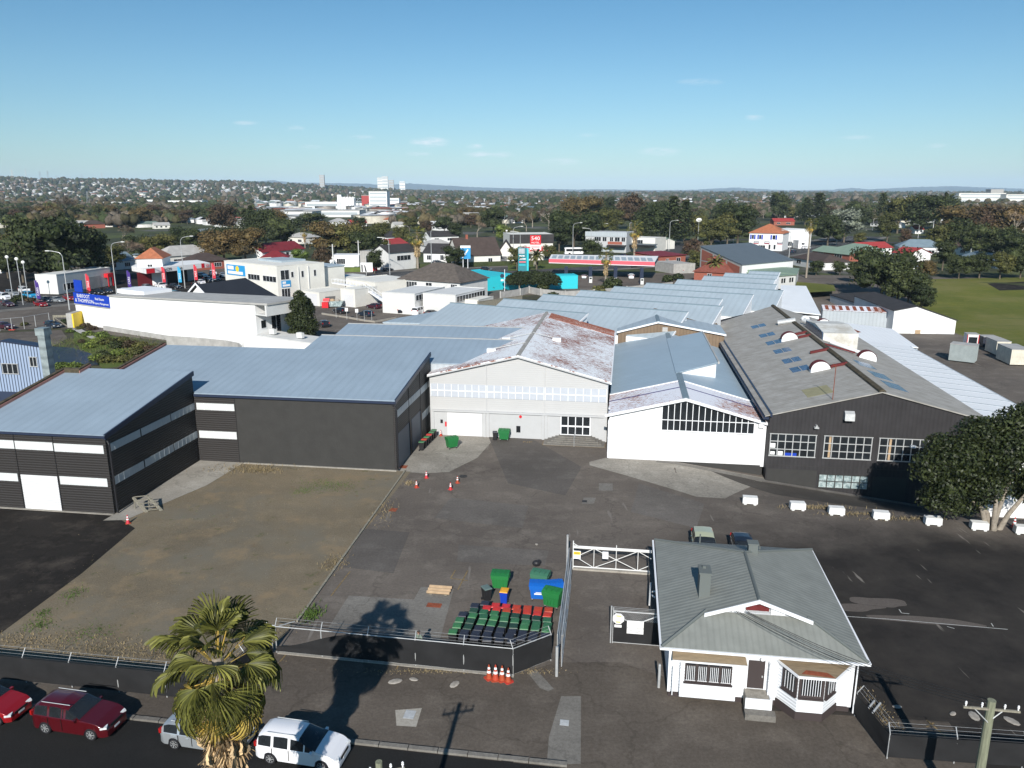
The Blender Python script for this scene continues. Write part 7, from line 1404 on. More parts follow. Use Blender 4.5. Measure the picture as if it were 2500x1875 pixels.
# white service buildings and stair
for(lb,eL,eR,ze,dp,rm) in[('low white garage with a white roller door beside the tall cream building',(733,742),(781,748),3.5,10,'offwhite'),('cream garage block with a wide white door behind the parked cars',(833,747),(868,751),4.5,8,'roof_pale'),('long flat roofed grey-white building with a pale blue roof behind the stair',(846,724),(918,736),5.0,14,'blue_roof2'),
        ('white parapet building left of three in the row above the car park',(965,756),(1014,758),4.5,8,'blue_roof2'),('low white wall link in the middle of the white row',(1014,758),(1062,761),3.4,8,'blue_roof2'),('white parapet building right of the middle in the white row',(1062,761),(1114,765),4.7,8,'blue_roof2'),('low white wall at the right end of the white row',(1114,765),(1168,769),3.5,8,'blue_roof2')]:
    q = bld('white_service_building', lb, 'building', eL, eR, ze, dp, 'flat', 'cream', rm, base=True)
    if 'roller' in lb or 'wide' in lb: q.part('roller_door', MB().box(q.w * .2, q.w * .9, -.06, -.01, 0, 3.1), M['roller'])
for(x0,lb) in(((1014,712),'pale flat roofed block with a strip of dark windows behind the white row, left one'),((1114,715),'pale flat roofed block with a strip of dark windows behind the white row, right one')):
    q=bld('clerestory_block',lb,'building',(x0[0]-2,x0[1]+6),(x0[0]+72,x0[1]-11),5.0,9,'flat','offwhite','blue_roof2'); wins(q,0,[(.5,q.w-.5,3.3,4.6,10)])
bw=bld('weathered_concrete_wall','long streaked dark concrete wall between the white row and the turquoise hut','wall',(1169,737),(1275,722),3.8,.5,'flat','old_timber','concrete_w')
stc=T('outdoor_stair','long white outdoor staircase descending to the car park beside the white row','staircase'); top_,bot=Vector((*G(885,702,4.4),4.4)),Vector((*G(966,757),0)); p0_=Vector((*G(810,690,4.6),4.6)); dd=(bot-top_); n_=Vector((-dd.y,dd.x,0)).normalized()*1.2
stc.part('flight',MB().slab([tuple(top_),tuple(bot),tuple(bot+n_),tuple(top_+n_)][::-1],.25),M['trim_white']); stc.part('landing',MB().slab([tuple(p0_),tuple(top_),tuple(top_+n_),tuple(p0_+n_)][::-1],.2),M['trim_white']); bl=MB(); upv=Vector((0,0,1.0))
for a, b in ((p0_, top_), (top_, bot)):
    for o_ in(Vector((0,0,0)),n_):bl.tube(tuple(a+upv+o_),tuple(b+upv+o_),.05,5); [bl.tube(tuple(a.lerp(b,i/10)+o_),tuple(a.lerp(b,i/10)+upv+o_),.03,4) for i in range(11)]
stc.part('balustrade', bl, M['trim_white'])
hs=bld('hip_roofed_house','house with a brown-grey shingled hip roof and pale weatherboards behind the white row','house',(975,680),(1122,690),5.2,14,'hip','offwhite','tile_grey',4.2,win=((.12,.3,2.6,4.6,4),(.45,.55,2.4,4.6,2),(.86,.96,2.6,4.6,3)))
# cars in the small car park
GP_ = 'cars in the small car park'
for(k_,c,r,f,lb) in[('hatch','black',(846,767),(815,762),'black car at the left of the small car park'),('hatch','navy',(920,776),(866,768),'dark blue hatchback nearest the kerb of the small car park'),('hatch','maroon',(935,756),(890,750),'dark maroon hatchback at the foot of the outdoor staircase'),('wagon','white',(942,752),(972,747),'white car tucked under the outdoor staircase'),('van','white',(1008,773),(1038,763),'white van at the right of the small car park'),('sedan','black',(975,768),(998,759),'black car left of the white van in the small car park'),('sedan','black',(1042,773),(1066,767),'black car right of the white van'),('hatch','black',(800,802),(780,792),'dark car in shadow right of the conical tree'),
        ('hatch', 'black', (705, 792), (735, 796), 'dark car half hidden left of the conical tree')]: park(k_, c, r, f, lb, GP_)
sk=T('skip_bin','overfull open skip of rubbish beside a red bin in the small car park','skip',(*G(815,750),0)); sk.part('tub',MB().prof([(-2,.3),(2,.3),(2.6,1.6),(-2.6,1.6)],-1,1),M['teal_glass']); [sk.part('rubbish',MB().ball((x_,0,1.7),.7,.6,.5,7,5),M[m_]) for x_,m_ in((-1.5,'white'),(-.3,'timber'),(1.0,'debris'))]
sk.part('open_lid', MB().slab([(-2.4, .9, 1.7), (.2, .9, 1.7), (.3, 1.2, 2.7), (-2.3, 1.2, 2.5)], .05), M['black'])
one('red_dumpster',MB().box(-.8,.8,-.6,.6,.1,1.5).slab([(-.8,.6,1.5),(.8,.6,1.5),(.9,.9,2.4),(-.7,.9,2.3)],.05),M['red_paint'],'red bin with its lid up left of the overfull skip','bin',loc=(*G(795,752),0))
kf=T('kerb_fence','low kerb with thin posts and small signs edging the small car park','kerb'); kp=[G(*p) for p in((785,768),(840,776),(890,785),(915,788),(968,778))]
for a, b in zip(kp[:-1], kp[1:]): kf.part('kerb', MB().slab([(*a, .4), (*b, .4), (b[0], b[1] + .5, .4), (a[0], a[1] + .5, .4)], .4), M['conc'])
for i,p in enumerate(((821,776),(847,780),(872,783),(890,785),(908,786))):q=G(*p); kf.part('post',MB().tube((*q,0),(*q,2.4),.05,5),M['galv']); (i in(1,2)) and kf.part('small_sign',MB().box(q[0]-.35,q[0]+.35,q[1]-.08,q[1]-.05,1.9,2.7),M['reflect'])
# conical tree by the small car park
V,F=leaf_cloud(np.random.default_rng(31),[(0,0,3.0,2.4,2.4,2.2),(0,0,5.5,2.5,2.5,2.4),(.2,0,8.2,1.9,1.9,2.1),(-.2,0,10.0,1.1,1.1,1.2),(1.6,-.4,4.5,1.5,1.4,1.6),(-1.7,.2,5.8,1.4,1.4,1.6),(1.2,.3,7.6,1.3,1.3,1.4),(-.9,-.6,8.4,1.1,1.1,1.3),(-1.5,-.5,3.2,1.3,1.3,1.3),(.9,-1,9.3,.8,.8,.9)],9000,.2)
tp=T('conical_tree','dense dark conical tree standing between the white office and the blue-grey roofs','tree',(*G(742,858),0)); link('crown',mesh_np('crown',V,F,M['leaf_near']),tp.e); tp.part('trunk',MB().tube((0,0,-.2),(0,0,4),.25,8,.15).tube((-.6,0,-.2),(-1.2,0,2.6),.08,6),M['bark_pale'])
# round hedge trees in front of the turquoise hut
V,F=leaf_cloud(np.random.default_rng(33),[(0,0,3.2,3.4,2.6,2.6),(4.0,0,3.4,3.6,2.6,2.7),(8.0,0,3.3,3.4,2.6,2.5),(-2.4,0,2.9,2.0,2,1.9),(10.5,0,2.8,2.0,2,1.9),(2,-.6,4.2,2,1.6,1.6),(6,-.6,4.2,2,1.6,1.6)],9000,.24)
hp=T('hedge_tree','wide rounded dark green hedge tree in front of the turquoise hut','tree',(*G(1268,711),0),-.03); link('crown',mesh_np('crown',V,F,M['leaf']),hp.e); hp.part('trunk',MB().tube((0,0,-.2),(0,0,2),.2,7).tube((7,0,-.2),(7,0,2),.2,7),M['bark_pale'])
# turquoise hut and canopy shop
th_=bld('turquoise_hut','long low turquoise hut with a pale flat roof behind the wide hedge tree','hut',(1238,676),(1411,673),3.9,6.5,'flat','turq','offwhite'); M['turq_dk']=mat('dark_turquoise_door',(.03,.20,.24),.6); th_.part('door',MB().box(th_.w+.01,th_.w+.05,2.4,3.5,0,2.4),M['turq_dk']); th_.part('door',MB().box(th_.w+.01,th_.w+.05,4.2,5.3,0,2.4),M['turq_dk'])
cs=bld('turquoise_shop','turquoise shop with a white flat roof and red lettered fascia by the main road','shop',(1098,664),(1186,676),4.2,12,'flat','turq','white'); cs.part('fascia',MB().box(cs.w*.55,cs.w*.98,-.15,-.07,3.1,3.9),M['reflect']); cs.part('red_strip',MB().box(cs.w*.62,cs.w*.88,-.18,-.151,3.35,3.65),M['pink_red'])
cf=T('concrete_fence','long curved concrete panel fence below the petrol station','fence'); pc=[G(*p) for p in((1222,730),(1270,722),(1292,716),(1320,722),(1380,728),(1450,724),(1530,716),(1590,710),(1642,704))]
for a,b in zip(pc[:-1],pc[1:]):cf.part('panel',MB().slab([(*a,1.9),(*b,1.9),(b[0],b[1]+.25,1.9),(a[0],a[1]+.25,1.9)],2.0),M['concrete_w']); cf.part('post',MB().box(a[0]-.2,a[0]+.2,a[1]-.15,a[1]+.3,0,2.1),M['concrete_w'])
patch('dry_bank', PP((1268, 745), (1330, 738), (1400, 732), (1330, 718), (1275, 722)), 'scrub_ground', .06)
# petrol station
gs=T('petrol_canopy','long petrol station canopy with a red fascia on four dark pillars','canopy'); q=[hi((1340,640),5.0),hi((1598,648),5.0),hi((1607,632),5.6),hi((1346,628),5.6)]
gs.part('roof',MB().slab([(q[0][0],q[0][1],6.05),(q[1][0],q[1][1],6.05),(q[2][0],q[2][1],6.6),(q[3][0],q[3][1],6.6)],.25),M['white']); gs.part('fascia',MB().slab([(q[0][0],q[0][1]-.1,6.1),(q[1][0],q[1][1]-.1,6.1),(q[1][0],q[1][1]+.1,6.1),(q[0][0],q[0][1]+.1,6.1)],1.2),M['pink_red'])
gs.part('fascia_edge',MB().slab([(q[0][0],q[0][1]-.2,4.9),(q[1][0],q[1][1]-.2,4.9),(q[1][0],q[1][1]+.1,4.9),(q[0][0],q[0][1]+.1,4.9)],.2),M['trim_white']); gs.part('soffit',MB().slab([(q[0][0],q[0][1]+.15,5.1),(q[1][0],q[1][1]+.15,5.1),(q[2][0],q[2][1],5.3),(q[3][0],q[3][1],5.3)],.1),M['navy'])
dx_ = (Vector(q[1]) - Vector(q[0])); dep = Vector(q[3]) - Vector(q[0])
for i in range(16):a=Vector(q[0])+dx_*((i+.35)/16.2)+dep*.18; b=a+dx_*(.72/16.2); gs.part('roof_panel',MB().slab([(a.x,a.y,6.22),(b.x,b.y,6.22),(b.x+dep.x*.62,b.y+dep.y*.62,6.58),(a.x+dep.x*.62,a.y+dep.y*.62,6.58)],.04),M['glass_shade'])
for i,p in enumerate(((1382,690),(1441,690),(1502,692),(1566,694))):x,y=G(*p); gs.part('pillar',MB().box(x-.55,x+.55,y,y+1.0,0,5.1),M['navy']); pm_=T('petrol_pump','petrol pump at the foot of canopy pillar %s from the left'%ORD[i],'petrol pump',(x,y-.9,.05),0,'petrol pumps'); pm_.part('cabinet',MB().box(-.5,.5,-.3,.3,0,1.9),M['offwhite']); pm_.part('screen',MB().box(-.35,.35,-.33,-.301,1.2,1.7),M['black'])
GP_ = 'cars around the petrol station and main road'
for(k_,c,r,f,lb) in[('suv','white',(1541,688),(1541,672),'white four wheel drive parked under the petrol canopy'),('sedan','silver',(1425,684),(1428,676),'silver car left of the white four wheel drive under the petrol canopy'),('hatch','black',(1172,660),(1204,661),'dark car driving on the main road near the turquoise shop'),('sedan','navy',(1530,628),(1506,626),'dark car on the main road behind the petrol canopy'),('hatch','white',(862,659),(892,660),'white hatchback in front of the grey boxy building'),('wagon','white',(880,656),(912,655),'white car behind the white hatchback by the grey boxy building'),('hatch','blue',(823,650),(846,650),'bright blue car on the lawn before the white flat roofed house'),
        ('suv','grey',(1058,646),(1088,645),'silver grey car behind the clipped hedge'),('sedan','black',(1152,648),(1176,646),'black car beside the hedge of the dark roofed hall'),('hatch','black',(930,586+78),(966,660),'black car in shade right of the small round tree'),('hatch','sky',(900,682),(940,684),'dark car partly hidden behind the flat roofed grey-white building'),('suv','black',(1925,605),(1945,600),'black car in front of the white hotel block'),('wagon','white',(1950,608),(1985,607),'white car right of the black car by the white hotel block'),('suv','navy',(1925,620),(1950,616),'navy car on the side road before the hotel'),('hatch','silver',(1660,670),(1670,662),'silver car beside the small brick house')]:park(k_,c,r,f,lb,GP_)
# landmark buildings along the main road
bld('red_roofed_house','white house with a dark red gable roof beyond the cream building','house',(640,616),(742,607),4.2,12,'gx','white','roof_red',3.2,win=((.55,.62,2,3.4,1),)); bld('red_roofed_garage','low dark red hip roof in front of the white red roofed house','house',(637,629),(702,628),2.6,9,'hip','white','roof_red',2.4)
bld('flat_roofed_white_house','white flat roofed house with a wide window left of the grey boxy building','house',(808,624),(876,624),4.4,11,'flat','white','roof_pale',win=((.2,.5,1.2,3.2,4),)); bld('low_white_garage','low white garage beside the white flat roofed house','garage',(786,633),(810,634),2.8,7,'flat','white','roof_pale',win=((.2,.8,.1,2.1,2),))
gb=bld('grey_boxy_building','grey concrete boxy building with a red roof edge left of the motel','building',(878,613),(962,616),6.5,10,'flat','concrete_w','roof_charcoal',win=((.18,.3,1.5,5,2),(.55,.9,.6,5.6,6))); gb.part('red_edge',MB().box(gb.w*.45,gb.w,-.2,-.06,6.0,6.9),M['roof_brightred'])
bld('dark_gabled_house','dark roofed gabled house with a stair, left of the mid-distance palm','house',(948,617),(1015,612),6.6,9,'gx','offwhite','roof_charcoal',2.6,win=((.3,.8,3.4,5.2,4),))
bld('long_dark_roofed_house','long white house with a charcoal roof right of the mid-distance palm','house',(1034,617),(1116,619),3.8,12,'gx','white','roof_charcoal',3.6,win=((.1,.25,1,2.8,3),(.5,.6,1,3,2),(.75,.85,1,3,2))); bld('house','white gabled front wing of the long dark roofed house','house',(1090,622),(1116,623),3.6,8,'gy','white','roof_charcoal',3.4,win=((.35,.65,1,3,2),))
ch_=bld('dark_roofed_hall','big steep dark roofed white hall with a brick chimney beside the motel','hall',(1120,625),(1222,622),4.2,16,'gx','cream','roof_brown',6.6,win=((.12,.2,.8,3,2),(.7,.8,.8,3,2)),chim=True); bld('hall_wing','white gable end with tall dark windows facing the pylon sign','hall',(1214,622),(1256,622),4.0,14,'gy','cream','roof_brown',5.4,win=((.18,.55,.6,3.4,5),(.72,.84,.6,3.4,1)))
mo=bld('motel','white motel with a dark upper storey band and red lettering','motel',(1246,573),(1350,572),11,18,'flat','cream','roof_pale',win=((.35,.5,.8,3.2,4),(.8,.95,.8,3.2,3)))
mo.part('dark_band',MB().box(-.3,mo.w+.3,-.35,-.08,7.4,11.1).box(mo.w+.07,mo.w+.3,-.07,18,7.4,11.1),M['roof_charcoal']); sg=mo.part('red_sign',MB().box(mo.w*.28,mo.w*.88,-.15,-.03,4.0,5.9),M['red_paint']); mo.part('lettering',stand(text_mb('540 MOTEL',1.9,.01),(mo.w*.58,-.17,4.25),bold=1.1),M['reflect'],parent=sg)
x,y=G(1307,650); sg=T('motel_sign','tall red and white motel sign on a thick post reading 540','sign',(x,y,0)); sg.part('post',MB().box(-.7,.7,0,.8,0,6),M['old_timber']); p_=sg.part('panel',MB().box(-2.1,2.1,-.2,.3,8.4,12),M['red_paint']); sg.part('lettering',stand(text_mb('540',2.1,.01),(0,-.25,10.1),bold=1.1),M['reflect'],parent=p_); sg.part('lettering',stand(text_mb('MOTEL',1.0,.01),(0,-.25,8.8)),M['reflect'],parent=p_); p2=sg.part('lower_panel',MB().box(-2,2,-.2,.3,6.3,8.35),M['reflect']); [sg.part('red_strip',MB().box(-1.7,1.7,-.24,-.201,7.7-i*.6,7.9-i*.6),M['red_paint'],parent=p2) for i in range(3)]
x,y=G(1278,662); sg=T('price_pylon','tall teal and white petrol price pylon left of the motel sign','sign',(x,y,0)); pn=sg.part('panel',MB().box(-2.0,1.2,-.3,.3,0,8.6),M['turq_dk']); sg.part('logo',MB().box(-1.8,.4,-.36,-.301,6.4,8.3),M['silver'],parent=pn); [sg.part('price_strip',MB().box(-1.6,.8 if i else.4,-.34,-.301,5.4-i*1.1,5.8-i*1.1),M[('reflect','reflect','pink_red','turq')[i]],parent=pn) for i in range(4)]; sg.part('side',MB().box(1.21,1.9,-.3,.3,0,8.4),M['turq'])
x,y=G(1141,655); sg=T('blue_billboard','blue and white billboard on two posts beside the main road','sign',(x,y,0)); [sg.part('post',MB().tube((s,0,0),(s,0,4.6),.14,6),M['trim_white']) for s in(-1.6,.2)]; pn=sg.part('panel',MB().box(-2.6,1.3,-.15,.15,3.6,8.6),M['sky_sign']); sg.part('header',MB().box(-2.6,1.3,-.2,-.151,7.7,8.6),M['reflect'],parent=pn); sg.part('white_mark',MB().prof([(-2.0,4),(-1.5,4),(.6,7),(.1,7.2)],-.2,-.152),M['reflect'],parent=pn)
x,y=G(1232,712); sg=T('petrol_sign_pole','thin white pole with a round petrol sign left of the wide hedge tree','sign',(x,y,0)); sg.part('pole',MB().tube((0,0,0),(0,0,6.5),.09,6),M['trim_white']); sg.part('disc',xf(MB().lathe([(.6,-.05),(.6,.05)],n=16),Matrix.Translation((-.7,-.1,4.6))@Matrix.Rotation(math.pi/2,4,'X')),M['navy']); sg.part('small_panel',MB().box(-1.1,-.3,-.15,-.05,3.1,3.6),M['reflect'])
x,y=G(888,690); sg=T('roof_billboard','white billboard with a dark strut behind the long flat roof','sign',(x,y,0)); pn=sg.part('panel',MB().box(-.8,3.1,-.1,.1,3.4,6.4),M['reflect']); sg.part('dark_strut',MB().prof([(-.5,3.5),(-.1,3.5),(-.1,5.8),(-.5,5.8)],-.14,-.101).prof([(.7,3.5),(1.2,3.5),(.7,5.7),(.4,5.5)],-.14,-.101),M['black'],parent=pn); sg.part('post',MB().tube((1,0,0),(1,0,3.5),.1),M['galv'])  # black shapes on the panel are shadows put in as colour
x,y=G(913,663); sg=T('small_red_sign','small red and white 540 sign at the foot of the small round tree','sign',(x,y,0)); pn=sg.part('panel',MB().box(-1.5,1.3,-.1,.1,.3,3.0),M['red_paint']); sg.part('lettering',stand(text_mb('540',1.4,.01),(-.1,-.12,1.4)),M['reflect'],parent=pn)
tb=bld('blue_grey_shops','two storey blue-grey and brick shops with dark awnings beyond the petrol station','shop building',(1430,566),(1530,568),9.5,14,'flat','grey_plain','roof_steel',win=((.22,.38,5.2,7.2,3),(.42,.52,5.2,7.2,2),(.6,.68,5.2,7.2,2),(.72,.84,5.2,7.2,2),(.88,.97,5.2,7.2,2)))
tb.part('metal_band',MB().box(-.2,tb.w+.2,-.25,-.07,7.4,9.7),M['silver']); tb.part('brick_band',MB().box(tb.w*.55,tb.w*.9,-.12,-.02,3.8,5.1),M['brick']); tb.part('awning',MB().slab([(tb.w*.55,-3,3.2),(tb.w,-3,3.2),(tb.w,0,3.6),(tb.w*.55,0,3.6)],.3),M['black']); tb.part('shopfront',MB().box(tb.w*.2,tb.w*.95,-.05,-.01,.2,2.8),M['glass_shade'])
s2=bld('corner_shops','green edged low shops with a deep dark verandah right of the blue-grey shops','shop building',(1540,580),(1600,582),6.6,14,'flat','cream','roof_green',win=((.1,.5,3.8,5.6,4),)); s2.part('verandah',MB().slab([(0,-5,3.6),(s2.w*1.1,-5,3.6),(s2.w*1.1,0,4.0),(0,0,4.0)],.3),M['roof_steel']); s2.part('fascia',MB().box(0,s2.w*1.1,-5.1,-5.01,2.6,3.6),M['black'])
bld('cream_house','cream house with a pale green roof beside the tall dark trees','house',(1585,588),(1614,590),4,10,'gx','cream','roof_green',1.8,win=((.3,.7,1.6,3,2),))
bb=bld('brick_office','low red brick office with a brown-red roof behind the petrol canopy','office',(1610,626),(1674,622),3.8,14,'mono','brick','roof_red',.8,win=((.25,.35,1,2.6,2),(.65,.8,.8,2.8,2))); bb.part('black_wall',MB().box(-14,-.1,.5,.9,0,3.4),M['black']); M['roof_rb']=mat('brown_red_roof',(.22,.07,.05),.8,var=.2)
bld('concrete_enclosure', 'pale concrete enclosure right of the petrol canopy', 'wall', (1600, 638), (1645, 645), 3.4, 9, 'flat', 'concrete_w', 'concrete_w')
# brick hall with the slate-blue roof
def polyb(name, label, cat, pts, rm, wm, zb=0.0, ins=.4, th=.25):
    t=T(name,label,cat,(0,0,0)); P=[(*G(p[0],p[1],p[2]),p[2]) for p in pts]; c=Vector((sum(p[0] for p in P)/len(P),sum(p[1] for p in P)/len(P)))
    t.e.location=(c.x,c.y,zb); t.off=(c.x,c.y,zb); t.part('roof',MB().slab(P,th),M[rm]); mb=MB(); Q=[Vector(p[:2]).lerp(c,ins/max(1,(Vector(p[:2])-c).length)) for p in P]; n=len(P)
    for i in range(n): a, b = Q[i], Q[(i + 1) % n]; mb.face([(*a, zb - .5), (*b, zb - .5), (*b, P[(i + 1) % n][2] - th), (*a, P[i][2] - th)])
    wo = t.part('wall', mb, M[wm]); t.P = P; t.Q = Q; return t
hl=polyb('brick_hall','tall hall with brick and concrete end wall, white side wall and slate blue roof','hall',[(1709,600,10.2),(1812,646,6.2),(1940,634,6.2),(1833,592,10.2)],'roof_steel','white')
a,b=hl.Q[0],hl.Q[1]; dd=(b-a).normalized(); nn=Vector((-dd.y,dd.x))*(1 if Vector((-dd.y,dd.x)).dot(Vector((-1,-1)))>0 else-1); L_=(b-a).length
def onw(f0,f1,z0,z1,z0b,z1b,o,m_,nm):p,q=a+dd*L_*f0+nn*o,a+dd*L_*f1+nn*o; p2_,q2_=p-nn*.1,q-nn*.1; hl.part(nm,MB().face([(*p,z0),(*q,z0b),(*q,z1b),(*p,z1)]).face([(*p2_,z1),(*q2_,z1b),(*q,z1b),(*p,z1)]),M[m_])
onw(0, 1, 0, 9.8, 0, 5.8, .12, 'concrete_w', 'end_frame')
for f0,f1 in((.04,.32),(.36,.64),(.68,.96)):zt=lambda f:9.2-4*f; onw(f0,f1,5.4,zt(f0),5.4 if f1<.9 else 4.9,zt(f1),.2,'brick','brick_panel') if f1<.9 else None; onw(f0,f1,.4,5.0 if f1<.9 else zt(f0),.4,5.0 if f1<.9 else zt(f1),.2,'brick','brick_panel')
sr=polyb('side_wing','low pale green roofed wing along the white side of the brick hall','building',[(1815,664,3.6),(1905,673,3.6),(1946,669,3.6),(1952,655,3.6),(1900,650,4.2),(1815,658,4.4)],'roof_green','offwhite')
q0, q1 = Vector((*sr.Q[1],)), Vector((*sr.Q[2],)); dd = (q1 - q0).normalized(); nn = Vector((dd.y, -dd.x))
for f0 in(.1,.25,.6,.75):p=q0.lerp(q1,f0)+nn*.05; q=q0.lerp(q1,f0+.1)+nn*.05; sr.part('window',MB().face([(*p,1.2),(*q,1.2),(*q,2.6),(*p,2.6)]),M['glass'])
bld('brick_cottage','small brick house with a brown-red hip roof before the brick hall','house',(1695,662),(1805,668),3.0,10,'hip','brick','roof_rb',3.4,win=((.3,.4,.8,2.4,2),(.7,.95,1,2.4,4)),chim=True)
# hotel
ho=bld('hotel','white corner hotel with a terracotta hip roof and blue shutters','hotel',(1830,568),(1912,570),8.6,16,'hip','white','tile_orange',4.2,win=((.08,.14,5.6,7.6,1),(.3,.36,5.6,7.6,1),(.7,.78,5.6,7.6,1),(.3,.5,1.0,2.6,3),(.05,.1,1,2.8,1),(.6,.66,.8,3,1),(.75,.81,.8,3,1)))
for x_,q in((.12,.3),(.42,.62),(.8,1.0)):w_=ho.w; sg=ho.part('sign',MB().box(w_*q-w_*.15,w_*q,-.2,-.05,3.5,4.5),M['navy']); ho.part('lettering_strip',MB().box(w_*(q-.14),w_*(q-.01),-.22,-.201,3.85,4.25),M['reflect'],parent=sg); ho.part('pink_strip',MB().box(w_*(q-.15),w_*q,-.2,-.05,3.3,3.49),M['pink_red'],parent=sg)
for q in (.05, .17, .27, .39, .66, .81): ho.part('shutter', MB().box(ho.w * q - .35, ho.w * q + .35, -.15, -.05, 5.5, 7.7), M['blue_sign'])
bld('hotel_block','plain white block with a pale metal roof joined right of the hotel','building',(1915,562),(1982,560),9,18,'flat','white','blue_roof2',win=((.1,.3,.8,3,3),)); bld('hotel_wing','small white wing at the right of the hotel block','building',(1950,588),(1975,588),4,8,'flat','white','blue_roof2',win=((.3,.6,2,3,2),))
# right hand sheds (on the lower ground)
zz = -3.3
polyb('dark_roofed_shed','long low shed with a black roof beside the clump of trees','shed',[(2025,718,-.3),(2135,753,-.3),(2230,748,.6),(2120,712,.6)],'roof_charcoal','silver',zz)
ws2=polyb('white_store_shed','white gable fronted store shed with two roller doors beside the playing field','shed',[(2175,752,1.6),(2228,748,2.6),(2333,776,.8),(2280,745,.8),(2200,735,1.6)],'roof_charcoal','white',zz) if 0 else None
a0,b0=Vector(G(2177,814,zz)),Vector(G(2330,816,zz)); dd=b0-a0; ws2=T('white_store_shed','white shed with a roller door beside the playing field','shed',(a0.x,a0.y,zz),math.atan2(dd.y,dd.x)); w_=dd.length
ws2.part('wall',MB().prof([(0,0),(w_,0),(w_,3.2),(w_*.35,6.3),(0,5.3)],0,26),M['white']); ws2.part('roof',MB().prof([(-.3,5.25),(w_*.35,6.35),(w_*.35,6.5),(-.3,5.4)],-.3,26).prof([(w_*.35,6.35),(w_+.3,3.15),(w_+.3,3.3),(w_*.35,6.5)],-.3,26),M['roof_charcoal']); ws2.part('roller_door',MB().box(w_*.70,w_*.93,-.06,-.01,0,3.0),M['roller']); ws2.part('canvas_door',MB().box(w_*.03,w_*.3,-.06,-.01,0,3.6),M['offwhite'])
one('crate', MB().box(0, 1.2, 0, .8, 0, .9), M['timber'], 'small wooden crate against the white shed wall', 'crate', loc=(*G(2234, 815, zz), zz))
a0,b0=Vector(G(2005,800,zz)),Vector(G(2178,808,zz)); dd=b0-a0; sv=T('silver_shed','silver sheet walled shed with a rusty roof strip behind the workshop ridge','shed',(a0.x,a0.y,zz),math.atan2(dd.y,dd.x)); w_=dd.length; sv.part('wall',MB().box(0,w_,0,5,0,4.3),M['silver']); sv.part('roof',MB().slab([(0,-.2,4.35),(w_,-.2,4.35),(w_,5,4.9),(0,5,4.9)],.1),M['rust_light'])
for i in range(9):sv.part('rusty_sheet',MB().slab([(w_*(.04+.1*i),.3,4.42),(w_*(.09+.1*i),.3,4.42),(w_*(.09+.1*i),4.6,4.87),(w_*(.04+.1*i),4.6,4.87)],.02),M['rust'])
def contn(kind, px_, py_, w, d, h, m_, rz, label):
    t=T(kind,label,kind.replace('_',' '),(*G(px_,py_,zz),zz),rz); t.part('body',MB().box(0,w,0,d,.15,h),M[m_]); t.part('roof',MB().box(-.05,w+.05,-.05,d+.05,h+.001,h+.1),M['roof_pale']); rb_=MB(); [rb_.box(w*i/12-.03,w*i/12+.03,-.04,-.001,.2,h-.1) for i in range(1,12)]; t.part('ribs',rb_,M[m_]); return t
M['cream_box'] = mat('cream_container', (.66, .62, .52), .7, var=.15); M['grey_box'] = mat('blue_grey_container', (.30, .34, .34), .7, var=.12)
k_=contn('booth',2358,850,2.2,2.4,2.9,'white',-.25,'small white booth with red edges and glass doors among the containers'); k_.part('glazing',MB().box(.3,1.9,-.05,-.005,.4,2.4),M['glass']); k_.part('red_trim',MB().box(0,.12,-.06,-.001,.15,2.9).box(2.08,2.2,-.06,-.001,.15,2.9),M['red_paint'])
k_=contn('storage_container',2378,888,3.0,4.4,3.3,'grey_box',.9,'grey-green storage container nearest the white ribbed roof'); contn('storage_container',2398,848,3.0,2.4,2.2,'plastic_dk',-.1,'low dark blue storage box between the booth and the cream containers'); contn('storage_container',2430,868,2.6,5.0,2.8,'cream_box',-.15,'cream storage container right of the grey-green one'); contn('storage_container',2465,892,3.4,6.0,3.0,'cream_box',-.15,'large cream storage container at the right edge')
# car yard
cy=bld('car_dealership','low white car dealership with roller door at the far left','building',(137,671),(268,653),5.6,7,'flat','offwhite','white'); cy.part('roller_door',MB().box(cy.w*.52,cy.w*.78,-.06,-.01,0,3.6),M['roof_pale']); wins(cy,0,[(cy.w*.1,cy.w*.28,1,2.8,3)]); cy.part('red_porch',MB().box(cy.w*.86,cy.w*.97,-1.4,-.05,2.8,4).box(cy.w*.86,cy.w*.88,-1.4,-1.2,0,2.8).box(cy.w*.95,cy.w*.97,-1.4,-1.2,0,2.8),M['red_paint'])
q=[hi(p,5) for p in((322,657),(357,664),(513,648),(482,641),(335,650))]; sr_=T('showroom','car showroom with a white lettered canopy over red and black walls','showroom'); sr_.part('canopy',MB().slab([(p[0],p[1],5.9) for p in q],.3),M['white'])
for a,b,m_ in((q[0],q[1],'white'),(q[1],q[2],'white')):sr_.part('fascia',MB().slab([(a[0],a[1]-.1,5.95),(b[0],b[1]-.1,5.95),(b[0],b[1]+.15,5.95),(a[0],a[1]+.15,5.95)],1.5),M[m_])
a, b = Vector(q[1]), Vector(q[2]); dd = (b - a); an = math.atan2(dd.y, dd.x); nn = Vector((dd.y, -dd.x, 0)).normalized() * .2
for s_,f,sz,m_ in(('CM',.33,1.3,'text_dk'),('CAR',.5,1.0,'black'),('520',.95,1.1,'red_paint')):p=a.lerp(b,f)+nn; sr_.part('lettering',stand(text_mb(s_,sz,.02),(p.x,p.y,4.75),an),M[m_])
for f0,f1,m_ in((.0,.12,'red_paint'),(.85,.90,'red_paint')):p,r_=a.lerp(b,f0)+nn*.6,a.lerp(b,f1)+nn*.6; sr_.part('red_panel',MB().slab([(p.x,p.y,5.9),(r_.x,r_.y,5.9),(r_.x,r_.y+.03,5.9),(p.x,p.y+.03,5.9)],1.4),M[m_])
bk = Vector((-dd.y, dd.x, 0)).normalized() * 5
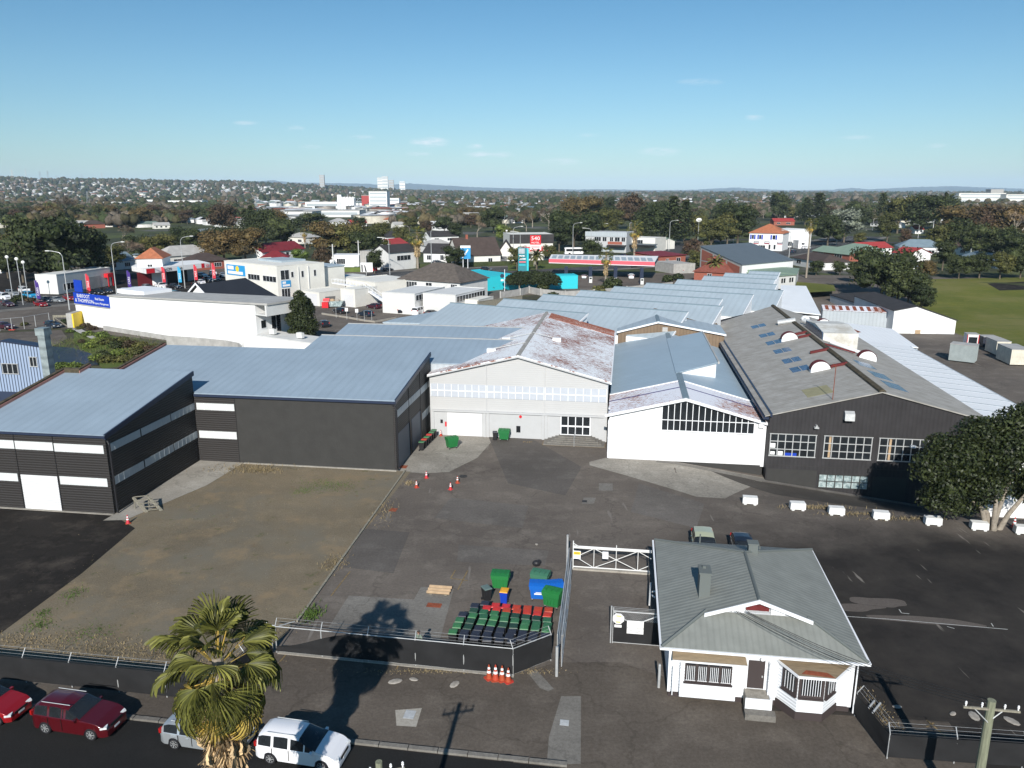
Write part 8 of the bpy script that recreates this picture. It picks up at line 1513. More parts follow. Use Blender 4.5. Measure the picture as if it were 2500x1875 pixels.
for f0,f1,m_ in((.02,.30,'roof_red'),(.31,.78,'dark'),(.785,.8,'grey_plain')):p,r_=a.lerp(b,f0)+bk,a.lerp(b,f1)+bk; sr_.part('wall',MB().slab([(p.x,p.y,4.5),(r_.x,r_.y,4.5),(r_.x,r_.y+6,4.5),(p.x,p.y+6,4.5)],4.6),M[m_])
bld('white_tower_house','white square tower with an orange tiled hip roof behind the showroom','house',(333,631),(395,630),8.5,12,'hip','white','tile_orange',3.0,win=((.4,.6,5.4,6.6,2),))
r = random.Random(7); cols_ = ['white', 'silver', 'black', 'grey', 'blue', 'red', 'white', 'navy', 'black']
lst=[(60,728,'suv','sky'),(56,745,'hatch','red'),(67,738,'sedan','silver'),(38,730,'wagon','navy'),(20,722,'van','white'),(52,716,'van','white'),(10,738,'ute','white'),(5,752,'sedan','maroon'),(84,737,'hatch','red'),(110,722,'suv','black'),(135,718,'suv','black'),(72,724,'hatch','black')]
for i,(px_,py_,k_,c) in enumerate([(72,729,'van','sky'),(100,748,'sedan','red'),(140,738,'sedan','silver'),(170,733,'hatch','red'),(115,738,'hatch','navy'),(30,722,'suv','silver'),(60,716,'van','white'),(8,732,'van','white'),(20,748,'sedan','maroon'),(215,722,'suv','black'),(240,720,'suv','black'),(262,716,'hatch','black'),(308,716,'hatch','white'),(335,712,'wagon','grey'),(362,708,'suv','silver'),(395,704,'ute','white'),(425,706,'ute','black'),(395,722,'hatch','red'),(430,722,'wagon','teal'),(492,694,'hatch','white'),(510,688,'suv','navy'),(530,686,'sedan','black'),(495,676,'wagon','white'),(520,672,'suv','white'),(545,676,'hatch','silver'),(478,702,'sedan','black'),(130,800,'hatch','navy'),(12,803,'hatch','maroon')]):
    x,y,z=GT(px_,py_); pl='in the left part of the car yard' if px_<200 else 'in front of the showroom' if px_<450 else 'right of the showroom canopy'; lc={'navy':'navy','sky':'light blue'}.get(c,c)
    if py_ > 780: pl = 'behind the chain link fence'
    o=place(carp(k_,c),(x,y,.07),(-.5 if px_<450 else-.9)+r.uniform(-.2,.2),'%s %s %s'%(lc,{'ute':'pickup truck','van':'van','suv':'four wheel drive','hatch':'hatchback','wagon':'station wagon','sedan':'saloon car'}[k_],pl),'vehicles in the car yard')
for i,(px_,py_,f,lb) in enumerate([(92,742,'purple','leftmost purple feather flag in the car yard'),(214,722,'red','red feather flag before the dealership roller door'),(314,712,'purple','purple feather flag beside the red porch'),(398,700,'red','red feather flag in front of the showroom'),(437,700,'blue','light blue feather flag under the showroom canopy'),(476,694,'red','red feather flag at the right end of the showroom'),(520,690,'red','red feather flag farthest right in the car yard')]):
    x, y, z = GT(px_, py_); place(FLAGS[f], (x, y, .07), -.2, lb, 'feather flags in the car yard', 1.45)
# street lamps
for i,(b_,t_,lb) in enumerate([((170,757),(118,613),'street lamp nearest, beside the blue and yellow sign'),((285,718),(320,591),'street lamp before the white dealership wall'),((452,704),(470,577),'street lamp before the showroom canopy'),((604,640),(610,588),'street lamp left of the red roofed house'),((952,671),(947,580),'street lamp right of the small round tree'),((1054,662),(1064,557),'street lamp right of the mid-distance palm'),((1253,645),(1270,553),'left street lamp beside the price pylon'),((1270,648),(1248,565),'right street lamp beside the price pylon, arm to the left'),((1398,628),(1420,544),'street lamp at the left of the petrol canopy'),((1442,628),(1418,557),'street lamp behind the petrol canopy palm'),
        ((1465,600),(1493,546),'street lamp above the blue-grey shops'),((1535,610),(1560,541),'tall street lamp at the corner of the shops'),((1633,612),(1650,538),'street lamp left of the dark pines'),((1790,592),(1770,562),'street lamp behind the brick hall'),((2042,598),(2050,540),'street lamp right of the hotel'),((2130,563),(2152,533),'street lamp beyond the green roofed houses'),((2241,582),(2226,547),'street lamp by the date palm'),((1925,640),(1925,562),'street lamp before the hotel block')]):
    x,y=G(*b_); v_=(t_[1]-937.5)/FPX; D=math.cos(PIT)-v_*math.sin(PIT); h_=CAMH-y/D*(math.sin(PIT)+v_*math.cos(PIT)); place(LAMP,(x,y,0),0 if t_[0]>b_[0] else math.pi,lb,'street lamps along the main road',(1.2,1.2,h_/12.1))
for(b_,t_,lb) in[((815,665),(812,596),'white power pole before the white flat roofed house'),((877,650),(876,587),'tall thin white pole at the corner of the grey boxy building'),((2275,583),(2287,535),'leaning timber power pole beside the grey roofed house')]:
    x,y=G(*b_); v_=(t_[1]-937.5)/FPX; D=math.cos(PIT)-v_*math.sin(PIT); h_=CAMH-y/D*(math.sin(PIT)+v_*math.cos(PIT)); t=T('power_pole',lb,'power pole',(x,y,0)); t.part('pole',MB().tube((0,0,0),(0,0,h_),.32 if '815' in str(b_) else.22,8,.16),M['offwhite']); t.part('crossarm',MB().box(-1.1,1.1,-.1,.1,h_-.8,h_-.6),M['old_timber'])
x,y=G(1378,622); bs=T('coach','long white coach with dark windows parked beside the motel','coach',(x,y,.05),.12); bs.part('body',MB().prof([(0,.4),(12,.4),(12,3.0),(11.6,3.3),(.3,3.3),(0,2.8)],-1.2,1.2),M['white']); bs.part('windows',MB().box(.6,11.6,-1.24,-1.201,1.6,2.7),M['glass']); bs.part('windscreen',MB().box(-.03,-.001,-1.0,1.0,1.2,2.7),M['glass'])
for q in(2.2,9):bs.part('wheel',xf(MB().lathe([(.5,-.15),(.5,.15)],n=12),Matrix.Translation((q,-1.1,.5))@Matrix.Rotation(math.pi/2,4,'X')),M['plastic_black'])
for px_,py_,tp,lb in((1703,600,541,'large white round floodlight on a pole among trees'),(1237,620,565,'white satellite dish above the motel roof'),(57,745,650,'triple white globe lamp left in the car yard'),(33,735,645,'white globe lamp at the far left edge'),(70,735,655,'single white globe lamp right of the triple one')):
    x,y=G(px_,py_); h_=(py_-tp)*math.hypot(x,y)/1900; t=T('floodlight',lb,'lamp',(x,y,0)); t.part('pole',MB().tube((0,0,0),(0,0,h_),.1,6),M['galv']); t.part('lamp_head',MB().ball((0,0,h_),1.6 if px_>1500 else.5,.3,1.1 if px_>1500 else.45,12,6),M['steel_white'],smooth=True)
# ================= trees, houses and the far suburb =================
def zone(px_, py_):
    if py_<505:return 'in the far suburb '+('at the left' if px_<560 else 'around the silos' if px_<1100 else 'in the middle' if px_<1800 else 'at the right')
    return('behind the car yard' if px_<560 else 'behind the red roofed house' if px_<860 else 'behind the dark roofed hall' if px_<1240 else 'behind the petrol station' if px_<1600 else 'around the hotel' if px_<2020 else 'above the playing field')
TD={'round':('dark green tree','leaf'),'leaf_olive':('olive green tree',0),'leaf_brown':('autumn brown tree',0),'leaf_maroon':('dull maroon tree',0),'leaf_bright':('bright green tree',0),'leaf_silver':('silver grey tree',0),'pine':('dark pine',0),'bare':('bare winter tree',0),'palm_mid':('shaggy fan palm',0),'palm_tall':('tall slim fan palm',0),'phoenix':('date palm',0)}
PH = {'pine': 16, 'pine2': 18, 'palm_mid': 11, 'palm_tall': 18.2, 'phoenix': 7.5}
def desc(k): return next(v[0] for q, v in TD.items() if k.startswith(q))
def put_tree(k, px_, py_, hpx, lb=None, wf=1.0):
    x, y, z = GT(px_, py_); h = hpx * math.hypot(x, y) / 1900; s = h / PH.get(k, 10); q = desc(k) + ' ' + zone(px_, py_ if py_ > 506 else 504)
    return place(PROTO[k], (x, y, z), px_ * 1.7, lb or q, (desc(k) + 's ' + zone(px_, py_))[:60], (s * wf, s * wf, s))
for ln_ in '''100 695 135 round0|152 700 148 round1|205 690 130 round2|58 690 95 round3|236 668 85 round0|20 680 60 leaf_olive|75 662 90 leaf_olive|5 655 70 leaf_brown|232 640 85 bare 1.6|300 650 75 bare 1.4|340 640 60 round1|280 668 60 leaf_olive|372 645 60 leaf_olive|410 640 60 leaf_olive|440 610 55 round2|470 612 50 round3|520 618 55 round0|560 610 55 round1|600 640 80 leaf_brown|548 640 75 leaf_brown 1.3|400 625 50 bare|300 600 60 bare|140 565 60 bare|152 545 75 bare|630 600 55 round2
545 570 70 leaf_maroon 1.2|618 590 84 pine|600 578 66 pine2|650 598 80 round0|690 605 70 round3|675 585 70 leaf_brown|762 562 42 round1 1.6|735 566 38 round2 1.3|745 605 45 palm_mid|790 660 60 leaf_maroon|735 650 40 leaf_bright|820 630 88 leaf_brown 1.3|850 632 80 leaf_olive 1.2|890 635 70 round1|920 632 75 leaf_olive|930 590 45 leaf_olive 1.2|880 566 34 round0 1.2|885 610 40 leaf_bright|915 668 62 round2|980 600 45 leaf_olive|1000 566 34 leaf_olive 1.2|1040 572 36 leaf_maroon 1.2|1085 570 40 round3 1.2|1110 590 45 round0|1112 654 55 round1|1165 580 50 bare|1190 640 48 round3|1205 568 60 round1|1235 560 60 bare|1250 610 50 leaf_olive|1262 660 55 leaf_olive|1310 658 42 phoenix|1342 640 40 leaf_olive
1365 615 70 round0|1400 610 95 round1 1.2|1440 600 85 round2|1470 590 75 leaf_olive|1375 590 70 round3|1420 560 80 leaf_brown 1.2|1460 555 60 round0|1500 575 60 leaf_olive|1445 635 50 round3|1540 560 90 leaf_maroon|1570 600 85 pine2|1590 590 90 round3|1615 570 80 round2|1640 600 120 pine2 1.1|1670 590 100 pine2|1700 590 60 leaf_olive|1735 615 75 leaf_olive|1720 650 70 bare|1700 660 45 leaf_olive|1690 640 60 leaf_maroon|1775 600 72 leaf_olive|1800 600 95 round0|1815 575 66 round1|1770 570 75 round2|1840 545 60 bare|1480 540 55 round0|1340 560 70 bare|1300 555 60 bare|1285 565 50 bare|1230 590 40 leaf_bright|1995 548 72 pine2 1.5|1965 548 62 pine2 1.2|2020 600 70 round1|1900 540 70 round2|2060 592 72 leaf_silver 1.1|2095 560 60 round3|2150 548 70 pine|2165 590 60 leaf_olive|2190 570 75 leaf_olive|2098 602 30 leaf_olive|2210 600 40 leaf_maroon|2250 570 78 round0 1.6|2280 560 72 round1 1.2|2310 575 55 phoenix
2350 585 72 leaf_brown 1.4|2400 595 85 leaf_maroon 1.2|2440 595 80 leaf_brown 1.2|2485 600 88 bare 1.2|2330 620 80 round2|2380 630 70 round3|2430 645 75 round0|2490 655 80 round1|2290 620 60 leaf_olive|2300 660 60 round0|2340 680 50 round1|2390 680 60 round2|2440 682 55 leaf_olive|2490 680 60 round3|2260 680 40 leaf_brown|2150 735 122 round1|2188 748 105 round2|2215 752 78 round3|2248 765 62 round0|2050 672 30 round3|1992 672 34 round1|2085 690 45 round0|2040 668 25 phoenix'''.replace('\n', '|').split('|'):
    f = ln_.split(); put_tree(f[3], float(f[0]), float(f[1]), float(f[2]), None, float(f[4]) if len(f) > 4 else 1.0)
put_tree('palm_mid',1478,698,92,'shaggy fan palm standing in front of the petrol canopy'); put_tree('palm_mid',1020,655,98,'shaggy fan palm beside the dark gabled house',1.2); put_tree('palm_mid',1548,632,90,'shaggy fan palm before the corner shops',1.1); put_tree('palm_tall',1968,678,135,'tall slim fan palm right of the brick hall')
for a in ((1730, 592, 52), (1758, 594, 60)): put_tree('palm_mid', *a, 'shaggy fan palm of the pair left of the hotel')
put_tree('phoenix',1745,686,50,'dark young palm before the brick cottage'); put_tree('phoenix',2305,535,45,'round date palm above the grey roofed house',1.2)
hg=one('clipped_hedge',MB().box(0,11,0,2.2,0,1.6),M['leaf_bright'],'clipped bright green hedge beside the bright blue car','hedge',loc=(*G(829,664),0)); one('clipped_hedge',MB().box(0,58,0,1.6,0,1.7),M['leaf'],'long dark clipped hedge along the main road before the dark roofed hall','hedge',loc=(*G(995,655),0),rz=.28)
# houses placed from the photograph
HS = [(300, 640, 455 - 110, 612 + 22, 'roof_blue'), (385, 628, 430, 622, 'roof_orange')]
for i,(x0,y0,x1,y1,ze,rk,rm,rh,wm,lb) in enumerate([(330,622,405,618,3.5,'hip','roof_blue',3.4,'offwhite','blue-grey hip roofed house behind the orange roofed tower'),(262,640,330,634,3.2,'gx','roof_blue',3,'offwhite','long pale blue-grey roof behind the dealership'),(405,626,520,618,3.8,'hip','roof_pale',3.6,'cream','cream house with a wide pale grey roof behind the showroom'),(470,640,556,634,3.2,'hip','roof_brown',2.8,'brick','dark brown roofed house right of the wide pale grey roof'),(960,600,998,596,3.4,'gx','roof_brightred',3,'white','white house with a bright red roof behind the dark gabled house'),
        (920,580,970,578,3.6,'gx','roof_charcoal',3,'white','white gabled house with a grey roof left of the mid-distance palm'),(1040,600,1110,598,3.4,'hip','roof_pale',2.6,'white','white house with a pale roof behind the long dark roofed house'),(1050,578,1120,576,3.4,'gx','roof_charcoal',3,'white','white house with a charcoal roof among trees above the hall'),
        (1985,612,2075,622,2.8,'gx','roof_green',2.2,'brick','long pale green roofed brick house right of the tall palm'),(2040,605,2110,612,3,'hip','roof_green',2.4,'white','darker green hip roofed house behind the long green roof'),(2108,606,2178,604,3.2,'gx','roof_brightred',2.4,'white','white house with a bright red roof above the clump of trees'),(2180,616,2222,620,3.2,'gx','roof_brightred',2.4,'white','small white cottage with a bright red roof beside the grey roofed house'),
        (2195,602,2305,604,3.8,'hip','roof_blue',3.2,'white','wide grey roofed white house left of the leaning pole'),(2310,602,2370,604,3.6,'gx','roof_brown',2,'cream','low brown roofed house right of the leaning pole'),(2350,624,2450,640,2.8,'gx','roof_blue',2,'white','long pale grey roofed house above the playing field fence'),(2198,652,2238,650,2.6,'gx','roof_blue',1.6,'white','small white garden shed beside the blue pool fence'),(1935,628,2010,640,3,'hip','roof_brown',2.4,'offwhite','brown hip roofed house behind the slim palm'),
        (2010,556,2060,556,3.5,'hip','roof_brightred',2.4,'white','red roofed house behind the silver grey tree'),(1890,540,1940,540,3.5,'gx','roof_brightred',2.4,'brick','red roofed house above the hotel'),(2235,560,2255,560,3,'gx','roof_brightred',2.4,'white','tiny red roofed house below the date palm'),(700,578,745,580,3.6,'hip','roof_pale',2.5,'cream','pale grey roofed house above the red roofed house'),(0,640,48,632,4,'gx','roof_charcoal',3,'offwhite','dark gabled building at the far left edge'),(210,528,268,528,4,'hip','roof_pale',3,'white','wide pale roofed white house on the left beyond the dark trees'),(168,545,212,545,4,'gx','roof_pale',2,'white','long pale roofed building at the left beyond the dark trees')]):
    bld('house', lb, 'house', (x0, y0), (x1, y1), ze, 11, rk, wm, rm, rh, gz(*G(x0, y0)), win=((.15, .3, 1, 2.4, 2), (.6, .8, 1, 2.4, 3)), group=None)
tf=T('timber_fence','pale timber fence along the top of the playing field','fence'); pf=[hi(p,-2.2) for p in((2225,686),(2300,684),(2400,676),(2500,672),(2560,672))]
for a,b in zip(pf[:-1],pf[1:]):tf.part('panel',MB().slab([(a[0],a[1],-.7),(b[0],b[1],-.7),(b[0],b[1]+.1,-.7),(a[0],a[1]+.1,-.7)],1.8),M['concrete_w'])
# prototypes for repeated suburb houses
r = random.Random(12); HP = []
for i,(rm,wm,kd) in enumerate([('roof_pale','white','hip'),('roof_pale','cream','gx'),('tile_orange','cream','hip'),('roof_brown','brick','hip'),('roof_charcoal','white','gx'),('roof_blue','white','hip'),('roof_green','offwhite','gx'),('roof_brightred','white','gx'),('roof_charcoal','offwhite','hip'),('white_roof','white','gx')]):
    t=T('house','house','house'); w_,d_=(13,9) if i%2 else(12,10); wall_box(t,w_,d_,-1,3.0,kd,wm,2.4,-w_/2,-d_/2); roof_parts(t,w_,d_,3.0,kd,rm,2.4,.5,-d_/2,-w_/2)
    mb = MB(); [mb.box(-w_ / 2 + q, -w_ / 2 + q + 1.6, -d_ / 2 - .04, -d_ / 2 - .01, 1, 2.3) for q in (1.2, 5, 9)]; t.part('front_windows', mb, M['glass'])
    HP.append((t.e,{'roof_pale':'pale grey','tile_orange':'orange tiled','roof_brown':'brown','roof_charcoal':'charcoal','roof_blue':'blue-grey','roof_green':'green','roof_brightred':'red','white_roof':'white'}[rm]))
def pxy(x,y,z=0.0):cz=y*math.cos(PIT)+(CAMH-z)*math.sin(PIT); return 1250+FPX*x/cz,937.5+FPX*((CAMH-z)*math.cos(PIT)-y*math.sin(PIT))/cz
bnd=lambda p:np.interp(p,[0,250,560,800,1050,1240,1400,1700,1850,2000,2150,2300,2500],[560,560,560,555,565,550,545,545,535,540,560,545,540])
AV = [True]
def avoid(p, q): return q > bnd(p) or (620 < p < 990 and 503 < q < 545 and AV[0]) or (400 < p < 540 and 550 < q < 582) or q < 470
def rpos(y0, y1):
    while 1:
        y = math.sqrt(r.uniform(y0 * y0, y1 * y1)); x = r.uniform(-.70, .70) * y; p, q = pxy(x, y, far_h(x, y))
        if -30 < p < 2530 and not avoid(p, q): return x, y, p, q
GA = math.radians(33)
for i in range(262):
    x, y, p, q = rpos(430, 1150); e_, c = HP[r.choice([0, 0, 0, 1, 1, 2, 3, 4, 5, 5, 6, 7, 8, 9, 9])]
    if p > 1750 and r.random() < .35: continue
    place(e_,(x,y,far_h(x,y)),GA+r.choice([0,math.pi/2,math.pi,-math.pi/2])+r.uniform(-.15,.15),'%s roofed house %s'%(c,zone(p,q)),'%s roofed houses %s'%(c,zone(p,q)),r.uniform(.85,1.25))
ks=['round0','round1','round2','round3','leaf_olive','leaf_brown','leaf_oliveb','leaf_brownb','leaf_maroon','bare','bare2','pine','pine2','leaf_maroonb']
for i in range(190):
    x, y, p, q = rpos(420, 900); k_ = r.choice(ks)
    if 560 < p < 1120 and q < 600: continue
    put_tree(k_, p, q, r.uniform(8, 15) * 1900 / y, None, r.uniform(.9, 1.3))
# everything smaller: one mesh of far trees, one of far houses
rg = np.random.default_rng(77)
def field(n, y0, y1, keep):
    y=np.sqrt(rg.uniform(y0*y0,y1*y1,n)); x=rg.uniform(-.72,.72,n)*y; z=np.array([float(far_h(a,b)) for a,b in zip(x,y)]); cz=y*math.cos(PIT)+(CAMH-z)*math.sin(PIT); p=1250+FPX*x/cz; q=937.5+FPX*((CAMH-z)*math.cos(PIT)-y*math.sin(PIT))/cz
    k_ = np.array([not avoid(a, b + 4) if b > 470 else True for a, b in zip(p, q)]) & keep(x, y, p); return x[k_], y[k_], z[k_]
nb,rgn=7,4; base=np.array([[max(math.sin(math.pi*j/rgn),.05)*math.cos(2*math.pi*i/nb),max(math.sin(math.pi*j/rgn),.05)*math.sin(2*math.pi*i/nb),-math.cos(math.pi*j/rgn)] for j in range(rgn+1) for i in range(nb)]); fb=np.array([[j*nb+i,j*nb+(i+1)%nb,(j+1)*nb+(i+1)%nb,(j+1)*nb+i] for j in range(rgn) for i in range(nb)])
pal=np.array([(.040,.052,.022),(.055,.062,.026),(.032,.042,.02),(.085,.068,.035),(.10,.08,.055),(.065,.06,.03),(.13,.11,.085),(.05,.06,.03)])
def blobs(x, y, z, sz, reps):
    n=len(x); x,y,z,sz=[np.repeat(a,reps) for a in(x,y,z,sz)]; c=np.repeat(pal[rg.integers(0,len(pal),n)]*rg.uniform(.75,1.25,(n,1)),reps,0); m=len(x); x=x+rg.normal(size=m)*sz*.32*(reps>1); y=y+rg.normal(size=m)*sz*.32*(reps>1)
    sx=(sz*rg.uniform(.32,.6,m)/(1.25 if reps>1 else 1))[:,None,None]; V=base[None]*sx*np.array([1,1,.9])*rg.uniform(.75,1.25,(m,len(base),1))+np.stack([x,y,z+sz*rg.uniform(.3,.62,m)],1)[:,None]
    F=fb[None]+(np.arange(m)*len(base))[:,None,None]; C_=np.concatenate([c,np.ones((m,1))],1); return V.reshape(-1,3),F.reshape(-1,4),np.repeat(C_,len(base),0)
parts = []
x, y, z = field(4200, 430, 1500, lambda x, y, p: (p < 640) | (p > 960) | (y > 1250)); parts.append(blobs(x, y, z, rg.uniform(6, 13, len(x)), 4))
x, y, z = field(2000, 430, 1500, lambda x, y, p: (p < 600) | (p > 1650)); parts.append(blobs(x, y, z, rg.uniform(7, 14, len(x)), 4))
x, y, z = field(10000, 1500, 6500, lambda x, y, p: p > -50); parts.append(blobs(x, y, z, rg.uniform(9, 16, len(x)) * (1 + y / 9000), 1))
V, F, C_, k = [], [], [], 0
for a, b, c in parts: V.append(a); F.append(b + k); C_.append(c); k += len(a)
M['far_tree']=tint_mat('far_foliage',.9,.45,.5); tag(link('far_trees',mesh_np('far_trees',np.concatenate(V),np.concatenate(F),M['far_tree'],False,np.concatenate(C_))),'countless small dark and brown trees spread through the far suburb','woodland',kind='stuff')
def hsl(x, y, z, w_, d_, h_, rh):
    n=len(x); a=GA+rg.integers(0,2,n)*math.pi/2+rg.normal(size=n)*.15; B=np.array([(-1,-1,0),(1,-1,0),(1,1,0),(-1,1,0),(-1,-1,1),(1,-1,1),(1,1,1),(-1,1,1),(-1.08,-1.1,1),(1.08,-1.1,1),(1.08,1.1,1),(-1.08,1.1,1),(-.7,0,2),(.7,0,2)],float)
    P=np.repeat(B[None],n,0); P[:,:,0]*=(w_/2)[:,None]; P[:,:,1]*=(d_/2)[:,None]; zz_=np.where(B[:,2]==0,-2,np.where(B[:,2]==1,0,1))[None]; P[:,:,2]=np.where(B[None,:,2]==0,-2,h_[:,None]+np.where(B[None,:,2]==2,rh[:,None],0))
    ca,sa=np.cos(a)[:,None],np.sin(a)[:,None]; X=P[:,:,0]*ca-P[:,:,1]*sa+x[:,None]; Y=P[:,:,0]*sa+P[:,:,1]*ca+y[:,None]; V=np.stack([X,Y,P[:,:,2]+z[:,None]],2)
    Fq=np.array([(0,1,5,4),(1,2,6,5),(2,3,7,6),(3,0,4,7),(8,9,13,12),(10,11,12,13),(9,10,13,13),(11,8,12,12)]); Fq[6]=(9,10,13,9); return V,Fq
wc=np.array([(.66,.65,.61),(.60,.56,.47),(.48,.48,.46),(.72,.72,.72),(.33,.30,.27)]); rc=np.array([(.45,.45,.44),(.60,.61,.62),(.33,.34,.35),(.10,.09,.09),(.30,.11,.07),(.36,.15,.09),(.17,.22,.25),(.75,.76,.77),(.20,.26,.22)])
def houses(n, y0, y1, keep, wr, hr, rhr, pw=None):
    x,y,z=field(n,y0,y1,keep); n=len(x); V,Fq=hsl(x,y,z,rg.uniform(*wr,n),rg.uniform(wr[0]*.7,wr[1]*.7,n),rg.uniform(*hr,n),rg.uniform(*rhr,n)); wcl=wc[rg.integers(0,len(wc),n)]; rcl=rc[rg.choice(len(rc),n,p=pw)]
    Cc=np.concatenate([np.repeat(wcl[:,None],8,1),np.repeat(rcl[:,None],6,1)],1); Cc=np.concatenate([Cc,np.ones((n,14,1))],2); Fq=Fq[[0,1,2,3,4,5]]; return V.reshape(-1,3),(Fq[None]+(np.arange(n)*14)[:,None,None]).reshape(-1,4),Cc.reshape(-1,4)
AV[0] = False
parts=[houses(90,700,1250,lambda x,y,p:(p>600)&(p<1000),(25,55),(5,8),(.5,1.2),np.array([.2,.35,.05,.02,.03,.02,.08,.2,.05])),houses(1250,620,1500,lambda x,y,p:(p<640)|(p>960),(11,19),(2.8,4.5),(1.8,2.8)),houses(8500,1500,6500,lambda x,y,p:p>-50,(13,26),(4,7.5),(1.8,3)),houses(1700,2400,5200,lambda x,y,p:p<760,(9,17),(3,6),(2,3)),houses(600,1300,5000,lambda x,y,p:p>900,(30,80),(6,10),(.5,1.5),np.array([.1,.3,.05,.02,.05,.03,.05,.35,.05])),houses(420,800,1500,lambda x,y,p:(p>870)&(p<1350),(14,34),(4,8),(1,2),np.array([.2,.2,.08,.05,.1,.05,.07,.2,.05]))]
V, F, C_, k = [], [], [], 0
for a, b, c in parts: V.append(a); F.append(b + k); C_.append(c); k += len(a)
M['far_house']=tint_mat('far_house_paint',.8,.2,.15); tag(link('far_houses',mesh_np('far_houses',np.concatenate(V),np.concatenate(F),M['far_house'],False,np.concatenate(C_))),'countless pale houses and roofs of the far suburb','houses',kind='stuff')
# landmarks on the skyline
def far_at(px_, py_): x, y = G(px_, py_); return x, y
x, y = far_at(846, 515); sl_ = T('silo_block', 'row of tall white grain silos in the middle distance', 'silos', (x, y, 0))
for i in range(6): sl_.part('silo', MB().lathe([(2.1, 0), (2.1, 20), (1.0, 21)], ((i - 2.5) * 4.2, 0, 0), 12), M['white'])
sl_.part('head_house', MB().box(-14, -8, 3, 9, 0, 24).box(-8, 13, 3, 9, 0, 20), M['white'])
def tower(label, px_, pyb, wpx, hpx, m_, rows=0, dpt=14, kind='building'):
    x,y=far_at(px_,pyb); s=math.hypot(x,y)/1900; t=T(kind,label,'building',(x,y,float(far_h(x,y)))); w_,h_=wpx*s,hpx*s*1.03; t.part('wall',MB().box(-w_/2,w_/2,0,dpt,-3,h_),M[m_]); t.part('roof',MB().box(-w_/2-.3,w_/2+.3,-.3,dpt+.3,h_+.01,h_+.7),M['roof_pale'])
    for i in range(rows):z_=h_*(i+.35)/rows; t.part('window_band',MB().box(-w_*.46,w_*.46,-.1,-.02,z_,z_+h_/rows*.4),M['glass_shade'])
    return t
for a in[('big white flour mill block right of the silos',924,514,42,42,'white',5,30),('white building with dark windows right of the mill',960,506,28,20,'white',2,20),('long low white building left of the silos',787,509,78,14,'white',1,30),('long flat white warehouse below the silos, left one',700,538,118,18,'white',1,40),('long flat white warehouse below the silos, right one',810,530,130,14,'offwhite',1,40),('red topped building behind the silos',893,504,18,24,'roof_brightred',0,20),('slim grey tower block on the skyline left of the silos',788,482,11,32,'concrete_w',6),('cream tower block on the skyline right of the mill',930,480,14,30,'cream',5),('tall white tower block on the skyline behind the mill',941,481,14,34,'offwhite',5),('white tower block on the skyline right of the tall white tower',983,480,13,24,'white',4),('grey tower block between the skyline towers',956,480,12,26,'concrete_w',4),
          ('long cream hospital block above the trees at the right',2395,502,96,24,'cream',4,20),('cream hospital block at the right edge',2485,503,52,22,'cream',4,20),('grey block between the hospital blocks',2430,501,26,30,'concrete_w',0,20),('colourful red shop block right of the mill',965,527,40,10,'red_paint',0,12),('dark apartment block with a red corner in the middle distance',1158,545,52,22,'grey_box',2,14),('white shop block right of the warehouses',975,520,50,10,'white',1,14),('pale shop block above the dark apartment block',1080,524,45,10,'cream',1,14),('white warehouse at the left beyond the lagoon',355,500,75,10,'white',1,30),('white factory with a tall chimney at the left',265,510,58,13,'offwhite',1,30),('white warehouse strip left of centre',450,503,80,11,'white',1,30),('white striped ventilated block above the hotel',1913,528,22,10,'offwhite',0,8)]:tower(*a)
py_t = T('power_pylon', 'pylon', 'pylon'); mb = MB(); H0 = 38.0
for sx in (1, -1):
    for sy in (1, -1): mb.tube((3 * sx, 3 * sy, 0), (.5 * sx, .5 * sy, H0), .22, 4)
for i in range(7):z0_,z1_=H0*i/7,H0*(i+1)/7; a0_,a1_=3-2.5*i/7,3-2.5*(i+1)/7; [mb.tube((s*a0_,-a0_,z0_),(-s*a1_,-a1_,z1_),.12,3) for s in(1,-1)]
py_t.part('lattice', mb, M['galv']); [py_t.part('crossarm', MB().tube((-6, 0, z_), (6, 0, z_), .25, 4), M['galv']) for z_ in (27, 32, 36.5)]
for p,q,h_ in[(38,480,24),(71,478,22),(91,484,24),(105,476,22),(124,478,20),(143,474,18),(156,472,18),(178,474,20),(205,470,28),(255,478,18),(218,513,40),(626,516,36),(1243,512,32),(1447,514,32),(2287,492,20)]:
    x,y=far_at(p,q+2); place(py_t.e,(x,y,float(far_h(x,y))),p,'lattice power pylon '+zone(p,504 if q<505 else q),'lattice power pylons across the far suburb',h_*math.hypot(x,y)/1900/H0)
for q in(((405,580),(440,566),(470,560),(535,557),(540,562),(480,568),(440,578),(425,584)),((-40,604),(25,598),(30,590),(-40,586))):o=link('lagoon_water',mesh_from('lagoon_water',MB().face([(*G(*p),.12) for p in q][::-1]),M['water'])); tag(o,kind='structure')
# distant ranges
def ridge(name, dist, prof_, m_, dep=2600, seed=1):
    rr_=np.random.default_rng(seed); P=np.array(prof_,float); xs=np.arange(P[0,0],P[-1,0],6); top=np.interp(xs,P[:,0],P[:,1])+np.cumsum(rr_.normal(size=len(xs))*.25)*.0+rr_.normal(size=len(xs))*.35; rows_=[]
    for f, s in ((0, 0), (.25, .45), (.5, .8), (.75, 1), (1.0, .75), (1.4, 0)):
        y=dist+dep*(f-.5); zt=CAMH+(468-top)/FPX*dist*1.03; jit=1+(rr_.normal(size=len(xs))*.12 if 0<s<1 else 0); rows_.append(np.stack([(xs-1250)/FPX*y*1.03,np.full(len(xs),y),np.where(s>0,zt*s*jit,-30)],1))
    V=np.concatenate(rows_); n=len(xs); F=np.array([[j*n+i,j*n+i+1,(j+1)*n+i+1,(j+1)*n+i] for j in range(5) for i in range(n-1)]); tag(link(name,mesh_np(name,V,F,M[m_],True)),kind='structure')
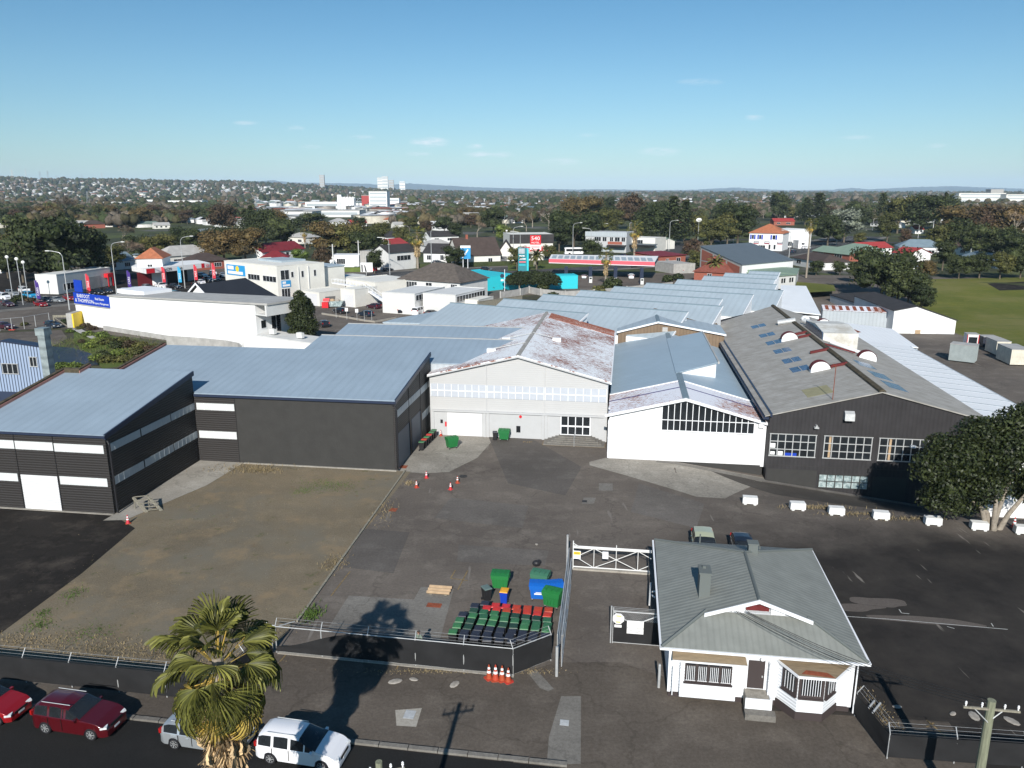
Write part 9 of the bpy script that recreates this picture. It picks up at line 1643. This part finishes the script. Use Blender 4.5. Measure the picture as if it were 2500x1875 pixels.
M['hill'] = mat('forested_hill', (.045, .058, .036), .95, var=.35, vscale=.002); M['range'] = mat('far_range', (.055, .075, .062), .95, var=.3, vscale=.0015)
ridge('hills',17000,[(560,462),(600,449),(650,444),(700,441),(740,446),(800,447),(860,448),(915,449),(960,453),(1010,448),(1060,451),(1120,455),(1180,458),(1300,461),(1400,463),(1480,462),(1560,464),(1650,464),(1760,458),(1830,462),(1900,465),(1990,463),(2030,459),(2070,462),(2120,460),(2200,456),(2270,455),(2340,458),(2420,461),(2520,459),(2600,462)],'range',4000,3)
ridge('hills',6600,[(-120,440),(-40,433),(0,430),(30,433),(60,440),(110,436),(150,441),(220,440),(300,443),(420,446),(460,440),(490,444),(560,449),(640,456),(760,463),(840,470)],'hill',1500,5)
# ---------------- haze, labels and tidy ----------------
hm=bpy.data.materials.new('haze'); hm.use_nodes=True; t=hm.node_tree; t.nodes.clear(); o_=t.nodes.new('ShaderNodeOutputMaterial'); pv=t.nodes.new('ShaderNodeVolumePrincipled')
pv.inputs['Color'].default_value=(.58,.78,1,1); pv.inputs['Density'].default_value=4.2e-5; pv.inputs['Anisotropy'].default_value=-.25; t.links.new(pv.outputs[0],o_.inputs['Volume'])
tag(link('haze', mesh_from('haze', MB().box(-27000, 27000, -6000, 27000, -60, 420), hm)), 'pale blue air haze over the whole suburb', 'haze', kind='stuff')
used = place.__defaults__[-1][0]
for r_ in list(PROTO.values())+[BLOCK,CONE,LAMP,DG,DB,DF,py_t.e]+list(BINS.values())+list(FLAGS.values())+list(CARP.values())+[h[0] for h in HP]:
    if r_.name not in used:
        for ch in list(r_.children_recursive): bpy.data.objects.remove(ch)
        bpy.data.objects.remove(r_)
bpy.context.view_layer.update(); by = {}
for o in COL.objects:
    if o.parent is None and o.get('label'): by.setdefault(o['label'], []).append(o)
OW=ORD+['thirteenth','fourteenth','fifteenth','sixteenth','seventeenth','eighteenth','nineteenth','twentieth','twenty-first','twenty-second','twenty-third','twenty-fourth','twenty-fifth','twenty-sixth','twenty-seventh','twenty-eighth','twenty-ninth','thirtieth','thirty-first','thirty-second','thirty-third','thirty-fourth','thirty-fifth','thirty-sixth','thirty-seventh','thirty-eighth','thirty-ninth','fortieth']
for lb, os_ in by.items():
    if len(os_) > 1:
        os_.sort(key=lambda o: o.matrix_world.translation.x / max(o.matrix_world.translation.y, 1))
        for i, o in enumerate(os_):
            if i < len(OW): o['label'] = '%s, %s from the left' % (lb, OW[i])
